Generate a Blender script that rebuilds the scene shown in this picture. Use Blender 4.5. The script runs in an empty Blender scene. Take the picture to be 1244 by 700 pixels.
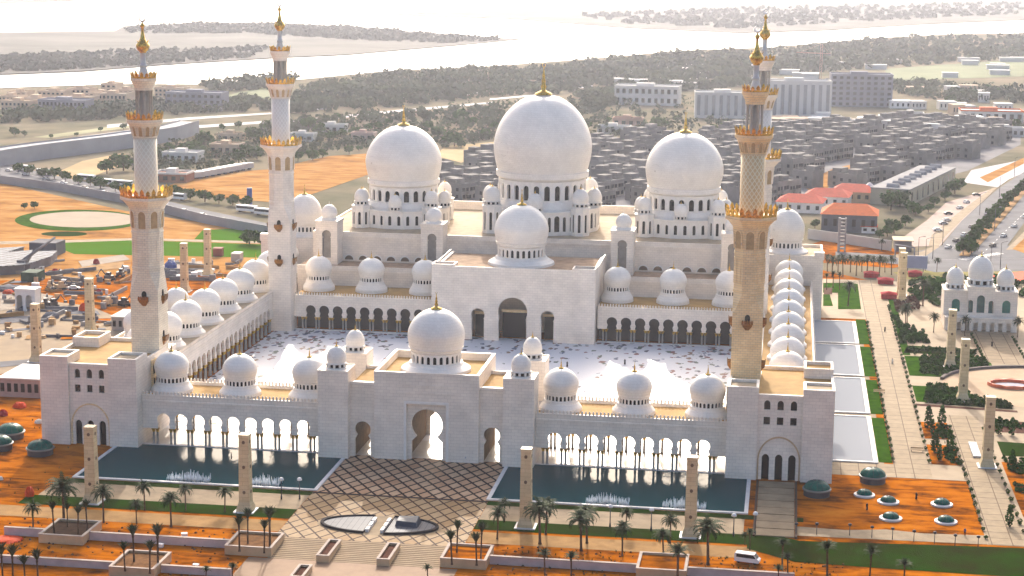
import bpy, math, random
from math import sin, cos, pi, radians, atan2, sqrt
from mathutils import Vector, Matrix
from mathutils.geometry import tessellate_polygon

random.seed(7)
SC = bpy.context.scene
COL = SC.collection

# ------------------------------------------------------------------ camera, sky, sun, exposure
CAM = (85.4752, -455.875, 125.4812)
YAW, PIT, ROLL, FPX = -0.1468, 0.1822, 0.0110, 2260.56
FW = Vector((sin(YAW)*cos(PIT), cos(YAW)*cos(PIT), -sin(PIT)))
R0 = Vector((cos(YAW), -sin(YAW), 0.0))
U0 = R0.cross(FW)
RT = cos(ROLL)*R0 + sin(ROLL)*U0
UP = -sin(ROLL)*R0 + cos(ROLL)*U0

cd = bpy.data.cameras.new("camera")
cam = bpy.data.objects.new("camera", cd)
COL.objects.link(cam)
cd.sensor_fit = 'HORIZONTAL'
cd.sensor_width = 36.0
cd.lens = FPX/1244*36.0
cd.clip_start, cd.clip_end = 1.0, 60000.0
cam.matrix_world = Matrix(((RT.x, UP.x, -FW.x, CAM[0]), (RT.y, UP.y, -FW.y, CAM[1]),
                           (RT.z, UP.z, -FW.z, CAM[2]), (0, 0, 0, 1)))
SC.camera = cam

SUN_EL, SUN_AZ = radians(27.0), radians(-8.8)     # azimuth from +Y towards +X
world = bpy.data.worlds.new("World")
SC.world = world
world.use_nodes = True
wn = world.node_tree
bg = wn.nodes['Background']
sky = wn.nodes.new('ShaderNodeTexSky')
sky.sky_type = 'NISHITA'
sky.sun_disc = False
sky.sun_elevation = SUN_EL
sky.sun_rotation = SUN_AZ
sky.altitude = 0
sky.air_density, sky.dust_density, sky.ozone_density = 0.8, 6.0, 1.0
wn.links.new(sky.outputs[0], bg.inputs[0])
bg.inputs[1].default_value = 0.15

ld = bpy.data.lights.new("sun", 'SUN')
ld.energy = 2.0
ld.angle = radians(0.55)
ld.color = (1.0, 0.91, 0.80)
sun = bpy.data.objects.new("sun", ld)
COL.objects.link(sun)
SD = Vector((sin(SUN_AZ)*cos(SUN_EL), cos(SUN_AZ)*cos(SUN_EL), sin(SUN_EL)))
sun.rotation_euler = SD.to_track_quat('Z', 'Y').to_euler()
sun.location = (0, 0, 400)

SC.view_settings.view_transform = 'Standard'
SC.view_settings.look = 'None'
SC.view_settings.exposure = 1.14
SC.view_settings.gamma = 1.0
SC.cycles.max_bounces = 6
SC.cycles.diffuse_bounces = 3
SC.cycles.glossy_bounces = 3
SC.cycles.transmission_bounces = 2
SC.cycles.volume_bounces = 1
SC.cycles.use_denoising = True

# ------------------------------------------------------------------ survey: sight line of a photo pixel onto a plane
def ray(u, v):
    return FW + RT*((u-622)/FPX) - UP*((v-350)/FPX)
def G(u, v, z=0.0):
    d = ray(u, v); t = (z-CAM[2])/d.z
    return (CAM[0]+d.x*t, CAM[1]+d.y*t)
def GP(pts, z=0.0):
    return [G(u, v, z) for u, v in pts]
def ppm(x, y, z=0):
    "photo pixels per metre at a place"
    return FPX/((Vector((x, y, z))-Vector(CAM)).dot(FW))

# ------------------------------------------------------------------ materials
MATS = {}
def mat(name, col, rough=0.7, var=0.0, vscale=0.3, col2=None, metal=0.0, bump=0.0, bscale=2.0, spec=None, detail=5):
    if name in MATS: return MATS[name]
    if spec is None: spec = 0.4 if rough < 0.62 else 0.06
    m = bpy.data.materials.new(name); m.use_nodes = True
    nt = m.node_tree; b = nt.nodes['Principled BSDF']
    b.inputs['Base Color'].default_value = (*col, 1)
    b.inputs['Roughness'].default_value = rough
    b.inputs['Metallic'].default_value = metal
    b.inputs['Specular IOR Level'].default_value = spec
    if var > 0 or col2:
        geo = nt.nodes.new('ShaderNodeNewGeometry')
        nz = nt.nodes.new('ShaderNodeTexNoise'); nz.inputs['Scale'].default_value = vscale
        nz.inputs['Detail'].default_value = detail; nz.inputs['Roughness'].default_value = 0.62
        nt.links.new(geo.outputs['Position'], nz.inputs['Vector'])
        rp = nt.nodes.new('ShaderNodeValToRGB')
        c2 = col2 if col2 else tuple(max(0, c*(1-var)) for c in col)
        rp.color_ramp.elements[0].position = 0.36; rp.color_ramp.elements[1].position = 0.64
        rp.color_ramp.elements[0].color = (*c2, 1); rp.color_ramp.elements[1].color = (*col, 1)
        nt.links.new(nz.outputs[0], rp.inputs[0])
        nt.links.new(rp.outputs[0], b.inputs['Base Color'])
    if bump > 0:
        geo2 = nt.nodes.new('ShaderNodeNewGeometry')
        n2 = nt.nodes.new('ShaderNodeTexNoise'); n2.inputs['Scale'].default_value = bscale; n2.inputs['Detail'].default_value = 4
        nt.links.new(geo2.outputs['Position'], n2.inputs['Vector'])
        bp = nt.nodes.new('ShaderNodeBump'); bp.inputs['Strength'].default_value = bump; bp.inputs['Distance'].default_value = 0.3
        nt.links.new(n2.outputs[0], bp.inputs['Height']); nt.links.new(bp.outputs[0], b.inputs['Normal'])
    MATS[name] = m
    return m

def stone(name, c1, c2, mortar, bw=1.6, bh=0.8, rough=0.55, ms=0.03, mot=0.86):
    "ashlar facing laid in courses, wall runs along x or y"
    if name in MATS: return MATS[name]
    m = bpy.data.materials.new(name); m.use_nodes = True
    nt = m.node_tree; b = nt.nodes['Principled BSDF']; b.inputs['Roughness'].default_value = rough
    b.inputs['Specular IOR Level'].default_value = 0.3
    geo = nt.nodes.new('ShaderNodeNewGeometry'); sp = nt.nodes.new('ShaderNodeSeparateXYZ')
    nt.links.new(geo.outputs['Position'], sp.inputs[0])
    ad = nt.nodes.new('ShaderNodeMath'); ad.operation = 'ADD'
    nt.links.new(sp.outputs[0], ad.inputs[0]); nt.links.new(sp.outputs[1], ad.inputs[1])
    cb = nt.nodes.new('ShaderNodeCombineXYZ')
    nt.links.new(ad.outputs[0], cb.inputs[0]); nt.links.new(sp.outputs[2], cb.inputs[1])
    br = nt.nodes.new('ShaderNodeTexBrick')
    br.inputs['Scale'].default_value = 1.0
    br.inputs['Brick Width'].default_value = bw; br.inputs['Row Height'].default_value = bh
    br.inputs['Mortar Size'].default_value = ms; br.inputs['Mortar Smooth'].default_value = 0.3
    br.inputs['Color1'].default_value = (*c1, 1); br.inputs['Color2'].default_value = (*c2, 1)
    br.inputs['Mortar'].default_value = (*mortar, 1)
    nt.links.new(cb.outputs[0], br.inputs['Vector'])
    nz = nt.nodes.new('ShaderNodeTexNoise'); nz.inputs['Scale'].default_value = 0.22; nz.inputs['Detail'].default_value = 6
    nt.links.new(geo.outputs['Position'], nz.inputs['Vector'])
    rp = nt.nodes.new('ShaderNodeMapRange'); rp.inputs[1].default_value = 0.3; rp.inputs[2].default_value = 0.7
    rp.inputs[3].default_value = mot; rp.inputs[4].default_value = 1.04
    nt.links.new(nz.outputs[0], rp.inputs[0])
    mx = nt.nodes.new('ShaderNodeMix'); mx.data_type = 'RGBA'; mx.blend_type = 'MULTIPLY'; mx.inputs[0].default_value = 1.0
    nt.links.new(br.outputs[0], mx.inputs[6]); nt.links.new(rp.outputs[0], mx.inputs[7])
    nt.links.new(mx.outputs[2], b.inputs['Base Color'])
    MATS[name] = m
    return m

def water(name, col, rough, scale, strength, stretch=1.0, spec=0.5):
    if name in MATS: return MATS[name]
    m = bpy.data.materials.new(name); m.use_nodes = True
    nt = m.node_tree; b = nt.nodes['Principled BSDF']
    b.inputs['Base Color'].default_value = (*col, 1); b.inputs['Roughness'].default_value = rough
    b.inputs['IOR'].default_value = 1.33; b.inputs['Specular IOR Level'].default_value = spec
    geo = nt.nodes.new('ShaderNodeNewGeometry'); mp = nt.nodes.new('ShaderNodeMapping')
    mp.inputs['Scale'].default_value = (1, stretch, 1)
    nt.links.new(geo.outputs['Position'], mp.inputs[0])
    n = nt.nodes.new('ShaderNodeTexNoise'); n.inputs['Scale'].default_value = scale; n.inputs['Detail'].default_value = 3
    nt.links.new(mp.outputs[0], n.inputs['Vector'])
    bp = nt.nodes.new('ShaderNodeBump'); bp.inputs['Strength'].default_value = strength; bp.inputs['Distance'].default_value = 0.2
    nt.links.new(n.outputs[0], bp.inputs['Height']); nt.links.new(bp.outputs[0], b.inputs['Normal'])
    MATS[name] = m
    return m

def grid_paving(name, base, base2, line, size, lw, angle=45.0, rough=0.5, squash=1.0, org=(0, 0)):
    "paving slabs with crossing bands of dark stone"
    if name in MATS: return MATS[name]
    m = bpy.data.materials.new(name); m.use_nodes = True
    nt = m.node_tree; b = nt.nodes['Principled BSDF']; b.inputs['Roughness'].default_value = rough; b.inputs['Specular IOR Level'].default_value = 0.02
    geo = nt.nodes.new('ShaderNodeNewGeometry')
    mp = nt.nodes.new('ShaderNodeMapping'); mp.vector_type = 'POINT'
    mp.inputs['Location'].default_value = (org[0], org[1], 0)
    mp.inputs['Scale'].default_value = (1, squash, 1)
    mp2 = nt.nodes.new('ShaderNodeMapping'); mp2.inputs['Rotation'].default_value = (0, 0, radians(angle))
    nt.links.new(geo.outputs['Position'], mp.inputs[0]); nt.links.new(mp.outputs[0], mp2.inputs[0])
    br = nt.nodes.new('ShaderNodeTexBrick'); br.offset = 0.0
    br.inputs['Scale'].default_value = 1.0; br.inputs['Brick Width'].default_value = size; br.inputs['Row Height'].default_value = size
    br.inputs['Mortar Size'].default_value = lw; br.inputs['Mortar Smooth'].default_value = 0.1
    br.inputs['Color1'].default_value = (*base, 1); br.inputs['Color2'].default_value = (*base2, 1); br.inputs['Mortar'].default_value = (*line, 1)
    nt.links.new(mp2.outputs[0], br.inputs['Vector'])
    nz = nt.nodes.new('ShaderNodeTexNoise'); nz.inputs['Scale'].default_value = 0.5; nz.inputs['Detail'].default_value = 5
    nt.links.new(geo.outputs['Position'], nz.inputs['Vector'])
    rp = nt.nodes.new('ShaderNodeMapRange'); rp.inputs[1].default_value = 0.3; rp.inputs[2].default_value = 0.7
    rp.inputs[3].default_value = 0.82; rp.inputs[4].default_value = 1.05
    nt.links.new(nz.outputs[0], rp.inputs[0])
    mx = nt.nodes.new('ShaderNodeMix'); mx.data_type = 'RGBA'; mx.blend_type = 'MULTIPLY'; mx.inputs[0].default_value = 1.0
    nt.links.new(br.outputs[0], mx.inputs[6]); nt.links.new(rp.outputs[0], mx.inputs[7])
    nt.links.new(mx.outputs[2], b.inputs['Base Color'])
    MATS[name] = m
    return m

def lattice_stone(name, c1, c2):
    "diamond relief facing round a cylinder"
    if name in MATS: return MATS[name]
    m = bpy.data.materials.new(name); m.use_nodes = True
    nt = m.node_tree; b = nt.nodes['Principled BSDF']; b.inputs['Roughness'].default_value = 0.55
    tc = nt.nodes.new('ShaderNodeTexCoord'); sp = nt.nodes.new('ShaderNodeSeparateXYZ')
    nt.links.new(tc.outputs['Object'], sp.inputs[0])
    def M(op, a, bb=None):
        n = nt.nodes.new('ShaderNodeMath'); n.operation = op
        for i, q in enumerate((a, bb)):
            if q is None: continue
            if isinstance(q, (int, float)): n.inputs[i].default_value = q
            else: nt.links.new(q, n.inputs[i])
        return n.outputs[0]
    ang = M('MULTIPLY', M('ARCTAN2', sp.outputs[1], sp.outputs[0]), 8/pi*1.0)
    zz = M('MULTIPLY', sp.outputs[2], 0.62)
    cb = nt.nodes.new('ShaderNodeCombineXYZ')
    nt.links.new(M('ADD', ang, zz), cb.inputs[0]); nt.links.new(M('SUBTRACT', ang, zz), cb.inputs[1])
    br = nt.nodes.new('ShaderNodeTexBrick'); br.offset = 0
    br.inputs['Scale'].default_value = 1; br.inputs['Brick Width'].default_value = 1; br.inputs['Row Height'].default_value = 1
    br.inputs['Mortar Size'].default_value = 0.11; br.inputs['Mortar Smooth'].default_value = 0.2
    br.inputs['Color1'].default_value = (*c2, 1); br.inputs['Color2'].default_value = tuple(x*0.93 for x in c2)+(1,)
    br.inputs['Mortar'].default_value = (*c1, 1)
    nt.links.new(cb.outputs[0], br.inputs['Vector'])
    nt.links.new(br.outputs[0], b.inputs['Base Color'])
    bp = nt.nodes.new('ShaderNodeBump'); bp.inputs['Strength'].default_value = 0.5; bp.inputs['Distance'].default_value = 0.15
    nt.links.new(br.outputs['Fac'], bp.inputs['Height']); nt.links.new(bp.outputs[0], b.inputs['Normal'])
    MATS[name] = m
    return m

def mosaic_floor(name):
    "white marble inlaid with clusters of coloured flowers, thick near the arcades"
    m = bpy.data.materials.new(name); m.use_nodes = True
    nt = m.node_tree; b = nt.nodes['Principled BSDF']; b.inputs['Roughness'].default_value = 0.42
    b.inputs['Specular IOR Level'].default_value = 0.25
    L = nt.links.new
    geo = nt.nodes.new('ShaderNodeNewGeometry')
    vo = nt.nodes.new('ShaderNodeTexVoronoi'); vo.inputs['Scale'].default_value = 0.85; vo.inputs['Randomness'].default_value = 1
    mp = nt.nodes.new('ShaderNodeMapping'); mp.inputs['Scale'].default_value = (0.75, 0.45, 1)
    L(geo.outputs['Position'], mp.inputs[0])
    nz0 = nt.nodes.new('ShaderNodeTexNoise'); nz0.inputs['Scale'].default_value = 0.5
    L(geo.outputs['Position'], nz0.inputs['Vector'])
    mxv = nt.nodes.new('ShaderNodeMix'); mxv.data_type = 'RGBA'; mxv.blend_type = 'LINEAR_LIGHT'; mxv.inputs[0].default_value = 0.8
    L(mp.outputs[0], mxv.inputs[6]); L(nz0.outputs[1], mxv.inputs[7])
    L(mxv.outputs[2], vo.inputs['Vector'])
    sp = nt.nodes.new('ShaderNodeSeparateColor'); L(vo.outputs['Color'], sp.inputs[0])
    rp = nt.nodes.new('ShaderNodeValToRGB'); e = rp.color_ramp.elements
    rp.color_ramp.interpolation = 'CONSTANT'
    cols = [(0, (.20, .06, .05)), (.25, (.10, .13, .09)), (.45, (.12, .14, .20)), (.62, (.24, .14, .08)), (.8, (.06, .05, .06))]
    e[0].position = 0; e[0].color = (*cols[0][1], 1); e[1].position = cols[1][0]; e[1].color = (*cols[1][1], 1)
    for p, c in cols[2:]:
        q = e.new(p); q.color = (*c, 1)
    L(sp.outputs[0], rp.inputs[0])
    nz = nt.nodes.new('ShaderNodeTexNoise'); nz.inputs['Scale'].default_value = 0.055; nz.inputs['Detail'].default_value = 3
    L(geo.outputs['Position'], nz.inputs['Vector'])
    sx = nt.nodes.new('ShaderNodeSeparateXYZ'); L(geo.outputs['Position'], sx.inputs[0])
    def M(op, a, c=None):
        n = nt.nodes.new('ShaderNodeMath'); n.operation = op
        for i, q in enumerate((a, c)):
            if q is None: continue
            if isinstance(q, (int, float)): n.inputs[i].default_value = q
            else: L(q, n.inputs[i])
        return n.outputs[0]
    ex = M('DIVIDE', sx.outputs[0], 80.0); ey = M('DIVIDE', M('SUBTRACT', sx.outputs[1], 50.0), 78.0)
    rad = M('ADD', M('POWER', M('ABSOLUTE', ex), 3.0), M('POWER', M('MAXIMUM', ey, 0.0), 3.0))
    dens = M('ADD', M('MULTIPLY', rad, 0.38), M('MULTIPLY', M('SUBTRACT', nz.outputs[0], 0.5), 0.9))
    isf = M('LESS_THAN', sp.outputs[1], dens)
    near = M('LESS_THAN', vo.outputs['Distance'], 0.55)
    f = M('MULTIPLY', isf, near)
    mx = nt.nodes.new('ShaderNodeMix'); mx.data_type = 'RGBA'; mx.inputs[6].default_value = (0.70, 0.69, 0.70, 1)
    L(f, mx.inputs[0]); L(rp.outputs[0], mx.inputs[7]); L(mx.outputs[2], b.inputs['Base Color'])
    MATS[name] = m
    return m

MARBLE = stone('white_marble_wall', (0.93, 0.825, 0.70), (0.86, 0.755, 0.64), (0.64, 0.56, 0.47), rough=0.5)
MARBLEW = mat('white_marble_plain', (0.88, 0.83, 0.76), 0.45, 0.10, 0.5)
DOMEM = stone('white_marble_dome', (0.89, 0.835, 0.755), (0.84, 0.785, 0.705), (0.68, 0.62, 0.55), bw=1.0, bh=0.7, rough=0.42, ms=0.02, mot=0.94)
CREAM = stone('warm_cast_cream_stone', (0.92, 0.70, 0.40), (0.83, 0.60, 0.31), (0.45, 0.37, 0.28), bw=1.2, bh=0.6)  # warm cast on the front right minaret put into the stone colour
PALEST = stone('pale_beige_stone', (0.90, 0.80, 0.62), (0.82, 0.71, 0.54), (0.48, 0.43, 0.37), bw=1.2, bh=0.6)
LATW = lattice_stone('pale_lattice', (0.90, 0.80, 0.63), (0.82, 0.69, 0.50))
LATC = lattice_stone('warm_cast_lattice', (0.93, 0.77, 0.50), (0.78, 0.51, 0.22))  # same warm cast put into the lattice of the front right minaret
LATB = lattice_stone('white_lattice', (0.90, 0.84, 0.75), (0.82, 0.75, 0.65))
GOLD = mat('gold_leaf', (0.86, 0.53, 0.09), 0.28, 0.65, 1.6, metal=0.9)
SILVER = mat('silver_metal', (0.75, 0.76, 0.78), 0.3, metal=0.9)
ROOF = mat('tan_roof_screed', (0.48, 0.295, 0.11), 0.8, 0.22, 0.25)
ROOFW = mat('pale_roof_tiles', (0.50, 0.385, 0.25), 0.8, 0.25, 0.3)
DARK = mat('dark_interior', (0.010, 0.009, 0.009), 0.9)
GLASS = mat('dark_window_glass', (0.010, 0.011, 0.014), 0.2, spec=0.2)
BRONZE = mat('dark_bronze_gold', (0.34, 0.16, 0.035), 0.38, 0.5, 2.0, metal=0.8)
BLOBST = mat('grey_column_stone', (0.34, 0.31, 0.27), 0.4, 0.2, 1.5)
def sandy(name, stops, sc, spec=0.0):
    "wind and wheel worn sand: three tones from two noises, one drawn out into streaks"
    m = bpy.data.materials.new(name); m.use_nodes = True
    nt = m.node_tree; b = nt.nodes['Principled BSDF']; b.inputs['Roughness'].default_value = 0.95
    b.inputs['Specular IOR Level'].default_value = spec
    geo = nt.nodes.new('ShaderNodeNewGeometry')
    n1 = nt.nodes.new('ShaderNodeTexNoise'); n1.inputs['Scale'].default_value = sc; n1.inputs['Detail'].default_value = 10; n1.inputs['Roughness'].default_value = 0.68
    mp = nt.nodes.new('ShaderNodeMapping'); mp.inputs['Scale'].default_value = (0.45, 1.3, 1); mp.inputs['Rotation'].default_value = (0, 0, 0.35)
    n2 = nt.nodes.new('ShaderNodeTexNoise'); n2.inputs['Scale'].default_value = sc*2.2; n2.inputs['Detail'].default_value = 8; n2.inputs['Distortion'].default_value = 1.2
    nt.links.new(geo.outputs['Position'], n1.inputs['Vector']); nt.links.new(geo.outputs['Position'], mp.inputs[0]); nt.links.new(mp.outputs[0], n2.inputs['Vector'])
    ad = nt.nodes.new('ShaderNodeMath'); ad.operation = 'ADD'
    nt.links.new(n1.outputs[0], ad.inputs[0]); nt.links.new(n2.outputs[0], ad.inputs[1])
    rp = nt.nodes.new('ShaderNodeValToRGB'); e = rp.color_ramp.elements
    e[0].position = stops[0][0]; e[0].color = (*stops[0][1], 1); e[1].position = stops[-1][0]; e[1].color = (*stops[-1][1], 1)
    for p_, c_ in stops[1:-1]:
        q = e.new(p_); q.color = (*c_, 1)
    hf = nt.nodes.new('ShaderNodeMath'); hf.operation = 'MULTIPLY'; hf.inputs[1].default_value = 0.5
    nt.links.new(ad.outputs[0], hf.inputs[0]); nt.links.new(hf.outputs[0], rp.inputs[0]); nt.links.new(rp.outputs[0], b.inputs['Base Color'])
    bp = nt.nodes.new('ShaderNodeBump'); bp.inputs['Strength'].default_value = 0.6; bp.inputs['Distance'].default_value = 0.5
    nt.links.new(hf.outputs[0], bp.inputs['Height']); nt.links.new(bp.outputs[0], b.inputs['Normal'])
    MATS[name] = m
    return m
SAND = sandy('orange_sand', [(0.385, (0.085, 0.027, 0.005)), (0.455, (0.23, 0.065, 0.004)), (0.53, (0.42, 0.12, 0.004)), (0.63, (0.50, 0.165, 0.012))], 0.085)
SANDP = mat('pale_sand', (0.58, 0.40, 0.22), 0.95, col2=(0.46, 0.28, 0.13), vscale=0.02, detail=8)
PAVE = grid_paving('cream_paving', (0.345, 0.26, 0.162), (0.30, 0.225, 0.14), (0.15, 0.10, 0.06), 4.4, 0.13, 0.0, 0.6)
PAVEX = mat('cream_paving_plain', (0.34, 0.255, 0.16), 0.8, 0.28, 0.25)
LAWN = mat('watered_lawn', (0.042, 0.108, 0.003), 0.95, spec=0.0, col2=(0.020, 0.060, 0.003), vscale=0.25, bump=0.4, bscale=4, detail=8)
DRYG = mat('dark_grass', (0.018, 0.050, 0.004), 0.95, spec=0.0, col2=(0.022, 0.028, 0.006), vscale=0.10, bump=0.4, bscale=4, detail=8)
LEAF = mat('leaf_green', (0.06, 0.125, 0.020), 0.8, spec=0, col2=(0.03, 0.065, 0.012), vscale=0.35)
LEAFD = mat('leaf_dark_green', (0.040, 0.110, 0.012), 0.8, spec=0, col2=(0.018, 0.050, 0.008), vscale=0.3)
PALMG = mat('palm_frond_green', (0.035, 0.062, 0.017), 0.7, col2=(0.02, 0.038, 0.012), vscale=0.4)
BARK = mat('palm_bark', (0.12, 0.075, 0.045), 0.95, 0.4, 2.0)
TRUNK = mat('tree_bark', (0.10, 0.075, 0.055), 0.95, 0.3, 1.0)
KERB = mat('white_kerb_stone', (0.70, 0.67, 0.64), 0.6, 0.15, 0.6)
ASPH = mat('grey_asphalt', (0.17, 0.17, 0.18), 0.85, 0.25, 0.08, detail=8)
CONC = mat('grey_concrete', (0.30, 0.295, 0.30), 0.85, 0.25, 0.12)
CONCD = mat('dark_concrete', (0.17, 0.17, 0.185), 0.85, 0.3, 0.15)
BROWN = mat('brown_path_earth', (0.40, 0.23, 0.09), 0.95, 0.3, 0.2)
SOILR = mat('red_brown_soil', (0.10, 0.035, 0.02), 0.95, 0.4, 1.0)
REDF = mat('red_flower_bed', (0.40, 0.02, 0.03), 0.9, 0.5, 1.5)
REDT = mat('red_orange_tarp', (0.75, 0.08, 0.02), 0.7, 0.3, 1.0)
MAUVE = mat('pale_lilac_wall', (0.58, 0.46, 0.44), 0.8, 0.15, 0.5)
TANW = mat('tan_plaster', (0.60, 0.42, 0.25), 0.8, 0.15, 0.4)
WHITEP = mat('white_paint', (0.78, 0.77, 0.75), 0.6, 0.08, 0.8)
ROOFRED = mat('red_tile_roof', (0.52, 0.065, 0.03), 0.75, 0.2, 0.5)
ROOFOR = mat('orange_tile_roof', (0.62, 0.12, 0.02), 0.75, 0.2, 0.5)
TEAL = mat('green_dome_glass', (0.0, 0.13, 0.095), 0.35, 0.45, 0.9, spec=0.10)
BLACK = mat('black_rubber', (0.02, 0.02, 0.022), 0.7)
DARKM = mat('dark_metal', (0.05, 0.05, 0.06), 0.5)
BLUEP = mat('blue_paint', (0.03, 0.07, 0.28), 0.5)
POOLW = water('teal_pool_water', (0.0, 0.050, 0.060), 0.07, 0.7, 0.16, 0.5, 0.03)
POOLP = water('sky_sheen_pool_water', (0.36, 0.375, 0.395), 0.05, 0.6, 0.01, 1.0, 0.0)  # sky reflection put into the pale base colour, specular is off
SEAW = water('bright_sea_water', (0.10, 0.13, 0.145), 0.30, 0.05, 0.5, 1.0, 0.14)

# ------------------------------------------------------------------ mesh builder and object helpers
class MB:
    def __init__(s):
        s.v = []; s.f = []; s.m = []; s.sm = []
    def add(s, vs, fs, mi=0, smooth=False):
        o = len(s.v); s.v += [tuple(p) for p in vs]
        for f in fs:
            s.f.append(tuple(i+o for i in f)); s.m.append(mi); s.sm.append(smooth)
        return s
    def box(s, x0, x1, y0, y1, z0, z1, mi=0):
        vs = [(x, y, z) for z in (z0, z1) for y in (y0, y1) for x in (x0, x1)]
        return s.add(vs, [(0, 2, 3, 1), (4, 5, 7, 6), (0, 1, 5, 4), (2, 6, 7, 3), (0, 4, 6, 2), (1, 3, 7, 5)], mi)
    def ring_box(s, x0, x1, y0, y1, z0, z1, t, mi=0):
        "four walls round a rectangle, butted"
        s.box(x0, x1, y0, y0+t, z0, z1, mi); s.box(x0, x1, y1-t, y1, z0, z1, mi)
        s.box(x0, x0+t, y0+t, y1-t, z0, z1, mi); s.box(x1-t, x1, y0+t, y1-t, z0, z1, mi)
        return s
    def prism(s, poly, z0, z1, mi=0, cap=True, mi_top=None):
        n = len(poly)
        vs = [(x, y, z0) for x, y in poly]+[(x, y, z1) for x, y in poly]
        s.add(vs, [(i, (i+1) % n, n+(i+1) % n, n+i) for i in range(n)], mi)
        if cap: s.sheet(poly, z1, mi if mi_top is None else mi_top)
        return s
    def sheet(s, poly, z, mi=0):
        vs = [Vector((x, y, z)) for x, y in poly]
        tris = tessellate_polygon([vs])
        ts = []
        for t in tris:
            a, b, c = (vs[i] for i in t)
            ts.append(tuple(t) if (b-a).cross(c-a).z > 0 else tuple(reversed(t)))
        return s.add(vs, ts, mi)
    def loft(s, rings, mi=0, smooth=False, close=True, cap0=False, cap1=False):
        n = len(rings[0]); vs = [p for r in rings for p in r]; fs = []
        for k in range(len(rings)-1):
            for i in range(n if close else n-1):
                j = (i+1) % n
                fs.append((k*n+i, k*n+j, (k+1)*n+j, (k+1)*n+i))
        if cap0: fs.append(tuple(range(n-1, -1, -1)))
        if cap1: fs.append(tuple(range((len(rings)-1)*n, len(rings)*n)))
        return s.add(vs, fs, mi, smooth)
    def lathe(s, prof, n=24, c=(0, 0), mi=0, smooth=True, ph=0.0):
        rings = [[(c[0]+r*cos(ph+2*pi*i/n), c[1]+r*sin(ph+2*pi*i/n), z) for i in range(n)] for r, z in prof]
        return s.loft(rings, mi, smooth, cap0=False, cap1=prof[-1][0] > 1e-3)
    def tube(s, p0, p1, r0, r1=None, n=6, mi=0, caps=True):
        r1 = r0 if r1 is None else r1
        p0, p1 = Vector(p0), Vector(p1); d = (p1-p0).normalized()
        a = d.orthogonal().normalized(); b = d.cross(a)
        rr = [[tuple(p+(a*cos(2*pi*i/n)+b*sin(2*pi*i/n))*r) for i in range(n)] for p, r in ((p0, r0), (p1, r1))]
        return s.loft(rr, mi, True, cap0=caps, cap1=caps)
    def panel(s, P, outline, holes=(), thick=0.5, mi=0):
        "a wall standing in the (s,z) plane of mapping P(s,z,depth), with real openings"
        loops = [list(outline)]+[list(h) for h in holes]
        flat = [p for l in loops for p in l]
        tris = tessellate_polygon([[Vector((a, b, 0)) for a, b in l] for l in loops])
        n = len(flat)
        vs = [P(a, b, 0) for a, b in flat]+[P(a, b, thick) for a, b in flat]
        fs = [tuple(t) for t in tris]+[tuple(i+n for i in reversed(t)) for t in tris]
        o = 0
        for l in loops:
            k = len(l)
            fs += [(o+i, o+(i+1) % k, n+o+(i+1) % k, n+o+i) for i in range(k)]
            o += k
        return s.add(vs, fs, mi)
    def mirror(s):
        s.v = [(-x, y, z) for x, y, z in s.v]; s.f = [tuple(reversed(f)) for f in s.f]
        return s
    def mesh(s, name, mats, off=(0, 0, 0)):
        me = bpy.data.meshes.new(name)
        me.from_pydata([(x-off[0], y-off[1], z-off[2]) for x, y, z in s.v], [], s.f)
        for m in (mats if isinstance(mats, (list, tuple)) else [mats]): me.materials.append(m)
        me.polygons.foreach_set('material_index', s.m)
        me.polygons.foreach_set('use_smooth', s.sm)
        me.update()
        return me

def wloc(o):
    p = Vector((0, 0, 0))
    while o is not None: p = p+o.location; o = o.parent
    return p
def tag(o, label=None, cat=None, group=None, kind=None):
    if label: o['label'] = label
    if cat: o['category'] = cat
    if group: o['group'] = group
    if kind: o['kind'] = kind
    return o
def thing(name, label, cat, loc=(0, 0, 0), group=None, rz=0.0):
    o = bpy.data.objects.new(name, None); COL.objects.link(o)
    o.empty_display_size = 0.5
    o.location = loc; o.rotation_euler = (0, 0, rz)
    return tag(o, label, cat, group)
def build(name, mb, mats, parent=None, loc=None, local=False):
    "one mesh object from world-coordinate geometry (or local=True: geometry about the parent's base)"
    w = (0, 0, 0) if (local or parent is None) else tuple(wloc(parent))
    if parent is None and loc is not None: w = loc
    o = bpy.data.objects.new(name, mb.mesh(name, mats, w))
    COL.objects.link(o); o.parent = parent
    if parent is None and loc is not None: o.location = loc
    return o
def inst(name, me, parent, at):
    "a mesh modelled about its own origin, set at a world position under an unrotated parent"
    o = bpy.data.objects.new(name, me); COL.objects.link(o); o.parent = parent
    o.location = Vector(at)-(wloc(parent) if parent else Vector((0, 0, 0)))
    return o
KIDS = {}
def kids(o):
    return [c for c in o.children]
def dup(o, loc=None, rz=None, label=None, group=None, parent=None, scale=None):
    c = o.copy(); COL.objects.link(c)
    if parent is not None: c.parent = parent
    if loc is not None: c.location = loc
    if rz is not None: c.rotation_euler = (0, 0, rz)
    if scale is not None: c.scale = (scale,)*3 if isinstance(scale, (int, float)) else scale
    if label: c['label'] = label
    if group: c['group'] = group
    for ch in kids(o): dup(ch, parent=c)
    return c
def ground(name, poly, z, m, kind='structure'):
    mb = MB().sheet(poly, z)
    return tag(build(name, mb, m), kind=kind)
def rect(x0, x1, y0, y1): return [(x0, y0), (x1, y0), (x1, y1), (x0, y1)]
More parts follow.
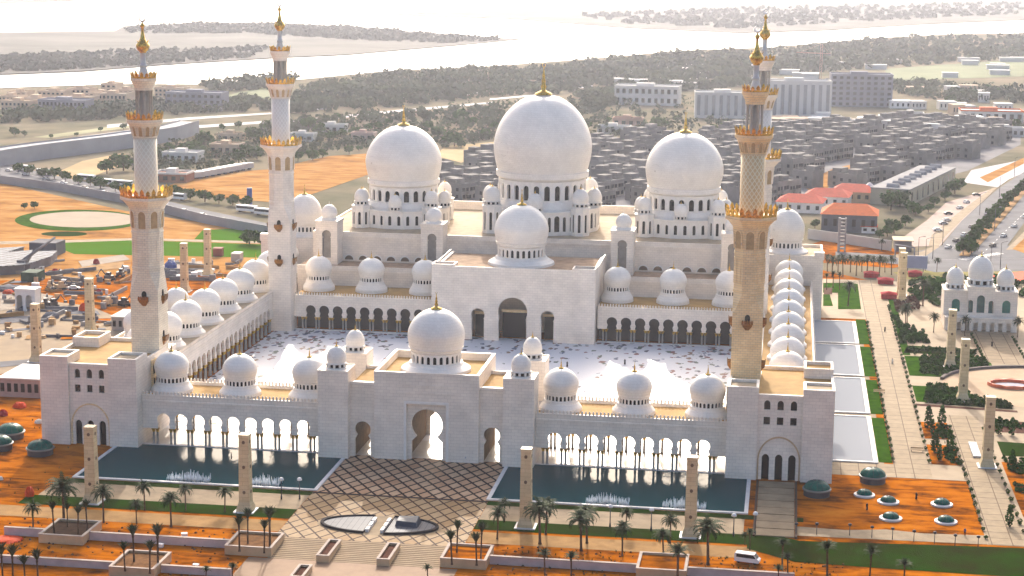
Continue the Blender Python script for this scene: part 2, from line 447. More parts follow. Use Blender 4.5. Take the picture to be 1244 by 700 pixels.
ORD = ['first', 'second', 'third', 'fourth', 'fifth', 'sixth', 'seventh', 'eighth', 'ninth', 'tenth', 'eleventh', 'twelfth',
       'thirteenth', 'fourteenth', 'fifteenth', 'sixteenth', 'seventeenth', 'eighteenth', 'nineteenth', 'twentieth',
       'twenty-first', 'twenty-second', 'twenty-third', 'twenty-fourth', 'twenty-fifth', 'twenty-sixth', 'twenty-seventh', 'twenty-eighth', 'twenty-ninth', 'thirtieth']
def ordw(i, n, side='left', far=None):
    a, b = (side, 'right' if side == 'left' else 'left') if far is None else (side, far)
    if n == 1: return 'single'
    return (ORD[i] if i < len(ORD) else 'later')

# ------------------------------------------------------------------ arch outlines in a wall's (s,z) plane
def arc(cx, cz, r, a0, a1, n):
    return [(cx+r*cos(a0+(a1-a0)*i/n), cz+r*sin(a0+(a1-a0)*i/n)) for i in range(n+1)]
def horseshoe(cx, z0, wj, zj, neck, R, zc, n=14):
    "left-bottom over the top to right-bottom"
    h = neck/2; a = math.acos(min(1, h/R)); zn = zc-R*sin(a)
    left = [(cx-wj/2, z0), (cx-wj/2, zj), (cx-h, zn-0.05*R)]
    cur = arc(cx, zc, R, pi+a, -a, n)
    right = [(cx+h, zn-0.05*R), (cx+wj/2, zj), (cx+wj/2, z0)]
    return left+cur+right
def roundarch(cx, z0, w, zs, n=10, point=0.0):
    r = w/2
    cur = [(x, zs+(z-zs)*(1+point)) for x, z in arc(cx, zs, r, pi, 0, n)]
    return [(cx-r, z0)]+cur+[(cx+r, z0)]
def wallx(y, sgn=1):
    "wall along x at y, thickness going +y (sgn=1) or -y"
    return lambda s, z, d: (s, y+sgn*d, z)
def wally(x, sgn=1):
    return lambda s, z, d: (x+sgn*d, s, z)
def notched(s0, s1, z0, z1, notches):
    "wall outline with openings cut up from its foot (each a left-to-right polyline starting and ending at z0)"
    pts = [(s0, z1), (s0, z0)]
    for nn in notches: pts += nn
    pts += [(s1, z0), (s1, z1)]
    return pts

# ================================================================== GROUND
ground('ground', rect(-30000, 30000, -3000, 60000), 0.0,
       mat('plain_earth', (0.27, 0.22, 0.15), 0.95, spec=0, col2=(0.12, 0.12, 0.075), vscale=0.012, detail=10))
site = [(-260, -220), (260, -220), (260, -62), (131, -62), (131, -13), (118, 262), (60, 330), (-60, 300), (-150, 330), (-330, 330), (-420, 60)]
ground('sand', site, 0.02, SAND)
ground('left_construction_ground', GP([(-60, 420), (0, 372), (60, 366), (110, 372), (170, 398), (150, 425), (60, 440), (-60, 470)]), 0.05,
       mat('trampled_grey_sand', (0.37, 0.28, 0.18), 0.95, col2=(0.30, 0.23, 0.16), vscale=0.12, detail=8))
# forecourt
ground('courtyard_floor', rect(-79.3, 79.3, -1.0, 128.6), 0.06, mosaic_floor('flower_mosaic_marble'))
ground('mosque_floor', rect(-95, 95, -17.6, -1.0), 0.055, mat('grey_marble_floor', (0.55, 0.52, 0.48), 0.3, 0.15, 0.5))
PLAZA = grid_paving('dark_banded_paving', (0.56, 0.39, 0.25), (0.47, 0.28, 0.165), (0.022, 0.012, 0.010), 2.55, 0.26, 45, 0.6, 0.62, (0, 1))
PLAZAL = grid_paving('cream_banded_paving', (0.40, 0.285, 0.165), (0.34, 0.215, 0.105), (0.045, 0.02, 0.012), 2.55, 0.19, 45, 0.6, 0.62, (0, 1))
ground('plaza', rect(-19.9, 19.9, -50.2, -17.7), 0.07, PLAZA)
ground('lower_plaza', rect(-20.6, 20.6, -85.5, -51.4), 0.07, PLAZAL)
ground('dark_paving_band', rect(-20.6, 20.6, -51.3, -50.3), 0.075, mat('dark_granite', (0.03, 0.027, 0.03), 0.85, 0.3, 0.5))
sb = MB()
for i in range(12):
    y = -85.6-i*1.05; z1 = 0.62-i*0.045
    sb.box(-18, 18.2, y-1.05, y-.3, 0.02, z1); sb.box(-18, 18.2, y-.3, y, 0.02, z1+.004, 1)
tag(build('steps', sb, [mat('step_stone', (0.36, 0.265, 0.165), 0.8, 0.2, 0.3), mat('step_shade_line', (0.15, 0.095, 0.055), 0.8, 0.2, 0.5)]), kind='structure')  # dark strips paint the shade lines between the steps
ground('landing', rect(-22, 22, -125, -98.3), 0.09, mat('pink_cream_paving', (0.33, 0.215, 0.135), 0.7, 0.15, 0.3))
for sx in (-1, 1):
    q = lambda a, b: (min(a*sx, b*sx), max(a*sx, b*sx))
    xo = 80 if sx < 0 else 92
    x0, x1 = q(20.6, xo)
    ground('grass_verge', rect(x0, x1, -53.4, -50.2), 0.09, DRYG)
    x0, x1 = q(20.7, 82 if sx < 0 else 79)
    ground('paved_walk', rect(x0, x1, -64.4, -53.4), 0.08, PAVEX)
    x0, x1 = q(20.7, 84 if sx < 0 else 80)
    ground('grass_strip', rect(x0, x1, -71.4, -64.4), 0.09, DRYG)
    x0, x1 = q(20.7, 90 if sx < 0 else 82)
    ground('earth_path', rect(x0, x1, -80.6, -73.0), 0.07, BROWN)
gr = [(80, -60.5), (91, -66.8), (131, -63.5), (260, -58), (260, -84), (140, -82.5), (110, -82), (90, -81), (80, -74)]
ground('lawn', gr, 0.095, DRYG)
# water basins before the arcades
for sx in (-1, 1):
    mb = MB(); x0, x1 = (-79.2, -20.4) if sx < 0 else (20.4, 79.2)
    yb, yf = -17.9, -48.8
    t = 0.9
    mb.box(x0-t*.5, x1+t*.5, yf-t, yf, 0, 0.34)
    mb.box(x0-t*.5, x0+t*.5, yf, -21.9, 0, 0.34); mb.box(x1-t*.5, x1+t*.5, yf, -21.9, 0, 0.34)
    tag(build('basin_kerb', mb, KERB), kind='structure')
    ground('basin_water', rect(x0+.4, x1-.4, yf-.05, yb), 0.16, POOLW)
# right hand terrace of pale basins
for (y0, y1) in ((142, 177.4), (95.5, 138.2), (49.5, 91.3), (-0.8, 45)):
    mb = MB(); mb.box(109.4, 110.5, y0-.6, y1+.6, 0, 0.4); mb.box(95.6, 109.4, y1-.1, y1+.6, 0, 0.4); mb.box(95.6, 109.4, y0-.6, y0+.1, 0, 0.4)
    tag(build('basin_kerb', mb, KERB), kind='structure')
    ground('basin_water', rect(95.4, 109.5, y0, y1), 0.2, POOLP)
ground('basin_base', rect(95, 112, -8, 178), 0.03, PAVEX)
for (y0, y1) in ((142, 183), (95.5, 138), (49.5, 91), (0, 45)):
    ground('grass_strip', rect(110.7, 114.0, y0, y1), 0.09, LAWN)
ground('long_walk', [(114.2, -13), (123, -13), (123, 262), (114.2, 262)], 0.085, PAVE)
ground('garden_paving', rect(99, 123, -13.2, -1.2), 0.075, PAVE)
ground('garden_base', [(123, -13), (131, -13), (131, -62), (200, -62), (230, 262), (95, 262), (95, 184), (123, 184)], 0.04,
       mat('garden_pale_paving', (0.37, 0.28, 0.18), 0.7, 0.15, 0.2))
ground('sand_field', rect(90.6, 130.8, -56.4, -13.4), 0.08, SAND)
ground('paved_walk', [(90.6, -63.2), (131, -62), (131, -55.6), (118, -56.6), (110, -55.2), (101, -57.3), (90.6, -56.6)], 0.085, PAVEX)
mb = MB()
for i in range(8):
    y1 = -22.8-i*5.3
    mb.box(81.6, 90.0, y1-4.9, y1, 0.02, 0.30-(i % 2)*0.04)
tag(build('ramp', mb, PAVEX), kind='structure')
mb = MB().box(90.1, 90.6, -65.5, -22.6, 0, 0.5)
mb.box(81.0, 81.5, -65.5, -22.6, 0, 0.5)
tag(build('ramp_kerb', mb, mat('dark_brown_stone', (0.10, 0.06, 0.04), 0.7, 0.3, 0.5)), kind='structure')
ground('path', [(131.2, 52), (139.4, 52), (139.4, -62), (131.2, -62)], 0.09, PAVE)

# ================================================================== MOSQUE: shared pieces
def onion(rb, rm, z0, h, n=22, tm=0.34):
    out = []
    for i in range(n+1):
        t = i/n
        if t <= tm: r = rb+(rm-rb)*sin(pi/2*t/tm)
        else:
            u = (t-tm)/(1-tm); r = rm*(0.90*sqrt(max(0, 1-u*u))+0.10*(1-u))
        out.append((r, z0+h*t))
    out[-1] = (0.0005, z0+h)
    return out
CACHE = {}
def finial_mesh(h, r):
    k = ('fin', round(h, 2), round(r, 2))
    if k not in CACHE:
        mb = MB()
        mb.lathe([(r*1.0, -0.10*r), (r*0.95, 0.05*h*.4), (r*.35, h*.10), (r*.22, h*.14), (r*.33, h*.24), (r*.20, h*.33), (r*.24, h*.42), (r*.15, h*.52), (r*.17, h*.6), (r*.09, h*.7), (r*.05, h*.88), (0.001, h*.9)], 12)
        R = h*0.055
        for i in range(9):
            a0 = radians(120+i*33); a1 = radians(120+(i+1)*33)
            c = h*.94
            mb.tube((R*cos(a0), 0, c+R*sin(a0)), (R*cos(a1), 0, c+R*sin(a1)), R*.26, n=5)
        CACHE[k] = mb.mesh('finial', GOLD)
    return CACHE[k]
def drum_mesh(r, z0, z1, n, wfrac=0.5, base=True, flare=0.0, zf=None):
    "ring of arched openings between piers, cornice and footing"
    k = ('drum', r, z0, z1, n, wfrac, flare, zf)
    if k not in CACHE:
        mb = MB()
        h = z1-z0
        for i in range(n):
            a0 = 2*pi*i/n; a1 = 2*pi*(i+1)/n
            p0 = Vector((r*cos(a0), r*sin(a0))); p1 = Vector((r*cos(a1), r*sin(a1)))
            L = (p1-p0).length; d = (p1-p0)/L; nn = Vector((d.y, -d.x))
            P = lambda s, z, q: (p0.x+d.x*s-nn.x*q, p0.y+d.y*s-nn.y*q, z)
            w = L*wfrac
            hole = roundarch(L/2, z0+h*.10, w, z0+h*.82-w/2, 6)
            mb.panel(P, [(0, z0), (L, z0), (L, z1), (0, z1)], [hole], r*0.05)
        CACHE[k] = mb.mesh('drum', MARBLEW)
    return CACHE[k]
def dark_core_mesh(r, z0, z1):  # dark cylinder stands for the windows and unlit space inside the drum
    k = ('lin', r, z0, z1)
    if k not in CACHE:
        CACHE[k] = MB().lathe([(r*.88, z0), (r*.88, z1)], 24).mesh('drum_dark_core', DARK)
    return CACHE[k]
def dome_mesh(rb, rm, z0, h, rc, zc, base_r=None, base_z=None, zdr=None, n=40, m=None):
    "shell + cornice ring + sloped footing below the drum"
    k = ('dome', rb, rm, z0, h, rc, zc, base_r, base_z, zdr, m.name if m else '')
    if k not in CACHE:
        mb = MB()
        mb.lathe(onion(rb, rm, z0, h), n)
        mb.lathe([(rc*.97, zc), (rc*1.05, zc+(z0-zc)*.35), (rc*1.05, zc+(z0-zc)*.6), (rb*1.03, z0-.02), (rb*.98, z0+.12)], n, smooth=False)
        if base_r:
            mb.lathe([(base_r, base_z), (base_r*.985, base_z+(zdr-base_z)*.3), (rc*1.12, zdr-(zdr-base_z)*.25), (rc*1.06, zdr+.02), (rc*.5, zdr+.02)], n, smooth=False)
        CACHE[k] = mb.mesh('dome', m or DOMEM)
    return CACHE[k]
def add_dome(T, at, apex, rb, rm, zb, rd, zd0, zd1, nwin, foot_r=None, foot_z=None, fin=3.0, finr=0.9, name='dome', label=None, wfrac=0.5, seg=40, dark_core=True):
    "all heights absolute; at=(x,y)"
    z = zd0
    me = dome_mesh(round(rb, 2), round(rm, 2), round(zb-z, 2), round(apex-zb, 2), round(rd, 2), round(zd1-z, 2),
                   foot_r, (foot_z-z) if foot_z is not None else None, 0.0 if foot_r else None, seg)
    d = inst(name, me, T, (at[0], at[1], z))
    if label: d['label'] = label
    inst('drum', drum_mesh(round(rd, 2), 0.0, round(zd1-zd0, 2), nwin, wfrac), d, (at[0], at[1], z))
    if dark_core: inst('drum_dark_core', dark_core_mesh(round(rd, 2), 0.02, round(zd1-zd0-.02, 2)), d, (at[0], at[1], z))
    inst('finial', finial_mesh(fin, finr), d, (at[0], at[1], apex-0.05))
    return d
def small_dome(T, at, z0, r, h, fin=1.2, name='small_dome', drum_h=1.0):
    k = ('sd', r, h, drum_h)
    if k not in CACHE:
        mb = MB(); n = 24
        mb.lathe([(r*1.02, drum_h*.95), (r*1.08, drum_h*1.0), (r*1.0, drum_h*1.12)]+onion(r*.93, r, drum_h*1.12, h), n)
        for i in range(10):                                      # short posts of the drum
            a = 2*pi*(i+.5)/10
            ca, sa = cos(a)*r*.92, sin(a)*r*.92
            mb.tube((ca, sa, 0), (ca, sa, drum_h), r*.13, n=5)
        mb.lathe([(r*1.1, -.35), (r*1.1, -.05), (r*.9, 0.05), (r*.2, 0.05)], n, smooth=False)
        CACHE[k] = mb.mesh('small_dome', DOMEM)
        CACHE[k+('d',)] = MB().lathe([(r*.8, 0.03), (r*.8, drum_h*1.05)], 16).mesh('drum_dark_core', DARK)  # dark core stands for the unlit inside between the posts
    d = inst(name, CACHE[k], T, (at[0], at[1], z0))
    inst('drum_dark_core', CACHE[k+('d',)], d, (at[0], at[1], z0))
    inst('finial', finial_mesh(fin, r*.22), d, (at[0], at[1], z0+drum_h*1.12+h-.05))
    return d
def merlons(mb, p0, p1, z, h, step=0.9, w=0.45, t=0.3, mi=0):
    "row of pointed crenels along a segment"
    p0, p1 = Vector(p0), Vector(p1); L = (p1-p0).length; d = (p1-p0)/L; nn = Vector((-d.y, d.x))*t*.5
    k = int(L/step)
    for i in range(k):
        c = p0+d*(L*(i+.5)/k)
        a, b = c-d*w*.5, c+d*w*.5
        vs = []
        for q in (a, b):
            for s in (-1, 1): vs += [(q.x+nn.x*s, q.y+nn.y*s, z)]
        for q in (a, b):
            for s in (-1, 1): vs += [(q.x+nn.x*s, q.y+nn.y*s, z+h*.7)]
        for s in (-1, 1): vs += [(c.x+nn.x*s, c.y+nn.y*s, z+h)]
        mb.add(vs, [(0, 2, 6, 8, 4), (1, 5, 9, 7, 3), (0, 4, 5, 1), (2, 3, 7, 6), (4, 8, 9, 5), (6, 7, 9, 8)], mi)

# column: shaft + capital
colm = MB(); colm.lathe([(.42, 0), (.42, .35), (.30, .5), (.27, 3.45), (.30, 3.5)], 8)
COLM = colm.mesh('column', [BLOBST])
capm = MB(); capm.lathe([(.30, 3.45), (.42, 3.7), (.36, 3.8), (.58, 4.25), (.58, 4.38)], 8, smooth=False)
CAPM = capm.mesh('capital', [GOLD])
def column(T, x, y, z=0.0):
    c = inst('column', COLM, T, (x, y, z)); inst('capital', CAPM, c, (x, y, z)); return c

# ================================================================== MINARETS
def ring8(cx, cy, a, c, z):
    return [(cx+x, cy+y, z) for x, y in ((a, -a+c), (a, a-c), (a-c, a), (-a+c, a), (-a, a-c), (-a, -a+c), (-a+c, -a), (a-c, -a))]
OC = 2-sqrt(2)
def crown_mesh(r, h, n, oct_=False):
    "gilded railing of leaf crests leaning outward"
    k = ('crown', r, h, n, oct_)
    if k in CACHE: return CACHE[k]
    mb = MB()
    corners = [(r*cos(pi/8+pi/4*i)/cos(pi/8), r*sin(pi/8+pi/4*i)/cos(pi/8)) for i in range(8)] if oct_ else None
    def pt(t, rr):
        if not oct_: return (rr*cos(2*pi*t), rr*sin(2*pi*t))
        q = t*8; i = int(q) % 8; f = q-int(q); a, b = corners[i], corners[(i+1) % 8]
        return ((a[0]*(1-f)+b[0]*f)*rr/r, (a[1]*(1-f)+b[1]*f)*rr/r)
    m = 64
    lo = [pt(i/m, r*.985)+(0,) for i in range(m)]; hi = [pt(i/m, r*1.0)+(h*.26,) for i in range(m)]
    li = [pt(i/m, r*.955)+(0,) for i in range(m)]; hi2 = [pt(i/m, r*.965)+(h*.26,) for i in range(m)]
    mb.loft([lo, hi, hi2, li])
    for i in range(n):
        t0, t1 = i/n, (i+1)/n; tm = (t0+t1)/2
        big = 1.0 if i % 2 == 0 else .72
        ta, tb = t0+(t1-t0)*.17, t1-(t1-t0)*.17
        for k2, rr in enumerate((r*1.0, r*.965)):
            pass
        a0 = pt(ta, r*.995)+(h*.24,); b0 = pt(tb, r*.995)+(h*.24,)
        a1 = pt(ta, r*1.03)+(h*.40+h*.26*big,); b1 = pt(tb, r*1.03)+(h*.40+h*.26*big,)
        tp = pt(tm, r*1.05)+(h*.46+h*.54*big,)
        ai = pt(ta, r*.965)+(h*.24,); bi = pt(tb, r*.965)+(h*.24,); a1i = pt(ta, r*.99)+(h*.40+h*.26*big,); b1i = pt(tb, r*.99)+(h*.40+h*.26*big,); tpi = pt(tm, r*1.01)+(h*.46+h*.54*big,)
        mb.add([a0, b0, b1, tp, a1, ai, bi, b1i, tpi, a1i], [(0, 1, 2, 3, 4), (9, 8, 7, 6, 5), (0, 4, 9, 5), (4, 3, 8, 9), (3, 2, 7, 8), (2, 1, 6, 7)])
    CACHE[k] = mb.mesh('gilded_railing', GOLD)
    return CACHE[k]
# small gilded balcony modelled facing -y about its wall point
sbm = MB()
sbm.loft([[(-.4, 0, -1.5), (.4, 0, -1.5), (.4, -.1, -1.5), (-.4, -.1, -1.5)], [(-1.2, 0, -.3), (1.2, 0, -.3), (1.2, -.9, -.3), (-1.2, -.9, -.3)], [(-1.2, 0, 0), (1.2, 0, 0), (1.2, -.9, 0), (-1.2, -.9, 0)]], cap0=True, cap1=True)
for i in range(5):
    x = -1.15+i*.575
    sbm.add([(x-.26, -.92, 0), (x+.26, -.92, 0), (x+.24, -1.0, .8), (x, -1.05, 1.25), (x-.24, -1.0, .8), (x-.26, -.84, 0), (x+.26, -.84, 0), (x+.24, -.9, .8), (x, -.95, 1.25), (x-.24, -.9, .8)],
            [(0, 1, 2, 3, 4), (9, 8, 7, 6, 5), (0, 4, 9, 5), (1, 6, 7, 2), (2, 7, 8, 3), (3, 8, 9, 4)])
for sx in (-1.18, 1.12):
    sbm.box(sx, sx+.06, -.88, 0, 0, .9)
SBM = sbm.mesh('small_balcony', BRONZE)
nb = MB(); o_ = roundarch(0, 0, 1.3, 1.6, 8, 0.25)
nb.panel(lambda s, z, d: (s, .02-d, z), o_, (), .06)
NICHE = nb.mesh('balcony_door', DARK)
def minaret(x, y, label, lowm, latm, lantm, balc):
    T = thing('minaret', label, 'minaret', (x, y, 0), 'four tall minarets round the courtyard')
    mb = MB(); a = 3.72
    rings = [ring8(x, y, a+.12, .03, 0), ring8(x, y, a, .03, 0.6), ring8(x, y, a, .03, 36.3), ring8(x, y, a, a*OC, 41.8), ring8(x, y, a, a*OC, 42.2)]
    mb.loft(rings)
    mb.loft([ring8(x, y, a+.12, a*OC, 42.2), ring8(x, y, a+.12, a*OC, 42.8), ring8(x, y, a, a*OC, 42.9), ring8(x, y, a, a*OC, 51.6), ring8(x, y, a+.12, a*OC, 51.7), ring8(x, y, a+.12, a*OC, 52.1), ring8(x, y, a, a*OC, 52.2), ring8(x, y, a, a*OC, 55.6),
             ring8(x, y, a*1.06, a*OC*1.06, 57.2), ring8(x, y, a*1.2, a*OC*1.2, 58.6), ring8(x, y, a*1.48, a*OC*1.48, 59.9), ring8(x, y, 6.25, 6.25*OC, 60.4), ring8(x, y, 6.25, 6.25*OC, 61.1), ring8(x, y, 2.0, 2.0*OC, 61.12)])
    infill = []
    # raised mouldings on the octagon faces: tall frames and blind arches
    for k in range(8):
        an = k*pi/4; nx, ny = cos(an), sin(an); tx, ty = -ny, nx
        P = lambda s, z, d, nx=nx, ny=ny, tx=tx, ty=ty: (x+nx*(a-.03+.16-d)+tx*s, y+ny*(a-.03+.16-d)+ty*s, z)
        mb.panel(P, [(-.85, 44.2), (.85, 44.2), (.85, 50.6), (-.85, 50.6)], [[(-.62, 44.45), (.62, 44.45), (.62, 50.35), (-.62, 50.35)]], .16)
        o1 = roundarch(0, 53.0, 2.5, 56.4, 10, .12); o2 = roundarch(0, 53.01, 1.9, 56.4, 10, .12)
        loop = o1+list(reversed(o2))
        P2 = lambda s, z, d, nx=nx, ny=ny, tx=tx, ty=ty: (x+nx*(a*(1 if z < 55.6 else 1+.045*(z-55.6))+.32-d)+tx*s, y+ny*(a*(1 if z < 55.6 else 1+.045*(z-55.6))+.32-d)+ty*s, z)
        mb.panel(P2, loop, (), .35)
        P3 = lambda s, z, d, P2=P2: P2(s, z, d+.12)
        infill.append((P3, roundarch(0, 53.02, 1.9, 56.4, 10, .12)))
    build('lower_shaft', mb, lowm, T)
    ml = MB()
    ml.lathe([(2.95, 61.0-61), (2.95, 76.2-61)], 32)
    inst('upper_shaft', ml.mesh('upper_shaft', latm), T, (x, y, 61))
    mc = MB()
    mc.lathe([(3.1, 76.1), (3.1, 76.5), (2.98, 76.6), (3.15, 77.6), (3.6, 78.9), (4.5, 80.0), (4.65, 80.2), (4.65, 80.85), (1.5, 80.86)], 32, (x, y), smooth=False)
    for k in range(12):
        an = k*pi/6; nx, ny = cos(an), sin(an); tx, ty = -ny, nx
        rr = lambda z: 3.05+max(0, z-77.4)*.42
        P2 = lambda s, z, d, nx=nx, ny=ny, tx=tx, ty=ty: (x+nx*(rr(z)+.16-d)+tx*s, y+ny*(rr(z)+.16-d)+ty*s, z)
        mc.panel(P2, roundarch(0, 76.6, 1.35, 78.6, 8, .15)+list(reversed(roundarch(0, 76.61, .95, 78.6, 8, .15))), (), .2)
        infill.append((lambda s, z, d, P2=P2: P2(s, z, d+.07), roundarch(0, 76.62, .95, 78.6, 8, .15)))
    build('corbel', mc, lowm, T)
    for P_, o_ in infill:
        q_ = MB(); q_.panel(P_, o_, (), .12); build('blind_arch', q_, mat('tan_niche_stone', (0.50, 0.34, 0.17), 0.7, 0.25, 1.0), T)
    mq = MB()
    mq.lathe([(1.25, 80.8), (1.25, 88.3)], 16, (x, y))
    for k in range(8):
        an = k*pi/4+pi/8
        mq.lathe([(.42, 80.86), (.42, 81.2), (.30, 81.4), (.29, 87.6), (.45, 88.1), (.45, 88.3)], 8, (x+1.9*cos(an), y+1.9*sin(an)))
    build('lantern', mq, mat('lantern_grey_stone', (0.44, 0.40, 0.34), 0.5, 0.2, 1.0), T)
    mt = MB()
    mt.lathe([(2.35, 88.2), (2.35, 88.8), (2.5, 89.2), (3.15, 90.5), (3.3, 90.7), (3.3, 91.3), (1.0, 91.35)], 32, (x, y), smooth=False)
    build('upper_corbel', mt, lantm, T)
    ms = MB()
    ms.lathe([(1.35, 91.3), (1.25, 92.4), (.85, 93.8), (.78, 94.0), (.98, 94.2), (.98, 94.6), (.74, 94.8), (.66, 97.6), (.9, 97.8)], 20, (x, y))
    build('stem', ms, mat('blue_grey_marble', (0.50, 0.54, 0.56), 0.35, 0.12, 1.0), T)
    inst('gilded_railing', crown_mesh(6.2, 2.5, 26, True), T, (x, y, 61.1))
    inst('gilded_railing', crown_mesh(4.6, 2.0, 22), T, (x, y, 80.85))
    inst('gilded_railing', crown_mesh(3.25, 1.7, 16), T, (x, y, 91.3))
    k = 'ball'
    if k not in CACHE:
        g = MB()
        g.lathe([(.75, -1.7), (.9, -1.55), (.8, -1.4), (1.35, -1.0), (1.75, -.15), (1.7, .35), (1.2, 1.05), (.85, 1.5), (.55, 2.4), (.36, 3.6), (.3, 4.6), (.5, 4.8), (.62, 5.15), (.45, 5.55), (.2, 5.8), (.12, 6.4), (0.001, 6.45)], 20)
        for i in range(8):
            an = i*pi/4
            g.tube((1.25*cos(an), 1.25*sin(an), .95), (1.6*cos(an), 1.6*sin(an), 1.55), .16, .03, 5)
        CACHE[k] = g.mesh('gold_ball', GOLD)
        c = MB(); R = .78
        for i in range(14):
            t0, t1 = i/14, (i+1)/14
            a0, a1 = radians(115+310*t0), radians(115+310*t1)
            w0, w1 = .06+.22*sin(pi*t0), .06+.22*sin(pi*t1)
            c.tube((R*cos(a0), 0, R*sin(a0)), (R*cos(a1), 0, R*sin(a1)), w0, w1, 6)
        CACHE['crescent'] = c.mesh('crescent', SILVER)
    b = inst('gold_ball', CACHE[k], T, (x, y, 99.3))
    inst('crescent', CACHE['crescent'], b, (x, y, 106.3))
    for (z, faces) in balc:
        for f in faces:
            an = {'f': 0, 'r': pi/2, 'b': pi, 'l': -pi/2}[f]
            at = (x+a*sin(an), y-a*cos(an), z)
            s = inst('small_balcony', SBM, T, at); s.rotation_euler = (0, 0, an)
            n_ = inst('balcony_door', NICHE, T, at); n_.rotation_euler = (0, 0, an)
    return T
W, L = 77.2, 128.6
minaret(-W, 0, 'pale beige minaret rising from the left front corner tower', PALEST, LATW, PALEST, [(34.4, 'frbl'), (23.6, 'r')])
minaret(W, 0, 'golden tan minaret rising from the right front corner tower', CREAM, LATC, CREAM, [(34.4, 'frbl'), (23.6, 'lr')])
minaret(-W, L, 'white minaret at the far left corner of the courtyard, base down to the courtyard floor', MARBLE, LATB, MARBLE, [(34.4, 'frbl'), (23.0, 'frbl')])
minaret(W, L, 'farther of the two right minarets, mostly hidden behind the golden tan one', MARBLE, LATB, MARBLE, [(34.4, 'frbl'), (23.0, 'frbl')])

# ================================================================== FRONT CORNER TOWERS
def corner_tower(sx, label):
    T = thing('corner_tower', label, 'tower', (sx*86, -6, 0), 'front corner towers')
    X0, X1, YF, YB, H = 73.4, 98.7, -21.5, 9.5, 22.8
    bu = 7.4
    m = MB()
    # two front buttresses with walled roof pockets
    for (a, b) in ((X0, X0+bu), (X1-bu, X1)):
        m.box(a, b, YF, YF+8.4, 0, 22.1); m.ring_box(a, b, YF, YF+8.4, 22.1, H, .65)
    # recessed centre with real openings
    ca, cb = X0+bu, X1-bu
    xs = (82.9, 86.05, 89.2)
    holes = []
    for xc in xs:
        holes.append(roundarch(xc, 17.2, 1.45, 18.75, 8, .15))
        holes.append([(xc-.75, 13.6), (xc+.75, 13.6), (xc+.75, 15.5), (xc-.75, 15.5)])
    notch = [roundarch(xc, 0, 1.75, 5.3, 8, .2) for xc in xs]
    yc = YF+.9
    m.panel(wallx(yc), notched(ca, cb, 0, 21.0, notch), holes, .7)
    m.box(ca, cb, yc-.25, yc, 20.2, 20.9)
    m.box(ca, cb, yc+1.4, YF+8.4, 0, 20.4)
    # body
    m.box(X0, X1, YF+8.4, YB, 0, 20.4)
    m.box(X0, X0+.6, YF+8.4, YB-8.0, 20.4, 21.4); m.box(X1-.6, X1, YF+8.4, YB-8.8, 20.4, 21.4)
    m.box(X0+7.6, X1-7.2, YB-.6, YB, 20.4, 21.4)
    m.box(X1-7.2, X1, YB-8.8, YB, 20.4, 22.1); m.ring_box(X1-7.2, X1, YB-8.8, YB, 22.1, 23.0, .6)
    # window on the inner flank, framed
    if sx < 0: m.mirror()
    build('wall', m, MARBLE if sx < 0 else MARBLE, T)
    for (a, b) in ((X0+.65, X0+bu-.65), (X1-bu+.65, X1-.65)):
        r = MB().box(a, b, YF+.65, YF+7.75, 22.1, 22.16)
        if sx < 0: r.mirror()
        build('pocket_roof', r, ROOFW, T)
    r = MB(); r.box(ca, cb, YF+1.6, YF+8.4, 20.4, 20.46); r.box(X0+.6, X1-.6, YF+8.4, YB-8.8, 20.4, 20.46); r.box(X0+7.6, X1-7.2, YB-8.8, YB-.6, 20.4, 20.46)
    r.box(X1-6.6, X1-.6, YB-8.2, YB-.6, 22.1, 22.16)
    if sx < 0: r.mirror()
    build('roof', r, ROOF, T)
    # frame of the blind arch
    f = MB(); c = 86.05
    o1 = roundarch(c, 0.02, 10.2, 4.9, 20, .16); o2 = roundarch(c, 0.03, 9.5, 4.9, 20, .16)
    f.panel(wallx(yc-.16), o1+list(reversed(o2)), (), .2)
    if sx < 0: f.mirror()
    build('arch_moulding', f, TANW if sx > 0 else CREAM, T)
    for xc in xs:
        for nm, (z0, z1, w) in (('window', (17.0, 20.0, 1.6)), ('window', (13.4, 15.7, 1.6))):
            g = MB().box(xc-w/2, xc+w/2, yc+.62, yc+.75, z0, z1)
            if sx < 0: g.mirror()
            build(nm, g, GLASS, T)
        g = MB().box(xc-.95, xc+.95, yc+.62, yc+.75, 0.03, 6.7)
        if sx < 0: g.mirror()
        build('door', g, GLASS, T)
    # moorish window bay on the flank facing the arcade roof
    g = MB()
    g.box(X0-.5, X0+.02, -10.6, -7.2, 12.4, 20.2)
    if sx < 0: g.mirror()
    gw = build('bay_window', g, CREAM, T)
    for dz in (13.2, 16.6):
        for dy in (-10.1, -8.5):
            g = MB(); g.panel(wally(X0-.56, 1), roundarch(dy+.4, dz, 1.0, dz+1.8, 6), (), .04)
            if sx < 0: g.mirror()
            build('pane', g, DARK, gw)
    return T
corner_tower(-1, 'pale stone corner tower with two buttresses left of the left front basin')
corner_tower(1, 'pale stone corner tower with two buttresses right of the right front basin, above the ramp')

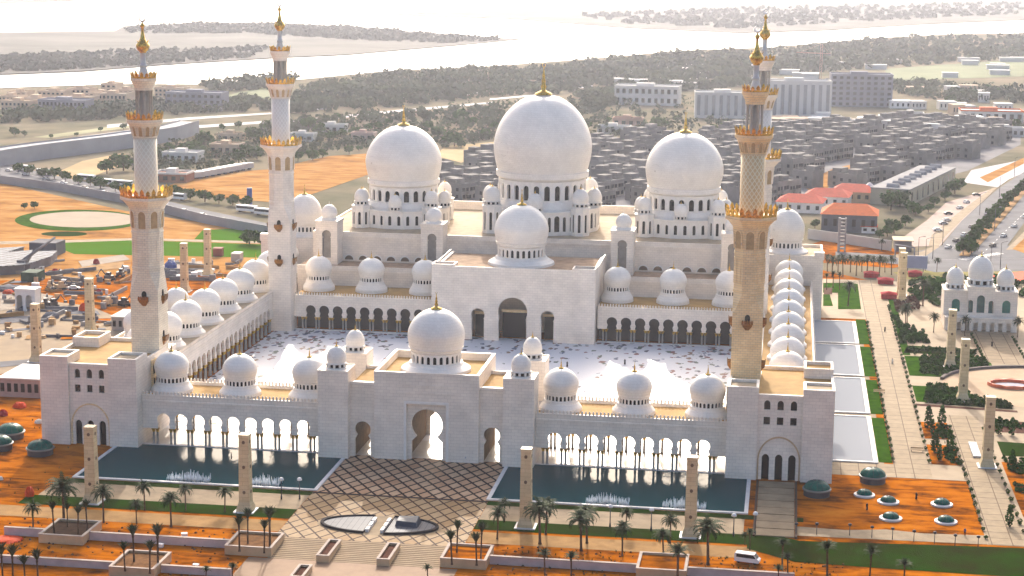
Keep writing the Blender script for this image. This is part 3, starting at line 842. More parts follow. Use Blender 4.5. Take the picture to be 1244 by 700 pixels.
# ================================================================== GATEHOUSE
def gatehouse():
    T = thing('gatehouse', 'white marble entrance gatehouse with tall horseshoe portal between the two front basins', 'gatehouse', (0, -7, 0))
    YF, YB = -19.7, 6.2
    m = MB()
    # central block: screen walls with horseshoe portals, side masses, lintel mass
    portal = horseshoe(0, 0, 7.7, 4.7, 5.3, 3.95, 8.95, 20)
    m.panel(wallx(YF+1.0), notched(-4.9, 4.9, 0, 14.3, [portal]), (), 1.0)
    m.panel(wallx(YB-1.0), notched(-4.9, 4.9, 0, 14.3, [portal]), (), 1.0)
    m.box(-13.1, -4.9, YF, YB, 0, 20.2); m.box(4.9, 13.1, YF, YB, 0, 20.2)
    m.box(-4.9, 4.9, YF, YB, 14.3, 20.2)
    m.ring_box(-13.1, 13.1, YF, YB, 20.2, 22.2, .75)
    # stepped frame and name panel over the portal
    m.box(-7.4, 7.4, YF-.12, YF, 17.0, 17.25); m.box(-7.4, 7.4, YF-.12, YF, 18.9, 19.15)
    # wings with side doors
    for s in (-1, 1):
        q = MB()
        dn = horseshoe(16.2, 0, 4.0, 4.4, 2.9, 2.05, 7.0, 14)
        q.panel(wallx(YF+1.0), notched(13.1, 19.3, 0, 19.1, [dn]), (), 1.0)
        q.panel(wallx(-1.0), notched(13.1, 19.3, 0, 18.2, [dn]), (), 1.0)
        q.box(13.1, 14.0, YF+2.0, -1.0, 0, 18.2); q.box(18.4, 19.3, YF+2.0, -1.0, 0, 18.2)
        q.box(14.0, 18.4, YF+2.0, -1.0, 9.6, 18.2)
        q.box(13.1, 19.3, YF+.7, YF+1.0, 18.3, 19.1)
        q.box(13.1, 19.3, -.6, 0.0, 18.2, 19.1)
        # towers
        q.box(19.3, 26.9, -21.5, -13.2, 0, 22.0)
        q.ring_box(19.3, 26.9, -21.5, -13.2, 22.0, 22.25, .3)
        q.box(19.3, 26.9, -1.2, 7.0, 0, 22.0)
        q.ring_box(19.3, 26.9, -1.2, 7.0, 22.0, 22.25, .3)
        q.box(19.3, 26.9, -13.2, -1.2, 0, 12.0)
        if s < 0: q.mirror()
        m.add(q.v, q.f)
    build('wall', m, MARBLE, T)
    LIN = mat('passage_shade_brown', (0.24, 0.16, 0.09), 0.7, 0.3, 0.6)  # dark facing added, the shade of the passages is put into its brown
    for (xa, xb, zt, ya, yb) in ((-4.9, 4.9, 14.3, YF+2.0, YB-1.0), (14.0, 18.4, 9.6, YF+2.0, -1.0), (-18.4, -14.0, 9.6, YF+2.0, -1.0)):
        build('passage_shade_side', MB().box(xa, xa+.12, ya+.02, yb-.02, .07, zt-.12), LIN, T)
        build('passage_shade_side', MB().box(xb-.12, xb, ya+.02, yb-.02, .07, zt-.12), LIN, T)
        build('passage_shade_ceiling', MB().box(xa, xb, ya+.02, yb-.02, zt-.12, zt-.005), LIN, T)
    r = MB(); r.box(-12.35, 12.35, YF+.75, YB-.75, 20.2, 20.26)
    for s in (-1, 1):
        r.box(min(13.1*s, 19.3*s), max(13.1*s, 19.3*s), YF+1.0, -.6, 18.2, 18.26)
    build('roof', r, ROOF, T)
    fr = MB()
    fr.panel(wallx(YF-.14), [(-5.6, 0.02), (-5.6, 15.0), (5.6, 15.0), (5.6, 0.02), (4.95, 0.02), (4.95, 14.35), (-4.95, 14.35), (-4.95, 0.02)], (), .14)
    build('portal_frame', fr, MARBLEW, T)
    add_dome(T, (0, -6.8), 36.0, 6.75, 7.2, 26.3, 6.3, 22.5, 25.2, 24, 8.9, 20.27, 4.2, 1.5, label='large dome over the gatehouse', wfrac=.5)
    for s in (-1, 1):
        small_dome(T, (s*23.1, -17.3), 22.3, 2.45, 4.2, 1.6)
        small_dome(T, (s*23.1, 2.9), 22.3, 2.45, 4.2, 1.6)
gatehouse()

# ================================================================== ARCADES
BAY = 4.53
ARC0 = 31.6
def spandrel_arch(c, zimp=4.4):
    return horseshoe(c, zimp, 3.2, zimp+.4, 2.75, 1.72, 6.62, 12)
def front_arcade(sx, y, name, label, group, depth, roofz, parz, dome_y, back_open, lab2=None):
    "arcade wing along x, facing -y; columns in pairs under horseshoe arches"
    T = thing(name, label, 'arcade', (sx*50, y, 0), group)
    x0, x1 = 26.95, 73.35
    m = MB()
    cs = [ARC0+BAY*k for k in range(9)]
    m.panel(wallx(y), notched(x0, x1, 4.4, parz-.9, [spandrel_arch(c) for c in cs]), (), .8)
    m.box(x0, x1, y-.22, y, parz-2.4, parz-1.9)
    m.box(x0, x1, y-.12, y+.5, parz-.9, parz-.5)
    merlons(m, (x0, y+.15), (x1, y+.15), parz-.5, .95)
    yb = y+depth
    if back_open:
        m.panel(wallx(yb-.8), notched(x0, x1, 4.4, parz-.9, [spandrel_arch(c) for c in cs]), (), .8)
    else:
        m.box(x0, x1, yb-.8, yb, 0, parz-.9)
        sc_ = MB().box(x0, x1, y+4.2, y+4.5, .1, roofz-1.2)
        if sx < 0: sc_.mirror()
        build('shade_sheet', sc_, mat('arcade_shade', (.035, .03, .03), .5, .4, 1.5), T)  # dark sheet added to give the arcade inside its deep shade
    m.box(x0, x1, yb-.5, yb, parz-.9, parz-.5)
    if back_open: merlons(m, (x0, yb-.2), (x1, yb-.2), parz-.5, .95)
    if sx < 0: m.mirror()
    build('wall', m, MARBLE, T)
    r = MB().box(x0, x1, y+.8, yb-.8, roofz-.8, roofz)
    if sx < 0: r.mirror()
    build('roof', r, ROOF, T)
    base = MB().box(x0, x1, y-.3, y+.9, 0.0, 0.32)
    if sx < 0: base.mirror()
    build('plinth', base, KERB, T)
    for k in range(10):
        xm = ARC0-BAY/2+BAY*k
        for d in (-.5, .5):
            column(T, sx*(xm+d), y+.4)
            if back_open: column(T, sx*(xm+d), yb-.4)
    for i, xd in enumerate((32.0, 50.2, 68.2)):
        ang = ('inner', 'middle', 'outer')[i]
        add_dome(T, (sx*xd, dome_y), 22.75, 4.05, 4.45, 17.0, 3.9, 14.9, 16.6, 24, 5.4, roofz+.02, 2.4, .75, label='%s dome of the wing' % ang, wfrac=.58, seg=32)
    return T
front_arcade(-1, -17.9, 'arcade', 'front arcade of nine horseshoe arches with three domes behind the left basin', 'front arcades', 16.0, 12.3, 13.6, -9.6, True)
front_arcade(1, -17.9, 'arcade', 'front arcade of nine horseshoe arches with three domes behind the right basin', 'front arcades', 16.0, 12.3, 13.6, -9.6, True)

def back_arcade(sx, label):
    T = front_arcade(sx, 128.6, 'arcade', label, 'arcades before the prayer hall', 21.4, 11.4, 12.2, 141.2, False)
    for ch in T.children:
        if ch.name.split('.')[0] == 'dome': pass
    return T
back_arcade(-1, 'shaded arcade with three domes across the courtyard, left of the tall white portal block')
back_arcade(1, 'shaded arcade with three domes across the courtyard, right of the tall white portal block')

def side_arcade(sx, label):
    T = thing('side_arcade', label, 'arcade', (sx*87, 70, 0), 'long side arcades of the courtyard')
    xi, xo = 79.6, 95.4
    y0, y1 = 9.5, 178.0
    m = MB(); n = 25; yA = 6.6+BAY
    cs = [yA+BAY*k for k in range(n)]
    ye = 124.9
    m.panel(wally(xi), notched(4.0, ye, 4.4, 12.4, [spandrel_arch(c) for c in cs if c < ye-2.3]), (), .8)
    m.box(xi, xi+.8, ye, 132.4, 0, 12.4)
    m.box(xi-.2, xi, 4.0, ye, 10.8, 11.3)
    m.box(xi-.1, xi+.5, 4.0, 132.4, 12.4, 12.8); merlons(m, (xi+.2, 4.0), (xi+.2, 124.8), 12.8, .9, 1.0)
    m.box(xo-.8, xo, y0, y1, 0, 12.4); m.box(xo-.5, xo, y0, y1, 12.4, 12.9); merlons(m, (xo-.25, y0), (xo-.25, y1), 12.9, .9, 1.0)
    m.box(xi+.8, xo-.8, 132.4, 133.0, 0, 11.6)
    if sx < 0: m.mirror()
    build('wall', m, MARBLE, T)
    r = MB().box(xi+.8, xo-.8, y0, y1, 11.2, 12.0)
    if sx < 0: r.mirror()
    build('roof', r, ROOF if sx > 0 else ROOFW, T)
    if sx < 0:
        for k in range(n+1):
            ym = yA-BAY/2+BAY*k
            if ym > ye: break
            for d in (-.5, .5): column(T, sx*(xi+.4), ym+d)
    for i in range(9):
        add_dome(T, (sx*87.4, 23.5+18.2*i), 22.3, 4.3, 4.75, 16.5, 4.1, 14.3, 16.1, 24, 5.7, 12.02, 2.3, .75,
                 label='%s of nine domes along the side arcade, counting from the front' % ORD[i], wfrac=.58, seg=32)
    return T
side_arcade(-1, 'long left side arcade with a row of white domes running from the left front tower')
side_arcade(1, 'long right side arcade whose domes overlap in one receding file behind the golden minaret')
# left wing, outer file of domes seen past the minaret foot
T = thing('outer_wing', 'low outer wing with white dome beside the left side arcade', 'annex', (-103, 45, 0))
m = MB().box(-110, -95.6, 12, 128, 0, 9.2); m.ring_box(-110, -95.6, 12, 128, 9.2, 10, .5)
build('wall', m, MARBLE, T)
build('roof', MB().box(-109.5, -96.1, 12.5, 127.5, 9.2, 9.26), ROOFW, T)
for yy in (24, 60, 96): add_dome(T, (-102.5, yy), 18.8, 3.8, 4.1, 12.9, 3.6, 11.2, 12.5, 22, 5.0, 9.27, 2.2, .7, seg=28)

# ================================================================== PRAYER HALL
def portal_block():
    T = thing('portal_block', 'tall white portal block with three dark arches at the far side of the courtyard', 'portal', (0, 135, 0))
    m = MB(); YF, YB = 124.0, 158.0
    mid = horseshoe(0, 0, 9.0, 8.4, 8.4, 4.75, 9.6, 18)
    sd = lambda c: horseshoe(c, 0, 4.0, 7.3, 3.7, 2.2, 8.2, 12)
    m.panel(wallx(YF), notched(-26.5, 26.5, 0, 23.2, [sd(-11.3), mid, sd(11.3)]), (), 1.4)
    m.box(-26.5, -25.0, YF+1.4, YB, 0, 23.2); m.box(25.0, 26.5, YF+1.4, YB, 0, 23.2)
    m.box(-25, 25, 140, 141, 0, 18); m.box(-25, 25, YF+1.4, YB, 18, 22.4)
    for s in (-1, 1):
        q = MB().ring_box(19.0, 26.5, YF, YF+6, 23.2, 24.4, .5); q.box(26.0, 26.5, YF+6, YB, 23.2, 23.9)
        q.box(19.2, 19.5, YF-.15, YF, 0, 24.4)
        if s < 0: q.mirror()
        m.add(q.v, q.f)
    m.box(-19, 19, YF, YF+.5, 23.2, 23.9)
    build('wall', m, MARBLE, T)
    r = MB().box(-25, 25, YF+1.4, YB, 22.4, 22.46)
    for s in (-1, 1): r.box(min(s*19.5, s*26), max(s*19.5, s*26), YF+.5, YF+5.5, 23.2, 23.26)
    build('roof', r, mat('pink_tan_roof', (0.50, 0.34, 0.22), 0.85, 0.35, 0.3), T)
    # inner screens of the three arches
    for c, w, zt in ((0, 8.2, 9.0), (-11.3, 3.6, 8.0), (11.3, 3.6, 8.0)):
        d = MB().box(c-w/2, c+w/2, YF+6.0, YF+6.2, 0.07, zt)
        build('door', d, GLASS, T)
        t = MB(); t.box(c-w/2-.3, c+w/2+.3, YF+5.6, YF+6.0, zt*.93, zt*1.03)
        build('door_header', t, CREAM, T)
    add_dome(T, (0, 142.2), 42.1, 8.3, 8.95, 30.0, 7.9, 25.0, 28.5, 26, 11.0, 22.47, 5.0, 1.7, label='dome over the portal block', wfrac=.5)
portal_block()

def prayer_hall():
    T = thing('prayer_hall', 'white marble prayer hall with three huge domes filling the far side of the courtyard', 'mosque hall', (0, 190, 0))
    m = MB()
    YF, YB, H = 164.0, 232.0, 27.0
    m.box(-76, 76, YF, YB, 0, H)
    m.box(-76, 76, YF-.35, YF, 25.6, 26.3)
    m.box(-76, 76, YF, YF+.5, H, H+.55); m.box(-76, 76, YB-.5, YB, H, H+3.2)
    for s in (-1, 1):
        m.box(min(s*76, s*75.5), max(s*76, s*75.5), YF+.5, YB-.5, H, H+.55)
        x0, x1 = min(s*26.6, s*78), max(s*26.6, s*78)
        m.box(x0, x1, 150.2, YF, 0, 17.3)
        m.box(x0, x1, 149.9, 150.2, 16.0, 16.6)
        m.box(x0, x1, 150.2, 150.6, 17.3, 17.9)
    build('wall', m, MARBLE, T)
    r = MB(); r.box(-75.5, 75.5, YF+.5, YB-.5, H, H+.06)
    build('roof', r, ROOFW, T)
    for s in (-1, 1):
        x0, x1 = min(s*26.6, s*78), max(s*26.6, s*78)
        build('terrace', MB().box(x0, x1, 150.6, YF, 17.3, 17.36), mat('pink_tan_roof', (0.5, .34, .22)), T)
    # half-moon windows at the foot of the upper wall
    for s in (-1, 1):
        for i in range(6):
            c = s*(38.6+4.93*i)
            g = MB(); g.panel(wallx(YF-.10), arc(c, 17.9, 1.55, pi, 0, 10), (), .06)
            w = build('window', g, mat('brown_glass', (0.10, 0.06, 0.03), 0.3), T)
            f = MB(); f.panel(wallx(YF-.22), arc(c, 17.9, 1.85, pi, 0, 10)+list(reversed(arc(c, 17.91, 1.5, pi, 0, 10))), (), .2)
            build('window_frame', f, MARBLEW, w)
    # four turrets with tall niches
    for xt in (-69.2, -32.6, 32.0, 68.6):
        q = MB(); a, b, y0, y1 = xt-3.75, xt+3.75, 155.8, 164.5
        n = horseshoe(xt, 19.6, 3.0, 26.6, 2.6, 1.62, 27.6, 10)
        q.panel(wallx(y0), [(a, 17.36), (b, 17.36), (b, 32.2), (a, 32.2)], [n], .9)
        q.box(a, b, y0+1.5, y1, 17.36, 32.2); q.box(a, a+.6, y0+.9, y0+1.5, 17.36, 32.2); q.box(b-.6, b, y0+.9, y0+1.5, 17.36, 32.2)
        q.ring_box(a-.2, b+.2, y0-.2, y1+.2, 31.5, 32.4, .45)
        q.box(a+.25, b-.25, y0+.25, y1-.25, 32.2, 32.3)
        t = build('turret', q, MARBLE, T)
        nn = MB().box(xt-1.9, xt+1.9, y0+1.3, y0+1.48, 19.2, 29.6)
        build('niche', nn, mat('grey_niche_stone', (0.33, 0.30, 0.27), 0.7, .2, .5), t)
        k = 'turret_dome'
        if k not in CACHE:
            d = MB(); d.lathe([(2.7, 0), (2.7, .5), (2.4, .6), (2.35, 1.0)]+onion(2.45, 2.75, 1.0, 4.2), 24)
            d.tube((0, 0, 5.1), (0, 0, 6.2), .16, .03, 5)
            CACHE[k] = d.mesh('turret_dome', DOMEM)
        inst('turret_dome', CACHE[k], t, (xt, 160.1, 32.3))
    # dome clusters
    def cluster(cx, R, nside, zt, rsd, nsd, rd, zd0, zd1, nw, rb, rm, zb, apex, fin, finr, lab, rsmall):
        cy = 192.7
        q = MB()
        for i in range(nside):
            a0, a1 = 2*pi*i/nside+pi/nside, 2*pi*(i+1)/nside+pi/nside
            p0 = Vector((cx+R*cos(a0), cy+R*sin(a0))); p1 = Vector((cx+R*cos(a1), cy+R*sin(a1)))
            Ln = (p1-p0).length; d = (p1-p0)/Ln; nn = Vector((d.y, -d.x))
            P = lambda s, z, e, p0=p0, d=d, nn=nn: (p0.x+d.x*s-nn.x*e, p0.y+d.y*s-nn.y*e, z)
            k = max(2, int(Ln/2.6))
            holes = [roundarch(Ln*(j+.5)/k, H+1.3, 1.1 if j != k//2 or k % 2 == 0 else 1.9, zt-2.3, 6) for j in range(k)]
            q.panel(P, [(0, H+.06), (Ln, H+.06), (Ln, zt), (0, zt)], holes, .45)
        ring = [(cx+(R-.1)*cos(2*pi*(i+.5)/nside), cy+(R-.1)*sin(2*pi*(i+.5)/nside)) for i in range(nside)]
        q.sheet(ring, zt-.25)
        q.lathe([(R+.25, zt-.5), (R+.3, zt), (R-.1, zt+.05), (R-.5, zt-.2)], nside, (cx, cy), smooth=False, ph=pi/nside)
        q.lathe([(rd+1.5, zt-.25), (rd+1.4, zt+.6), (rd+.7, zd0-.4), (rd+.5, zd0), (rd*.6, zd0)], 48, (cx, cy), smooth=False)
        t = build('tier', q, MARBLEW, T)
        inst('tier_dark_core', MB().lathe([(R*.93, 0), (R*.93, zt-H-.4)], 24).mesh('tier_dark_core', DARK), t, (cx, cy, H+.1))  # dark core stands for the windows all round the tier
        add_dome(T, (cx, cy), apex, rb, rm, zb, rd, zd0, zd1, nw, None, None, fin, finr, label=lab, wfrac=.52, seg=64)
        for i in range(nsd):
            a = -pi/2+2*pi*i/nsd
            small_dome(T, (cx+rsd*cos(a), cy+rsd*sin(a)), zt+.35, rsmall, rsmall*1.85, 1.0)
        # projecting bays below the diagonal domes
        for i in range(4):
            a = pi/4+pi/2*i
            q = MB(); ex, ey = cx+(R+1.2)*cos(a), cy+(R+1.2)*sin(a)
            for j in range(8):
                b0, b1 = pi/4*j+pi/8, pi/4*(j+1)+pi/8
                p0 = Vector((ex+3.4*cos(b0), ey+3.4*sin(b0))); p1 = Vector((ex+3.4*cos(b1), ey+3.4*sin(b1)))
                Ln = (p1-p0).length; d = (p1-p0)/Ln; nn = Vector((d.y, -d.x))
                P = lambda s, z, e, p0=p0, d=d, nn=nn: (p0.x+d.x*s-nn.x*e, p0.y+d.y*s-nn.y*e, z)
                q.panel(P, [(0, H+.06), (Ln, H+.06), (Ln, zt+1.4), (0, zt+1.4)], [roundarch(Ln/2, H+1.2, .95, zt-1.2, 6)], .35)
            q.lathe([(3.6, zt+1.0), (3.6, zt+1.45), (.1, zt+1.46)], 8, (ex, ey), smooth=False, ph=pi/8)
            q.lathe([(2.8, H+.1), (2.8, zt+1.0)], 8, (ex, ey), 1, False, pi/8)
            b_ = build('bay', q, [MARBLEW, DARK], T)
            small_dome(b_, (ex, ey), zt+1.8, rsmall*1.08, rsmall*1.9, 1.0)
    cluster(0, 20.6, 16, 35.2, 18.6, 4, 15.6, 37.7, 44.9, 26, 15.9, 17.35, 47.6, 74.4, 10.6, 3.1, 'largest dome, in the centre of the prayer hall', 2.7)
    cluster(-50, 16.6, 16, 33.4, 14.9, 4, 12.3, 35.4, 40.9, 22, 12.45, 13.6, 43.2, 62.3, 7.0, 2.3, 'big dome left of the largest one on the prayer hall', 2.3)
    cluster(50, 16.6, 16, 33.4, 14.9, 4, 12.3, 35.4, 40.9, 22, 12.45, 13.6, 43.2, 62.3, 7.0, 2.3, 'big dome right of the largest one on the prayer hall', 2.3)
prayer_hall()

def corner_hall(sx, label):
    T = thing('corner_hall', label, 'hall', (sx*87, 190, 0), 'rear corner halls')
    m = MB(); x0, x1, y0, y1, H = 76.3, 98.8, 178.3, 204.0, 21.4
    m.box(x0, x1, y0, y1, 0, H); m.ring_box(x0, x1, y0, y1, H, H+1.0, .6)
    m.box(x0+9, x1-3.4, y0-.2, y0, H-2.2, H-1.9)
    m.box(x1-3.5, x1-3.1, y0-.2, y0, 0, H-1.9)
    m.box(x1-3, x1+.3, y0-.3, y0+3, H-.3, H+2.2)
    if sx < 0: m.mirror()
    build('wall', m, MARBLE, T)
    r = MB().box(x0+.6, x1-.6, y0+.6, y1-.6, H, H+.06)
    if sx < 0: r.mirror()
    build('roof', r, ROOFW, T)
    add_dome(T, (sx*86.1, 191.2), 36.6, 5.75, 6.25, 26.3, 5.5, 23.2, 25.6, 24, 7.6, H+.07, 3.6, 1.2, wfrac=.5)
corner_hall(-1, 'white corner hall with one dome behind the far left minaret')
corner_hall(1, 'white corner hall with one dome at the far end of the right side arcade')

# ================================================================== FOREGROUND: pylons, planters, palms, light wells
pym = MB()
pym.loft([[(-1.75, -1.75, 0), (1.75, -1.75, 0), (1.75, 1.75, 0), (-1.75, 1.75, 0)], [(-1.75, -1.75, .5), (1.75, -1.75, .5), (1.75, 1.75, .5), (-1.75, 1.75, .5)],
          [(-1.45, -1.45, 2.0), (1.45, -1.45, 2.0), (1.45, 1.45, 2.0), (-1.45, 1.45, 2.0)], [(-1.3, -1.3, 17.0), (1.3, -1.3, 17.0), (1.3, 1.3, 17.0), (-1.3, 1.3, 17.0)],
          [(-1.38, -1.38, 17.0), (1.38, -1.38, 17.0), (1.38, 1.38, 17.0), (-1.38, 1.38, 17.0)], [(-1.38, -1.38, 17.6), (1.38, -1.38, 17.6), (1.38, 1.38, 17.6), (-1.38, 1.38, 17.6)]], cap1=True)
pym.v = [(x*(.86 if z > .6 else 1), y*(.86 if z > .6 else 1), z) for x, y, z in pym.v]
PYM = pym.mesh('shaft', stone('pylon_stone', (0.70, 0.57, 0.34), (0.62, 0.49, 0.28), (0.40, 0.31, 0.18), 2.4, 0.9))
LMM = []
for ang in range(4):
    a = ang*pi/2
    for z in (4.4, 10.2, 15.9):
        lm = MB(); rr = (1.45-.15*(z-2)/15)*.86+.03
        ring = [(cos(b)*.36, z+sin(b)*.42) for b in [2*pi*i/8 for i in range(8)]]
        c_, s_ = cos(a), sin(a)
        lm.panel(lambda s, zz, d: ((s*c_+(rr+.05-d)*s_), (s*s_-(rr+.05-d)*c_), zz), ring, (), .07)
        LMM.append(lm.mesh('lamp_grille', mat('bronze_grille', (0.14, 0.09, 0.05), 0.6)))
FOOT = MB().box(-2.3, 2.3, -2.3, 2.3, 0, .25).mesh('foot', KERB)
def pylon(x, y, label, group):
    T = thing('light_pylon', label, 'pylon', (x, y, 0.08), group)
    inst('shaft', PYM, T, (x, y, .3)); [inst('lamp_grille', q, T, (x, y, .3)) for q in LMM]; inst('foot', FOOT, T, (x, y, .08))
for x, t in ((-67.7, 'outer cream pylon before the left basin, palms at its foot'), (-31.7, 'inner cream pylon before the left basin, beside the forecourt'),
             (31.7, 'inner cream pylon before the right basin, beside the forecourt'), (67.7, 'outer cream pylon before the right basin, nearest the parked van')):
    pylon(x, -67.6, t, 'tall cream light pylons')
for y, t in ((1.0, 'nearest cream pylon of the right garden, standing on pale paving'), (70, 'cream pylon at the hedge bed beside the round plaza, second nearest at right'), (113.8, 'cream pylon at the far hedge bed, directly left of the white pavilion'),
             (221, 'far right garden pylon, nearer one of the overlapping pair by the red tents'), (231.5, 'far right garden pylon, farther one of the overlapping pair by the red tents')):
    pylon(137 if y < 200 else 128.4, y, t, 'tall cream light pylons')
for y, t in ((66.5, 'cream pylon left of the left corner tower, nearest on the construction ground'), (110.5, 'cream pylon on the construction ground, second behind the left corner tower')):
    pylon(-136.8, y, t, 'tall cream light pylons')
pylon(-130, 186, 'cream pylon between the left minaret and the row of domes, nearer of two', 'tall cream light pylons')
pylon(-132, 220, 'cream pylon between the two left minarets, farther of two at the green lawn', 'tall cream light pylons')
# scaffolded pylon behind the corner dome
T = thing('stair_tower', 'narrow concrete stair tower beyond the right corner dome', 'tower', (109, 330, 0))
m = MB().box(107.6, 108.6, 328, 331, 0, 14.5); m.box(110.4, 111, 328, 331, 0, 14.5)
for i in range(9): m.box(108.6, 110.4, 328.2, 330.8, 1.2+i*1.55, 1.8+i*1.55)
build('frame', m, CONC, T)

# light wells in the lower plaza
def well(sx, label):
    T = thing('light_well', label, 'light well', (sx*7, -72.6, 0.07), 'half oval light wells in the forecourt')
    rx, ry, cy, g = 13.2, 6.3, -72.6, 2.2
    def half(f):
        a0 = math.acos(g/(rx*f)) if True else 0
        return [(sx*rx*f*cos(t), cy+ry*f*sin(t)) for t in [(-a0+2*a0*i/26) for i in range(27)]]
    o, i_ = half(1.0), half(.94)
    m = MB(); n = len(o)
    o3 = [(x, y, .07) for x, y in o]; o4 = [(x, y, .55) for x, y in o]
    i4 = [(x*.995+sx*.1, y, .55) for x, y in i_]; i3 = [(x*.995+sx*.1, y, .1) for x, y in i_]
    m.loft([o3, o4, i4, i3]); build('rim', m, mat('dark_granite', (0.05, 0.045, 0.05)), T)
    s = MB(); s.prism([(x*.995+sx*.1, y) for x, y in i_] if sx > 0 else list(reversed([(x*.995+sx*.1, y) for x, y in i_])), .09, .3)
    build('louvre_cover', s, grid_paving('grey_louvres', (0.13, 0.135, 0.15), (0.11, 0.115, 0.13), (0.06, 0.06, 0.07), 1.3, 0.08, 0, 0.4, 0.01), T)
    m = MB()
    for yy in (-5.2, -2.0, 1.2): m.box(min(sx*1.3, sx*2.0), max(sx*1.3, sx*2.0), cy+yy, cy+yy+2.4, .08, .8)
    build('planter_edge', m, KERB, T)
well(-1, 'left half of the oval light well in the banded forecourt, plain grey louvres')
well(1, 'right half of the oval light well, with a dark blue cover thrown over it')
m = MB(); 
m.loft([[(3.6, -73.2, .32), (8.6, -73.6, .32), (8.8, -69.4, .32), (3.4, -69.2, .32)], [(3.9, -72.8, 1.5), (8.2, -73.0, 1.3), (8.3, -69.9, 1.9), (3.9, -69.6, 1.6)]], cap1=True)
tag(build('cover_sheet', m, mat('navy_tarpaulin', (0.02, 0.04, 0.07), 0.6, 0.3, 1.0), loc=(6, -71, .3)), 'dark navy cover sheet lying on the right half of the oval light well', 'cover')
ground('light_well_surround', [(13.9*cos(2*pi*i/48), -72.6+6.8*sin(2*pi*i/48)) for i in range(48)], 0.078, PAVEX)

# fountains along the basins' near edges
def fountain(x0, x1, label):
    T = thing('fountain', label, 'fountain', ((x0+x1)/2, -45.5, .17), 'spraying fountains in the front basins')
    m = MB(); r = random.Random(int(x0*7))
    k = int((x1-x0)*20)
    for i in range(k):
        x = x0+(x1-x0)*r.random(); y = -48.2+4.4*r.random()*r.random(); h = .45+1.9*r.random()*(1-abs(x-(x0+x1)/2)/(x1-x0))
        m.tube((x, y, .14), (x+r.uniform(-.1, .1), y, .14+h), .13, .03, 4)
    build('jets', m, mat('white_spray', (0.85, 0.88, 0.9), 0.4), T)
for u0, u1, t in ((203, 254, 'white fountain spray in the left basin, farther from the forecourt'), (303, 343, 'white fountain spray in the left basin, beside the inner pylon'),
                  (711, 764, 'white fountain spray in the middle of the right basin'), (806, 858, 'white fountain spray in the right basin, behind the outer pylon')):
    v = 584 if u0 < 400 else 612
    fountain(G(u0, v)[0], G(u1, v+3)[0], t)

# low walls and palm planters in the sand
def low_wall(pts, h, label):
    T = thing('retaining_wall', label, 'wall', (pts[0][0], pts[0][1], 0), 'pale low walls in the front sand')
    m = MB()
    for a, b in zip(pts[:-1], pts[1:]):
        m.box(min(a[0], b[0]), max(a[0], b[0]), a[1]-.3, a[1]+.3, 0, h)
    build('wall', m, MAUVE, T)
    c = MB()
    for a, b in zip(pts[:-1], pts[1:]):
        c.box(min(a[0], b[0]), max(a[0], b[0]), a[1]-.4, a[1]+.4, h, h+.15)
    build('coping', c, mat('beige_coping', (.50, .41, .34), .8, .2, .5), T)
low_wall([(-77.5, -93.2), (-68.2, -93.2)], 1.7, 'short pale low wall left of the far left palm planter')
low_wall([(-58.4, -93.2), (-27.4, -93.2)], 1.7, 'pale low wall joining the two upper left palm planters')
low_wall([(-90, -110.5), (-46.2, -110.5)], 1.5, 'pale low wall at the bottom left corner, nearest to us')
low_wall([(-36.6, -110.5), (-22.0, -110.5)], 1.5, 'pale low wall right of the lowest left palm planter')
low_wall([(27.9, -93.4), (58.3, -93.4)], 1.7, 'pale low wall right of the forecourt joining two palm planters')
low_wall([(68.5, -93.4), (90, -93.4)], 1.7, 'pale low wall right of the planter nearest the van')
def planter(x0, x1, y0, y1, h, label, soil, group, t=.45, m_=TANW):
    T = thing('planter', label, 'planter', ((x0+x1)/2, (y0+y1)/2, 0), group)
    build('box', MB().ring_box(x0, x1, y0, y1, 0, h, t), m_, T)
    build('coping', MB().ring_box(x0-.08, x1+.08, y0-.08, y1+.08, h, h+.14, t+.16), mat('beige_coping', (.50, .41, .34), .8, .2, .5), T)
    build('soil', MB().box(x0+t, x1-t, y0+t, y1-t, .1, h-.35), soil, T)
BS = mat('brown_soil', (0.22, 0.10, 0.035), 0.95, 0.5, 0.6)
PG = 'square palm planters in the front sand'
planter(-68.2, -58.4, -97.2, -86.2, 1.9, 'square palm planter at the far left with dark soil', mat('dark_soil', (0.09, 0.05, 0.03), .95, .4, .6), PG)
planter(-46.2, -36.8, -114.5, -103.6, 1.9, 'square palm planter lowest in view on the left', BS, PG)
planter(-27.4, -17.4, -97.5, -87.2, 1.9, 'square palm planter at the left end of the forecourt steps', BS, PG)
planter(18.2, 27.7, -97.4, -87.2, 1.9, 'square palm planter at the right end of the forecourt steps', SAND, PG)
planter(58.3, 68.4, -96.5, -85.8, 1.9, 'square sandy planter right of centre near the van', SAND, PG)
for x, y, t in ((-6.1, -93.8, 'small oblong planter on the steps, left one'), (6.6, -93.8, 'small oblong planter on the steps, right one')):
    planter(x-1.35, x+1.35, y-5.2, y+5.6, 1.5, t, SOILR, 'small oblong planters on the steps', .4)
planter(-9.5, -6.8, -112, -104.5, 1.3, 'small oblong planter on the landing, lowest at the bottom edge', SOILR, 'small oblong planters on the steps', .4)

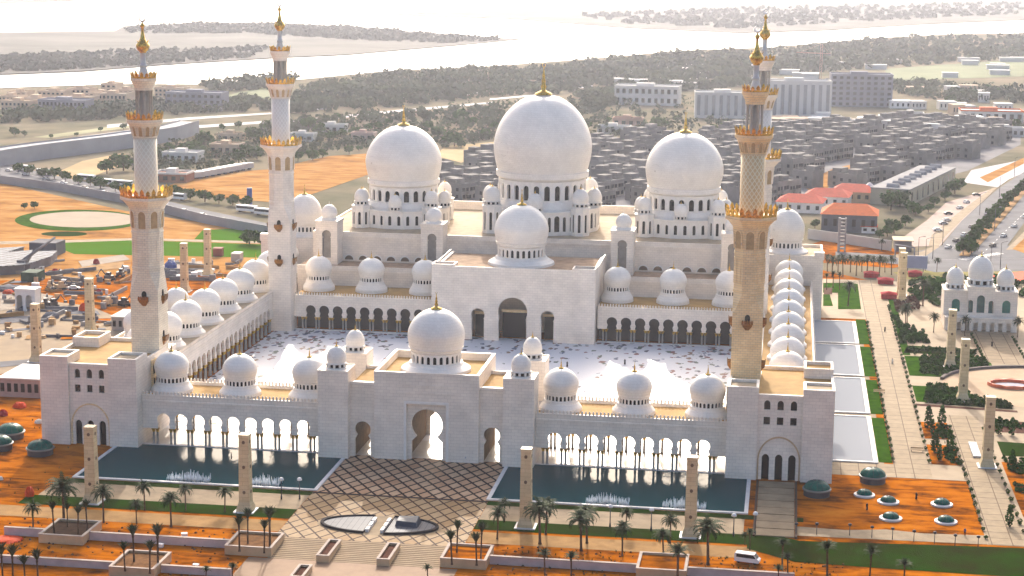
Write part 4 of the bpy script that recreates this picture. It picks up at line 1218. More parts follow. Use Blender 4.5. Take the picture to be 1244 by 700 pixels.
# ------------------------------------------------------------------ palms
def palm_mesh(seed, kind):
    r = random.Random(seed)
    t = MB(); H = 6.6
    pts = [(0, 0, 0)]
    prof = [(.34, 0), (.24, .5), (.21, 3), (.20, H-.8), (.30, H-.4), (.26, H)]
    t.lathe([(a*1.0, z) for a, z in prof], 8)
    c = MB()
    n = {'spread': 40, 'tied': 34, 'young': 30}[kind]
    for i in range(n):
        a = 2*pi*i*0.381966*1.0+r.uniform(-.2, .2)
        q = i/n
        if kind == 'spread': el0 = radians(82-88*q+r.uniform(-8, 8)); L = r.uniform(2.9, 3.7); bend = r.uniform(1.0, 1.5)
        elif kind == 'tied': el0 = radians(88-30*q+r.uniform(-5, 5)); L = r.uniform(2.4, 3.2); bend = r.uniform(.25, .7)
        else: el0 = radians(84-60*q+r.uniform(-8, 8)); L = r.uniform(2.3, 3.0); bend = r.uniform(.8, 1.2)
        p = Vector((0, 0, H-.15)); el = el0; seg = 6; st = L/seg
        side = Vector((-sin(a), cos(a), 0))
        prev = None
        for k in range(seg+1):
            d = Vector((cos(a)*cos(el), sin(a)*cos(el), sin(el)))
            w = [.10, .42, .56, .55, .48, .34, .05][k]*(1.0 if kind == 'spread' else .8)
            up = side.cross(d)
            row = (p-side*w-up*.22*w, p+up*.0, p+side*w-up*.22*w)
            if prev is not None:
                for sgn in (0, 2):
                    # two leaflet blades per segment with gaps between
                    A, B, C_, D = prev[1], row[1], row[sgn], prev[sgn]
                    for f0, f1 in ((0.0, .40), (.5, .9)):
                        a0 = A.lerp(B, f0); a1 = A.lerp(B, f1)
                        tip = D.lerp(C_, min(1, f1+.55)) if f1+.55 <= 1 else C_+(C_-D)*(f1+.55-1)
                        c.add([a0, a1, tip+Vector((0, 0, r.uniform(-.08, .02)))], [(0, 1, 2)])
                        c.add([a0+Vector((0, 0, .02)), a1+Vector((0, 0, .02)), D.lerp(C_, f0+.25)], [(0, 1, 2)])
            prev = row
            p = p+d*st; el -= bend/seg*(1+k*.25)
    return t.mesh('trunk', BARK), c.mesh('crown', PALMG)
PALMS = {}
for kind in ('spread', 'tied', 'young'):
    PALMS[kind] = [palm_mesh(11+7*i+len(kind), kind) for i in range(3)]
PH = {'spread': 8.9, 'tied': 9.3, 'young': 8.8}
def palm(x, y, h, kind, label, group, z=0.08):
    T = thing('palm_tree', label, 'palm tree', (x, y, z), group, rz=random.uniform(0, 6.28))
    tm, cm = random.choice(PALMS[kind])
    for nm, me in (('trunk', tm), ('crown', cm)):
        o = bpy.data.objects.new(nm, me); COL.objects.link(o); o.parent = T
    s = h/PH[kind]; T.rotation_euler[0] = random.uniform(-.05, .05); T.rotation_euler[1] = random.uniform(-.05, .05)
    w_ = s*random.uniform(.90, 1.12); T.scale = (w_, w_, s)
    return T
def palms_px(lst, kind, where, group, z=0.08, hmin=0):
    lst = sorted(lst)
    for i, e in enumerate(lst):
        u, vb, vt = e[:3]; kd = e[3] if len(e) > 3 else kind
        x, y = G(u, vb, z)
        h = max(hmin, (vb-vt)/ppm(x, y)*1.03)
        lab = '%s palm from the left %s' % (ORD[i], where) if len(lst) > 1 else 'palm tree '+where
        palm(x, y, h, kd, lab, group, z)
GF = 'date palms before the mosque'
palms_px([(78, 638, 576), (126, 635, 586), (176, 620, 582), (225.6, 620, 586), (273, 622, 590)], 'spread', 'in the grass strip before the left basin', GF)
palms_px([(40.5, 645, 608), (166, 636, 605), (208, 640, 595)], 'spread', 'along the earth path at left', GF)
palms_px([(66, 648, 607), (82, 641, 610), (95, 650, 613), (106, 645, 606)], 'tied', 'inside the far left square planter', GF, 1.4)
palms_px([(152, 694, 657), (163, 683, 636), (182, 697, 656), (192, 687, 636)], 'tied', 'inside the lowest left square planter', GF, 1.4)
palms_px([(4, 712, 658), (16, 712, 660), (31, 714, 673), (47, 716, 665)], 'tied', 'in the bottom left corner', GF)
palms_px([(291, 670, 624), (301, 661, 617), (321, 672, 629), (328, 666, 615)], 'tied', 'inside the planter left of the steps', GF, 1.4)
palms_px([(549, 686, 643), (555, 672, 631), (579, 687, 646), (584, 679, 632)], 'tied', 'inside the planter right of the steps', GF, 1.4)
palms_px([(604, 655, 613), (613, 634, 604), (656, 661, 605), (663, 649, 601), (706, 669, 617), (713, 660, 611), (760, 647, 615), (814, 660, 622), (860, 686, 626)], 'spread', 'in the grass strip before the right basin', GF)
palms_px([(756, 675, 631), (806, 680, 640), (905, 662, 645)], 'spread', 'along the earth path at right', GF)
palms_px([(662, 704, 664), (694, 706, 668), (823, 716, 657)], 'young', 'by the lower right wall and planter', GF)
palms_px([(911, 668, 640), (950, 692, 651), (957, 706, 669), (1005, 700, 654), (1056, 708, 660), (1098, 716, 676), (945, 716, 684)], 'young', 'on the lower right lawn', GF)
palms_px([(520, 712, 684), (250, 714, 686), (282, 712, 682)], 'young', 'at the bottom edge of the view', GF)

# ------------------------------------------------------------------ van, cars
def car_mesh(kind, body):
    m = MB()
    if kind == 'van':
        prof = [(-2.6, .35), (2.55, .35), (2.6, .95), (2.2, 1.2), (1.5, 2.1), (-2.45, 2.15), (-2.6, 1.9)]; w = .95
        win = [(1.95, 1.25), (1.4, 1.95), (-2.2, 1.95), (-2.2, 1.25)]
    else:
        prof = [(-2.15, .3), (2.15, .3), (2.2, .75), (1.25, .92), (.55, 1.42), (-1.1, 1.45), (-1.75, 1.0), (-2.2, .92)]; w = .88
        win = [(1.05, .96), (.5, 1.34), (-1.05, 1.36), (-1.55, 1.0)]
    n = len(prof)
    tw = lambda z: w*(1 if z < 1.0 else 1-.16*(z-1.0)/.6 if kind == 'car' else 1-.06*(z-1))
    vs = [(x, -tw(z), z) for x, z in prof]+[(x, tw(z), z) for x, z in prof]
    m.add(vs, [tuple(range(n)), tuple(range(2*n-1, n-1, -1))]+[(i, n+i, n+(i+1) % n, (i+1) % n) for i in range(n)], 0)
    bodym = m.mesh('body', body)
    g = MB()
    for s in (-1, 1):
        g.add([(x, s*(tw(z)+.012), z) for x, z in win], [(0, 1, 2, 3) if s < 0 else (3, 2, 1, 0)])
    if kind == 'van':
        g.add([(2.16, -.85, 1.26), (2.16, .85, 1.26), (1.56, .82, 2.05), (1.56, -.82, 2.05)], [(0, 1, 2, 3)])
    else:
        g.add([(1.20, -.78, .97), (1.20, .78, .97), (.62, .70, 1.38), (.62, -.70, 1.38)], [(0, 1, 2, 3)])
        g.add([(-1.72, -.76, 1.03), (-1.72, .76, 1.03), (-1.17, .70, 1.42), (-1.17, -.70, 1.42)], [(3, 2, 1, 0)])
    wl = MB().tube((0, -.11, 0), (0, .11, 0), .34, n=12)
    return bodym, g.mesh('windows', GLASS), wl.mesh('wheel', BLACK)
CARM = {}
def car(x, y, rz, kind, body, label, group=None, z=.09, name=None):
    if (kind, body.name) not in CARM: CARM[(kind, body.name)] = car_mesh(kind, body)
    b, g, w = CARM[(kind, body.name)]
    T = thing(name or ('van' if kind == 'van' else 'parked_car'), label, kind, (x, y, z), group, rz)
    o = bpy.data.objects.new('body', b); COL.objects.link(o); o.parent = T
    o2 = bpy.data.objects.new('window', g); COL.objects.link(o2); o2.parent = T
    for sx in (-1, 1):
        for sy in (-1, 1):
            q = bpy.data.objects.new('wheel', w); COL.objects.link(q); q.parent = T
            q.location = (sx*(1.35 if kind == 'car' else 1.7), sy*.8, .34)
x, y = G(908, 684)
car(x, y, radians(-12), 'van', WHITEP, 'white van parked on the earth path below the right lawn')
TV = T
# ------------------------------------------------------------------ people
def person_mesh(robe, shirt):
    vs = [(0, 0, .92), (0, 0, 1.12), (0, 0, 1.36), (0, 0, 1.50), (0, .01, 1.62), (0, .02, 1.74),
          (-.17, 0, 1.42), (-.24, .02, 1.14), (-.22, .12, .92), (.17, 0, 1.42), (.25, 0, 1.15), (.26, .06, .90),
          (-.09, 0, .86), (-.11, .05, .48), (-.12, 0, .07), (-.12, .14, .03), (.09, 0, .86), (.11, .10, .48), (.12, -.06, .08), (.12, .08, .03)]
    es = [(0, 1), (1, 2), (2, 3), (3, 4), (4, 5), (2, 6), (6, 7), (7, 8), (2, 9), (9, 10), (10, 11), (0, 12), (12, 13), (13, 14), (14, 15), (0, 16), (16, 17), (17, 18), (18, 19)]
    rad = [.14, .13, .15, .06, .10, .09, .075, .05, .04, .075, .05, .04, .11, .075, .05, .045, .11, .075, .05, .045]
    if robe: rad[12] = rad[16] = .15; rad[13] = rad[17] = .17; rad[14] = rad[18] = .16
    me = bpy.data.meshes.new('skeleton'); me.from_pydata(vs, es, [])
    o = bpy.data.objects.new('skeleton', me); COL.objects.link(o)
    md = o.modifiers.new('skin', 'SKIN')
    for i, q in enumerate(rad): me.skin_vertices[0].data[i].radius = (q, q)
    me.skin_vertices[0].data[0].use_root = True
    s = o.modifiers.new('sub', 'SUBSURF'); s.levels = 1; s.render_levels = 1
    dg = bpy.context.evaluated_depsgraph_get()
    out = bpy.data.meshes.new_from_object(o.evaluated_get(dg))
    bpy.data.objects.remove(o)
    out.materials.clear()
    sk = mat('skin_brown', (0.30, 0.17, 0.11), 0.6); hair = mat('black_hair', (0.015, 0.012, 0.01), 0.6)
    for m_ in (shirt[0], shirt[1], sk, hair): out.materials.append(m_)
    for p in out.polygons:
        c = p.center; p.use_smooth = True
        if c.z > 1.70 or (c.z > 1.56 and c.y < -.02): p.material_index = 3
        elif c.z > 1.47 or (c.z < .98 and abs(c.x) > .19): p.material_index = 2
        elif c.z > .92: p.material_index = 0
        else: p.material_index = 1
    out.name = 'person'
    return out
def cloth(n, c): return mat(n, c, 0.85, 0.1, 3.0)
PM = {'dark': person_mesh(True, (cloth('black_cloth', (.02, .02, .025)), cloth('black_cloth', (.02, .02, .025)))),
      'white': person_mesh(True, (cloth('white_cloth', (.75, .73, .70)), cloth('white_cloth', (.75, .73, .70)))),
      'blue': person_mesh(False, (cloth('blue_shirt', (.06, .12, .30)), cloth('navy_trousers', (.03, .035, .06)))),
      'orange': person_mesh(False, (cloth('orange_vest', (.75, .20, .03)), cloth('grey_trousers', (.12, .12, .13))))}
def person(u, v, kind, label, z=.1, rz=None):
    x, y = G(u, v, z)
    o = bpy.data.objects.new('person', PM[kind]); COL.objects.link(o)
    o.location = (x, y, z); o.rotation_euler = (0, 0, random.uniform(0, 6.28) if rz is None else rz); o.scale = (1.05,)*3
    tag(o, label, 'person')
person(1053, 620, 'dark', 'person in dark clothes standing on the orange sand field, left one')
person(1113, 607, 'dark', 'person in dark clothes standing on the orange sand field, right one')
person(1172, 651, 'blue', 'person in blue shirt walking along the paved strip below the sand field')
person(1075, 403, 'dark', 'person in dark clothes walking on the long right walk, farther one')
person(1084, 442, 'white', 'person in pale clothes walking on the long right walk, nearer one')
person(759, 443, 'dark', 'person in dark clothes crossing the white courtyard, farther from the front domes')
person(689, 446, 'dark', 'person in dark clothes in the courtyard beside a front dome')
person(1205, 421, 'dark', 'person in dark clothes on the path before the white pavilion')
person(561, 561, 'dark', 'person in dark clothes standing at the gatehouse wall, left of two')
person(566, 562, 'blue', 'person in blue shirt standing at the gatehouse wall, right of two')
person(73, 640, 'white', 'person in white robe by the far left palms')
person(281, 558, 'dark', 'person in dark clothes standing in the left front arcade', z=.35)
# ------------------------------------------------------------------ path lamps
lpm = MB(); lpm.tube((0, 0, 0), (0, 0, 4.4), .13, .10, 8); lpm.tube((0, 0, 0), (0, 0, .9), .22, .2, 8)
LPM = lpm.mesh('post', DARKM)
lpl = MB(); lpl.lathe([(.12, 4.35), (.55, 4.5), (.6, 4.65), (.42, 5.05), (.1, 5.2)], 12)
LPL = lpl.mesh('lamp_head', WHITEP)
def path_lamp(x, y, label, group):
    T = thing('lamp_post', label, 'lamp post', (x, y, .09), group)
    inst('post', LPM, T, (x, y, .09)); inst('lamp_head', LPL, T, (x, y, .09))
LG = 'white headed path lamps'
for i, u in enumerate((342, 364)): path_lamp(*G(u, 607), '%s path lamp left of the forecourt near the inner left pylon' % ORD[i], LG)
for i, (u, v) in enumerate(((741, 641), (791, 645), (891, 652), (917, 650))): path_lamp(*G(u, v), '%s path lamp from the left on the walk before the right basin' % ORD[i], LG)

bm_ = MB(); bm_.tube((0, 0, 0), (0, 0, 2.2), .09, .07, 6); bm_.lathe([(.1, 2.1), (.42, 2.3), (.38, 2.6), (.05, 2.75)], 8)
BLM = bm_.mesh('bollard_lamp', DARKM)
for i, (u, v) in enumerate(((967, 650), (992, 650), (1032, 651), (1059, 654), (1084, 656), (1110, 659), (1135, 661), (1160, 664), (1188, 666))):
    o = inst('bollard_lamp', BLM, None, (*G(u, v), .1)); tag(o, '%s dark bollard lamp from the left below the orange sand field' % ORD[i], 'lamp', 'dark bollard lamps')
def bench(u, v, label):
    x, y = G(u, v); T = thing('bench', label, 'bench', (x, y, .09), 'open frame benches of the long walk')
    build('seat', MB().box(-1.6, 1.6, -.35, .35, .42, .52), TANW, T, local=True)
    for sx in (-1.5, 1.4): build('leg', MB().box(sx, sx+.1, -.33, .33, 0, .42), DARKM, T, local=True)
    build('backrest', MB().box(-1.6, 1.6, .30, .38, .65, 1.05), TANW, T, local=True)
bench(1068, 478, 'bench on the long walk, farther one'); bench(1114, 549, 'bench on the long walk by the cypress bed, nearer one')
x, y = G(1184, 548)
T = thing('stone_slab', 'long grey stone slab lying on the pale paving left of the nearest garden pylon', 'slab', (x, y, .09))
build('top', MB().box(-1.0, 1.0, -7, 7, .02, .5), mat('blue_grey_stone', (.33, .35, .38), .6, .15, .4), T, local=True)
# tufts and stones lying about the sand
r = random.Random(17); mb = MB(); tf = MB()
for i in range(900):
    x, y = r.uniform(-120, 100), r.uniform(-112, -80.8)
    if -22 < x < 28 and y < -80: continue
    s_ = r.uniform(.1, .38)
    mb.loft([[(x+s_*cos(a)*r.uniform(.7, 1.3), y+s_*sin(a)*r.uniform(.7, 1.3), .02) for a in (0, 1.3, 2.5, 3.8, 5.0)], [(x+s_*.5*cos(a), y+s_*.5*sin(a), .02+s_*.8) for a in (0, 1.3, 2.5, 3.8, 5.0)]], cap1=True)
tag(build('rubble', mb, mat('dark_rubble', (.16, .09, .05), .95, .5, .5)), kind='stuff')
for i in range(260):
    if i % 2: x, y = r.uniform(30, 100), r.uniform(-96, -80.8)
    else: x, y = r.uniform(-120, -82), r.uniform(-110, 0)
    for k in range(7):
        a = r.uniform(0, 6.28); q = r.uniform(.2, .5)
        tf.add([(x, y, .02), (x+.12*cos(a+1.5), y+.12*sin(a+1.5), .02), (x+q*cos(a), y+q*sin(a), r.uniform(.3, .7))], [(0, 1, 2)])
tag(build('weeds', tf, mat('weed_green', (.04, .06, .015), .9, spec=0)), kind='stuff')

# ================================================================== PLANTING HELPERS
def leaf_quads(mb, r, cx, cy, cz, rx, ry, rz, n, s, mi=0, shell=0.55):
    for _ in range(n):
        while True:
            a, b, c = r.uniform(-1, 1), r.uniform(-1, 1), r.uniform(-1, 1)
            d = a*a+b*b+c*c
            if d <= 1 and d > shell*r.random(): break
        p = Vector((cx+a*rx, cy+b*ry, cz+c*rz))
        nrm = Vector((a+r.uniform(-.7, .7), b+r.uniform(-.7, .7), c+.3+r.uniform(-.7, .7))).normalized()
        t = nrm.orthogonal().normalized(); q = nrm.cross(t); ang = r.uniform(0, 6.28)
        t2 = t*cos(ang)+q*sin(ang); q2 = nrm.cross(t2); k = s*r.uniform(.6, 1.3)
        mb.add([p-t2*k-q2*k*.6, p+t2*k-q2*k*.6, p+t2*k*.8+q2*k*.7, p-t2*k*.8+q2*k*.7], [(0, 1, 2, 3)], mi)
def tree_mesh(seed, H, R, n, leaf, flat=1.0, m=LEAFD):
    r = random.Random(seed)
    t = MB(); t.tube((0, 0, 0), (r.uniform(-.3, .3), r.uniform(-.3, .3), H*.5), R*.075, R*.045, 7)
    c = MB(); lumps = 9
    for i in range(lumps):
        a = 2*pi*i/lumps+r.uniform(-.3, .3); q = r.uniform(.25, .68) if i else 0
        z = H*(.40+.36*r.random()) if i else H*.74
        x, y = R*q*cos(a), R*q*sin(a)
        if i < 5: t.tube((0, 0, H*.3), (x*.8, y*.8, z*.95), R*.035, R*.012, 5)
        leaf_quads(c, r, x, y, z, R*.48, R*.48, R*.40*flat, n//lumps, leaf)
    return t.mesh('trunk', TRUNK), c.mesh('crown', m)
TREES = [tree_mesh(3+i, 7.0, 3.6, 520, .42, m=LEAFD if i % 2 else LEAF) for i in range(4)]
def tree(x, y, h, label, group, z=.05, w=1.0, k=None):
    T = thing('tree', label, 'tree', (x, y, z), group, rz=random.uniform(0, 6.28))
    tm, cm = TREES[k] if k is not None else random.choice(TREES)
    for nm, me in (('trunk', tm), ('crown', cm)):
        o = bpy.data.objects.new(nm, me); COL.objects.link(o); o.parent = T
    s = h/8.4; T.scale = (s*w, s*w, s)
    return T
def hedge_mass(name, poly_px, h, leaf, dens, m, world_pts=None, z=.08, kind='stuff', seed=1):
    "ground cover: leaf clumps scattered over a plot"
    pts = world_pts or GP(poly_px)
    r = random.Random(seed); mb = MB()
    xs = [p[0] for p in pts]; ys = [p[1] for p in pts]
    def inside(x, y):
        c = False; n = len(pts)
        for i in range(n):
            (x1, y1), (x2, y2) = pts[i], pts[i-1]
            if (y1 > y) != (y2 > y) and x < (x2-x1)*(y-y1)/(y2-y1)+x1: c = not c
        return c
    area = (max(xs)-min(xs))*(max(ys)-min(ys))
    for _ in range(int(area*dens)):
        x, y = r.uniform(min(xs), max(xs)), r.uniform(min(ys), max(ys))
        if not inside(x, y): continue
        hh = h*(.5+.5*r.random())
        for k in range(3):
            leaf_quads(mb, r, x, y, z+hh*.5, leaf*1.2, leaf*1.2, hh*.55, 3, leaf)
    o = build(name, mb, m)
    tag(o, kind=kind)
    return o
# ================================================================== RIGHT GARDEN
def plot(u_pts, z, m, name): return ground(name, GP(u_pts), z, m)
E_ = 0.09
ground('hedge_plot', rect(124, 131.0, 66, 86), E_, LAWN)
ground('hedge_plot', [(131, 64), (150, 62), (150, 72), (140, 84), (131, 87)], E_, DRYG)
hedge_mass('shrubbery', None, 1.3, .45, .9, LEAFD, [(126.5, 65), (150, 63), (149, 70), (141, 74), (138, 82), (134, 87), (128, 87)], seed=4)
ground('red_flower_strip', [(123.6, 61.3), (151, 58.6), (151, 60.8), (123.6, 63.8)], E_, SOILR)
ground('hedge_plot', [(124, 99), (135, 99), (140, 108), (150, 116), (150, 127), (124, 127)], E_, LAWN)
hedge_mass('shrubbery', None, 1.4, .45, .9, LEAFD, [(127.5, 101), (135, 101), (140, 110), (149, 117), (149, 126), (129, 126)], seed=5)
# round plaza
PC = (164, 90); PR = 31
ring = [(PC[0]+PR*cos(2*pi*i/60), PC[1]+PR*.86*sin(2*pi*i/60)) for i in range(60)]
ground('round_plaza', ring, 0.10, mat('peach_paving', (0.45, 0.31, 0.19), 0.7, 0.15, 0.15))
T = thing('curved_kerb', 'dark curved kerb wall round the far side of the round plaza', 'kerb', (PC[0], PC[1], 0))
m = MB(); a0, a1 = radians(62), radians(168)
for rr0, rr1, z0, z1 in ((PR, PR+1.0, 0, .8),):
    inn = [(PC[0]+rr0*cos(a0+(a1-a0)*i/30), PC[1]+rr0*.86*sin(a0+(a1-a0)*i/30)) for i in range(31)]
    out = [(PC[0]+rr1*cos(a0+(a1-a0)*i/30), PC[1]+rr1*.86*sin(a0+(a1-a0)*i/30)) for i in range(31)]
    m.loft([[(x, y, z0) for x, y in inn], [(x, y, z1) for x, y in inn], [(x, y, z1) for x, y in out], [(x, y, z0) for x, y in out]], close=False)
build('kerb', m, mat('grey_brown_stone', (0.20, 0.17, 0.15), .8, .2, .5), T)
# orange barrier ring round a dug hole
T = thing('barrier', 'orange plastic barrier standing round a blue pit on the round plaza', 'barrier', (*G(1228, 469), .1))
cx, cy = G(1229, 469)
o = [(cx+7.0*cos(2*pi*i/20), cy+5.2*sin(2*pi*i/20)) for i in range(20)]; i_ = [(cx+6.2*cos(2*pi*i/20), cy+4.4*sin(2*pi*i/20)) for i in range(20)]
m = MB().loft([[(x, y, .1) for x, y in o], [(x, y, 1.0+.2*(k % 2)) for k, (x, y) in enumerate(o)], [(x, y, .95) for x, y in i_], [(x, y, .12) for x, y in i_]])
build('panels', m, mat('salmon_plastic', (0.80, 0.20, 0.09), 0.6, .25, 1.0), T)
build('pit_cover', MB().sheet([(cx+4.8*cos(2*pi*i/16), cy+3.2*sin(2*pi*i/16)) for i in range(16)], .25), mat('navy_sheet', (.03, .035, .12), .6), T)
# white pavilion with three domes
def pavilion():
    T = thing('pavilion', 'small white pavilion with three domes and green arched windows in the right garden', 'pavilion', (152, 181, 0))
    x0, x1, yf = 139.4, 163.6, 175.5
    m = MB()
    secs = [(x0, x0+7.6, 0.0), (x0+7.6, x1-7.6, -1.0), (x1-7.6, x1, 0.0)]
    zb = 4.4
    for i, (a, b, dy) in enumerate(secs):
        c = (a+b)/2; h = 12.4 if i != 1 else 14.0
        if i == 1: hs = [roundarch(c, 5.6, 2.6, 10.2, 8, .1), roundarch(c-3.4, 5.6, 1.7, 9.0, 8), roundarch(c+3.4, 5.6, 1.7, 9.0, 8)]
        else: hs = [roundarch(c+.2, 5.6, 2.7, 8.6, 8)]
        m.panel(wallx(yf+dy), [(a, zb), (b, zb), (b, h), (a, h)], hs, .6)
        m.box(a, b, yf+dy+1.2, yf+11, zb, h); m.box(a, a+.4, yf+dy+.6, yf+dy+1.2, zb, h); m.box(b-.4, b, yf+dy+.6, yf+dy+1.2, zb, h)
        m.box(a-.15, b+.15, yf+dy-.2, yf+11.2, h, h+.5)
    # balustrade base with openings
    n = [[(x0+1.6+2.7*k, 0), (x0+1.6+2.7*k, 2.9), (x0+3.0+2.7*k, 2.9), (x0+3.0+2.7*k, 0)] for k in range(8)]
    m.panel(wallx(yf-4.5), notched(x0+.3, x1-.3, 0.05, 4.2, [[(a, 0.05 if b == 0 else b) for a, b in q] for q in n]), (), .5)
    m.box(x0+.3, x1-.3, yf-4.7, yf-1.0, 4.2, 4.5)
    m.box(x0+.3, x1-.3, yf-2.0, yf+11, 0, 4.2)
    build('wall', m, MARBLE, T)
    for i, (a, b, dy) in enumerate(secs):
        c = (a+b)/2
        g = MB().box(a+.6, b-.6, yf+dy+.65, yf+dy+.8, 5.2, 11.8 if i == 1 else 10.6)
        build('window', g, mat('green_glass', (0.02, 0.20, 0.16), .25, .3, .6) if i != 1 else mat('teal_dark_glass', (0.03, 0.12, 0.12), .25, .4, .5), T)
    small_dome(T, (x0+3.8, yf+5), 12.95, 3.0, 5.6, 1.6, 'dome', 1.3)
    small_dome(T, ((x0+x1)/2, yf+5), 14.55, 4.2, 7.8, 2.0, 'dome', 1.6)
    small_dome(T, (x1-3.8, yf+5), 12.95, 3.0, 5.6, 1.6, 'dome', 1.3)
pavilion()
ground('path', [(148.8, 122), (160.5, 119.5), (160, 168), (145, 170)], 0.10, PAVE)
ground('lawn', [(124, 131), (146, 131), (147.5, 141), (126, 143)], E_, DRYG)
hedge_mass('clipped_hedge', None, 1.0, .4, 1.1, LEAFD, [(126, 134), (146, 133), (147, 138), (127, 140)], seed=6)
ground('lawn', [(123.6, 128), (126, 128), (126, 225), (123.6, 225)], E_, LAWN)
hedge_mass('shrub_border', None, 1.8, .6, .35, LEAFD, [(124, 146), (133, 146), (133, 163), (126, 175), (124, 200)], seed=8)
# cypress beds
CYM = []
for s in range(2):
    r = random.Random(40+s); c = MB()
    for k in range(9):
        z = .5+k*.5; R = .95*(1-abs(k-2.5)/8.5)
        leaf_quads(c, r, 0, 0, z, R, R, .45, 16, .28)
    CYM.append((MB().tube((0, 0, 0), (0, 0, 1.2), .12, .1, 6).mesh('trunk', TRUNK), c.mesh('crown', LEAFD)))
def cypress(x, y, h, label, group):
    T = thing('cypress_tree', label, 'cypress', (x, y, .1), group, rz=random.uniform(0, 6))
    for nm, me in zip(('trunk', 'crown'), random.choice(CYM)):
        o = bpy.data.objects.new(nm, me); COL.objects.link(o); o.parent = T
    T.scale = (h/5.2*1.15, h/5.2*1.15, h/5.2)
for k, (y0, y1) in enumerate(((0.5, 19.5), (25.5, 43))):
    ground('sand_bed', rect(123.6, 130.6, y0, y1), 0.095, SAND)
    nm = 'nearer' if k == 0 else 'farther'
    hedge_mass('shrub_border', None, 1.0, .4, .8, LEAFD, rect(127.6, 130.4, y0+.5, y1-3), seed=20+k)
    for j, (xx, yy, hh) in enumerate(((125.2, y0+11, 6.6), (128.8, y0+12, 6.4), (125.8, y0+4, 4.5))):
        cypress(xx, yy, hh, '%s cypress in the %s sand bed beside the long walk' % (('left', 'right', 'shortest')[j], nm), 'dark cypresses in the sand beds')
for j, (u, v) in enumerate(((1213, 528), (1229, 529), (1229, 569), (1226, 640))):
    x, y = G(u, v); cypress(x, y, 5.2, '%s cypress right of the nearest garden pylon, from far to near' % ORD[j], 'dark cypresses in the sand beds')
ground('hedge_plot', [(142, 36), (165, 35), (165, 47), (142, 49)], E_, SOILR)
hedge_mass('shrubbery', None, .9, .4, .9, LEAFD, [(142.5, 41), (165, 40), (165, 47), (142.5, 48.5)], seed=11)
ground('lawn', [(142, 12), (165, 12), (165, 24), (142, 26)], E_, DRYG)
hedge_mass('shrub_border', None, 1.1, .4, .9, LEAFD, [(142, -5), (160, -5), (160, 8), (142, 9)], seed=12)
ground('sand_bed', [(141, -40), (170, -40), (170, 4), (141, 6)], 0.085, SAND)
hedge_mass('shrub_border', None, 1.1, .4, .5, LEAFD, [(141.5, -22), (165, -22), (165, -15), (141.5, -14)], seed=13)
# clipped shrubs along the walks
cs = MB(); rr = random.Random(5); leaf_quads(cs, rr, 0, 0, .62, .62, .62, .6, 60, .2, shell=.8)
CSM = cs.mesh('shrub', LEAFD)
def shrubs(pts, where):
    for i, (x, y) in enumerate(pts):
        o = bpy.data.objects.new('clipped_shrub', CSM); COL.objects.link(o)
        o.location = (x, y, .09); q_ = random.uniform(.65, 1.0); o.scale = (q_, q_, q_*random.uniform(.9, 1.3)); o.rotation_euler = (0, 0, random.random()*6)
        tag(o, 'round clipped shrub %s' % where, 'shrub', 'round clipped shrubs '+where)
shrubs([(114.3, 2+6.2*i) for i in range(29)], 'along the left edge of the long walk')
shrubs([(123.1, 2+6.2*i) for i in range(34)], 'along the right edge of the long walk')
shrubs([(131.0, -58+6.0*i) for i in range(17)], 'along the left edge of the near garden path')
shrubs([(139.6, -58+6.0*i) for i in range(17)], 'along the right edge of the near garden path')
shrubs([(148.2-.04*i, 122+4.5*i) for i in range(10)]+[(160.9, 121+4.5*i) for i in range(10)], 'along the path to the white pavilion')
shrubs([(127.5+4.4*i, 129.3) for i in range(5)], 'in a row on the pale strip behind the far hedge bed')
# palms of the right garden
GR = 'palms of the right garden'
palms_px([(1134, 404, 379), (1102, 396, 367), (1172, 408, 383), (1236, 410, 384)], 'spread', 'around the white pavilion', GR)
palms_px([(1030, 372, 340), (1121, 372, 338), (1100, 398, 372)], 'spread', 'beside the long walk, far end', GR)
palms_px([(1005, 330, 308), (1011, 336, 309), (1018, 331, 309), (1024, 336, 308), (1033, 331, 309), (1040, 335, 309), (1047, 330, 310), (1053, 335, 308), (1061, 331, 310), (1068, 335, 309), (1075, 331, 311), (1083, 334, 309)],
         'spread', 'in the dark row beyond the long walk', GR)
palms_px([(1138, 330, 312), (1124, 329, 315), (1071, 305, 290)], 'spread', 'by the road junction', GR)
palms_px([(1020, 352, 330), (1012, 350, 328), (1004, 352, 331)], 'young', 'on the small lawns by the far corner hall', GR)
for (u0, u1, v0, v1) in ((1000, 1041, 344, 356), (1018, 1046, 345, 376), (1000, 1012, 358, 372)):
    ground('lawn', GP([(u0, v1), (u1, v1), (u1-4, v0), (u0, v0)]), 0.09+random.random()*.005, LAWN)
ground('red_brown_bed', GP([(1001, 350), (1011, 350), (1011, 358), (1001, 358)]), .1, SOILR)
# red tents, red flower field
def tent(u0, u1, v0, v1, label):
    x, y = G((u0+u1)/2, v1); T = thing('tent', label, 'tent', (x, y, .1), 'red tents')
    p = ppm(x, y); w = (u1-u0)/p; h = max(2.5, (v1-v0)/p*.55)
    m = MB().box(x-w/2, x+w/2, y, y+w*.8, .1, h*.7)
    m.loft([[(x-w/2-.3, y-.3, h*.7), (x+w/2+.3, y-.3, h*.7), (x+w/2+.3, y+w*.8+.3, h*.7), (x-w/2-.3, y+w*.8+.3, h*.7)], [(x-.2, y+w*.3, h), (x+.2, y+w*.3, h), (x+.2, y+w*.5, h), (x-.2, y+w*.5, h)]], cap1=True)
    build('canopy', m, REDF, T)
tent(1050, 1067, 331, 338, 'dark red tent, leftmost, beyond the long walk')
tent(1067, 1085, 334, 346, 'dark red tent in the middle beside the long walk')
tent(1071, 1089, 348, 364, 'bright red tent nearest, by the pair of far pylons')
tent(1104, 1120, 330, 337, 'red tent under the blue billboard')
x, y = G(1112, 331)
